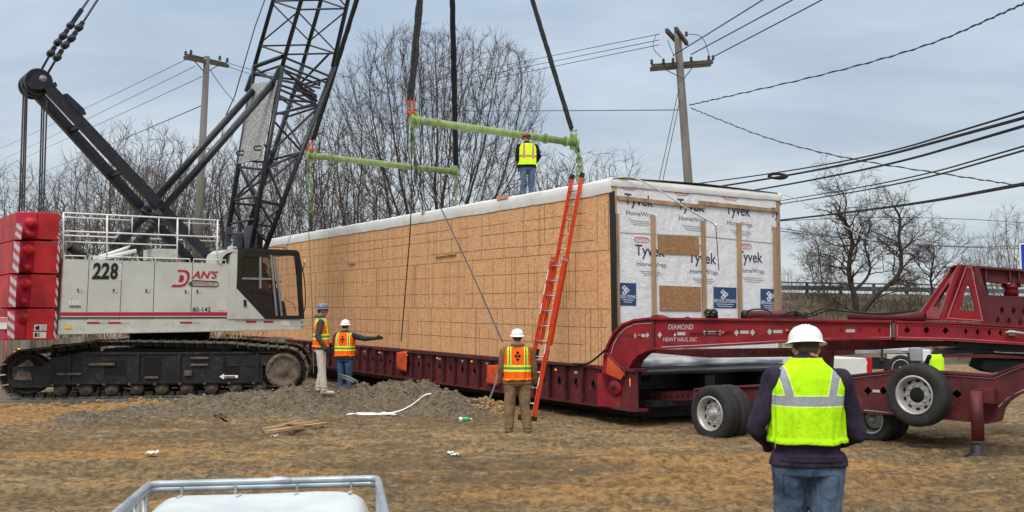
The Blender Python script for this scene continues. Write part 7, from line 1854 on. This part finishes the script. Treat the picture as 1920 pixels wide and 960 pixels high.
# ------------------------------------------------------------------ trucks beyond the trailer
def pickup():
    a = P(1634, 682, 27.0); D_ = V((-.97, -.24, 0)).normalized(); pl = Plane(V((a.x, a.y, 0)), D_); Nn = pl.n
    r = root('pickup_truck', (a.x, a.y, 0), 'white pickup truck with red tail light, seen between the red beams', 'truck')
    W_ = lambda s_, z, o_=0: V((a.x, a.y, -.28))+D_*s_+UP*z-Nn*o_
    prof = [(0, .55), (.02, 1.18), (1.9, 1.20), (2.0, 1.25), (2.35, 1.82), (3.6, 1.85), (4.3, 1.28), (5.5, 1.12), (5.7, .95), (5.7, .5)]
    def arch(c_): return [(c_+.50*math.cos(t_), .42+.50*math.sin(t_)) for t_ in [math.pi*k/10 for k in range(11)]]
    low = [(5.6, .42)]+[(x, z) for x, z in arch(4.65)]+[(3.9, .40), (1.75, .40)]+[(x, z) for x, z in arch(1.15)]+[(.4, .42)]
    MB().prism([W_(*p_) for p_ in prof+low], -Nn*1.95).build('body', 'truck_white', r, bevel=.03)
    m = MB(); m.prism([W_(2.38, 1.30, -.004), W_(2.55, 1.72, -.004), W_(2.95, 1.76, -.004), W_(2.95, 1.30, -.004)], Nn*.006); m.prism([W_(3.0, 1.30, -.004), W_(3.0, 1.76, -.004), W_(3.5, 1.76, -.004), W_(4.05, 1.30, -.004)], Nn*.006); m.build('window', 'cab_glass', r)
    m = MB(); m.prism([W_(-.012, .60, -.008), W_(-.012, 1.20, -.008), W_(.17, 1.20, -.008), (W_(.12, 1.06, -.008)), W_(.15, .98, -.008), W_(.13, .60, -.008)], -Nn*.14); m.build('tail_light', 'tail_red', r)
    for s_ in (1.15, 4.65): m = MB(); m.box(W_(s_-.55, .3, .06), D_*1.1, -Nn*.4, UP*.7); m.build('wheel_well', 'hole_dark', r)
    m = MB(); m.box(W_(-.16, .48), D_*.16, -Nn*1.95, UP*.18); m.build('bumper', 'rim_steel', r)
    for s_ in (1.15, 4.65):
        for o_ in (.05, 1.65): wheel('wheel', W_(s_, .40, o_), Nn, .40, .25, r, False, False)
pickup()
def flatbed():
    Y0 = 31.5; pl = Plane((0, Y0, 0), (1, -.06, 0)); r = root('flatbed_truck', (P(1700, 700, Y0).x, Y0, 0), 'grey flatbed service truck with bins, seen above the side wheel of the dolly', 'truck')
    B_ = V((.1, 1, 0)).normalized()*2.0
    MB().prism(pl.poly([(1560, 657), (1752, 655), (1752, 661), (1560, 663)]), B_).build('flatbed', 'truck_grey', r)
    MB().prism(pl.off(.02).poly([(1663, 664), (1701, 664), (1701, 672.5), (1663, 672.5)]), B_*.1).build('side_panel', 'deck_grey', r)
    MB().prism(pl.poly([(1560, 674), (1725, 674), (1730, 692), (1560, 692)]), B_*.9).build('chassis', 'black_steel', r)
    for a_, b_, c_, d_, mt in ((1706, 652, 1729, 677, 'truck_grey'), (1730, 656, 1745, 678, 'truck_white'), (1690, 650, 1704, 658, 'truck_white')): MB().prism(pl.off(.03).poly([(a_, b_), (c_, b_), (c_, d_), (a_, d_)]), B_*.25).build('bin', mt, r, bevel=.02)
    MB().prism(pl.poly([(1490, 625), (1560, 622), (1562, 690), (1480, 690), (1480, 660)]), B_, [pl.poly([(1496, 632), (1545, 630), (1547, 650), (1493, 651)])]).build('cab', 'truck_white', r)
    MB().prism(pl.off(-.05).poly([(1496, 632), (1545, 630), (1547, 650), (1493, 651)]), B_*.9).build('window', 'dark_interior', r)
    for x in (1510, 1690):
        p = pl.off(.02).at(x, 712); wheel('wheel', (p.x, p.y, .45), pl.n, .45, .28, r, False, False)
    m = MB(); m.lathe([(.001, 0), (.07, 0), (.07, .1), (.001, .1)], pl.off(.2).at(1652, 676), pl.n, n=10); m.beam(pl.off(.1).at(1654, 655), pl.off(.1).at(1654, 684), .05, .05); m.build('hitch', 'cable_black', r)
flatbed()

# ------------------------------------------------------------------ odds and ends on the ground
def gp_(x, y, z=.02): p = G(x, y, 0); h = gz(p.x, p.y); return G(x, y, h+z)
m = MB(); m.beam(gp_(500, 810, .05), gp_(611, 794, .05), .09, .045); tag(m.build('plank', 'lumber'), 'nearest and longest loose pine plank on the ground before the gravel heap', 'plank', 'loose planks')
m = MB(); m.beam(gp_(492, 805, .05), gp_(598, 789.5, .06), .09, .04); tag(m.build('plank', 'batten_wood'), 'darker plank lying behind the longest one', 'plank', 'loose planks')
m = MB(); m.beam(gp_(510, 800, .05), gp_(566, 788, .06), .07, .03); tag(m.build('plank', 'lumber'), 'shortest plank at the back of the little pile', 'plank', 'loose planks')
def scrap(x, y, w, d, label, mat='paper', seed=0, z=.015, name='litter'):
    p = gp_(x, y, z); mb = MB(); n = 8; vs = []
    for i in range(n+1):
        for j in range(n+1):
            u_, v_ = i/n-.5, j/n-.5; k = 1-.35*abs(noise.noise(V((u_*4, v_*4, seed)))); vs.append(p+V((u_*w*k+.06*w*noise.noise(V((v_*5, seed, 0))), v_*d*k, .05*abs(noise.noise(V((u_*6, v_*6, seed+3)))))))
    mb.add(vs, [(i*(n+1)+j, i*(n+1)+j+1, (i+1)*(n+1)+j+1, (i+1)*(n+1)+j) for i in range(n) for j in range(n)], 0, True); o = mb.build(name, mat); q_ = o.modifiers.new('s', 'SOLIDIFY'); q_.thickness = .004; tag(o, label, name, 'litter on the ground')
scrap(516, 818, .13, .14, 'small white scrap of paper in front of the loose planks', seed=1); scrap(287, 849, .16, .2, 'small pale scrap on the sand left of the planks', seed=2); scrap(845, 849, .10, .22, 'white crumpled scrap between planks and ladder man, left bit', seed=3); scrap(853, 853, .12, .12, 'tiny white scrap just right of the crumpled one', seed=6)
scrap(697, 777, .75, .11, 'heap of crumpled white tape at the foot of the gravel heap', 'decal_white', 4, .03, 'crumpled_tape'); 
pts = []
for x, y, Y in ((725, 778, 19.6), (745, 776, 19.65), (765, 768, 19.75), (783, 752, 19.85), (795, 741, 19.95), (812, 738, 20.05), (825, 742, 20.1)):
    p = P(x, y, Y); pts.append(V((p.x, p.y, max(p.z, gz(p.x, p.y)+.02))))
m = MB(); w = chaikin(pts, 3)
for a, b_ in zip(w[:-1], w[1:]): m.box(a-V((0, .02, 0)), b_-a, V((0, .03, .015)), V((0, 0, .004)))
tag(m.build('caution_tape', 'decal_white'), 'white tape running up the right flank of the gravel heap', 'tape')
r = root('drink_bottle', tuple(gp_(872, 786, .04)), 'green plastic drink bottle lying right of the gravel heap', 'bottle'); o = gp_(872, 786, .05)
d = V((.97, .2, 0)).normalized(); MB().lathe([(.001, -.11), (.035, -.11), (.038, -.09), (.038, .03), (.016, .085), (.016, .10), (.001, .10)], o, d, n=14).build('bottle_body', 'plastic_green', r); MB().lathe([(.018, .10), (.018, .125), (.001, .125)], o, d, n=10).build('cap', 'decal_white', r)
m = MB(); m.lathe([(.0385, -.105), (.0390, -.06), (.0385, -.055)], o, d, n=14); m.build('label_band', 'decal_white', r)
m = MB(); m.path(chaikin([gp_(400, 776, .02), gp_(412, 781, .05), gp_(420, 788, .02), gp_(426, 790, .02)], 2), .02, 5); m.path(chaikin([gp_(404, 780, .02), gp_(415, 776, .06), gp_(424, 783, .02)], 2), .015, 5); tag(m.build('broken_branch', 'bark'), 'dark broken branch on the gravel left of the planks', 'branch')
# dark tarp with grey pipes behind the left heap
mb = MB(); vs = []; n = 12; c0 = P(646, 717, 20.9)
for i in range(n+1):
    for j in range(n+1):
        u_, v_ = i/n, j/n; hgt = .30*math.sin(math.pi*min(1, u_*1.1))*math.sin(math.pi*v_)*(1-.5*u_); vs.append(V((c0.x-.25+u_*.75, c0.y-.3+v_*.7, .28+hgt+.05*noise.noise(V((u_*4, v_*4, 1))))))
mb.add(vs, [(i*(n+1)+j, i*(n+1)+j+1, (i+1)*(n+1)+j+1, (i+1)*(n+1)+j) for i in range(n) for j in range(n)], 0, True); o = mb.build('tarp', 'tarp_black'); q_ = o.modifiers.new('s', 'SOLIDIFY'); q_.thickness = .01; tag(o, 'black plastic sheet heaped behind the gravel before the pointing man', 'tarp')
for k, (a, b_, c_) in enumerate((((636, 702), (652, 706), (671, 716)), ((638, 706), (650, 711), (664, 717)))):
    m = MB(); m.path(chaikin([P(*a, 20.6), P(*b_, 20.5), P(*c_, 20.4)], 2), .022, 7); tag(m.build('grey_pipe', 'fence_grey'), ('upper' if k == 0 else 'lower')+' of two grey flexible pipes lying over the black sheet', 'pipe', 'grey pipes')
# ratchet strap hanging from the girder flag to the ground
m = MB(); pts = chaikin([TP.off(.12).at(931, 700), TP.off(.3).at(925, 725), TP.off(.5).at(915, 750), G(906, 764, .05)], 3)
for a, b_ in zip(pts[:-1], pts[1:]): m.box(a, b_-a, V((.045, 0, 0)), V((0, .005, 0)))
tag(m.build('ratchet_strap', 'fence_grey'), 'grey ratchet strap trailing from the girder to the ground left of the ladder man', 'strap')
m = MB(); m.path(chaikin([TP.off(.05).at(1075, 682), TP.off(.12).at(1100, 684), TP.off(.1).at(1120, 670), GP.off(.1).at(1136, 655)], 3), .022, 6); m.path(chaikin([TP.off(.06).at(700, 655), TP.off(.1).at(850, 668), TP.off(.1).at(920, 675), TP.off(.1).at(1000, 681), TP.off(.06).at(1090, 686)], 2), .018, 6)
tag(m.build('air_hose', 'cable_black'), 'black air hose lying along the trailer deck edge to the gooseneck', 'hose')
# timber mats under the tracks
for k, (s0, s1, y0) in enumerate(((-1.2, 2.3, -.45), (2.35, 5.2, -.40))):
    m = MB(); m.box(V((-12.08, 23.5, 0))+TU*s0+TV*y0+UP*.0, TU*(s1-s0), TV*1.8, UP*.05)
    tag(m.build('steel_mat', 'steel_mat'), ('left' if k == 0 else 'right')+' of two dusty steel mats under the near crawler track', 'mat', 'steel mats')
m = MB(); m.beam(P(-5, 764, 23.1), P(40, 759, 23.2), .3, .04); tag(m.build('loose_board', 'deck_grey'), 'pale loose board at the left edge before the track', 'board')
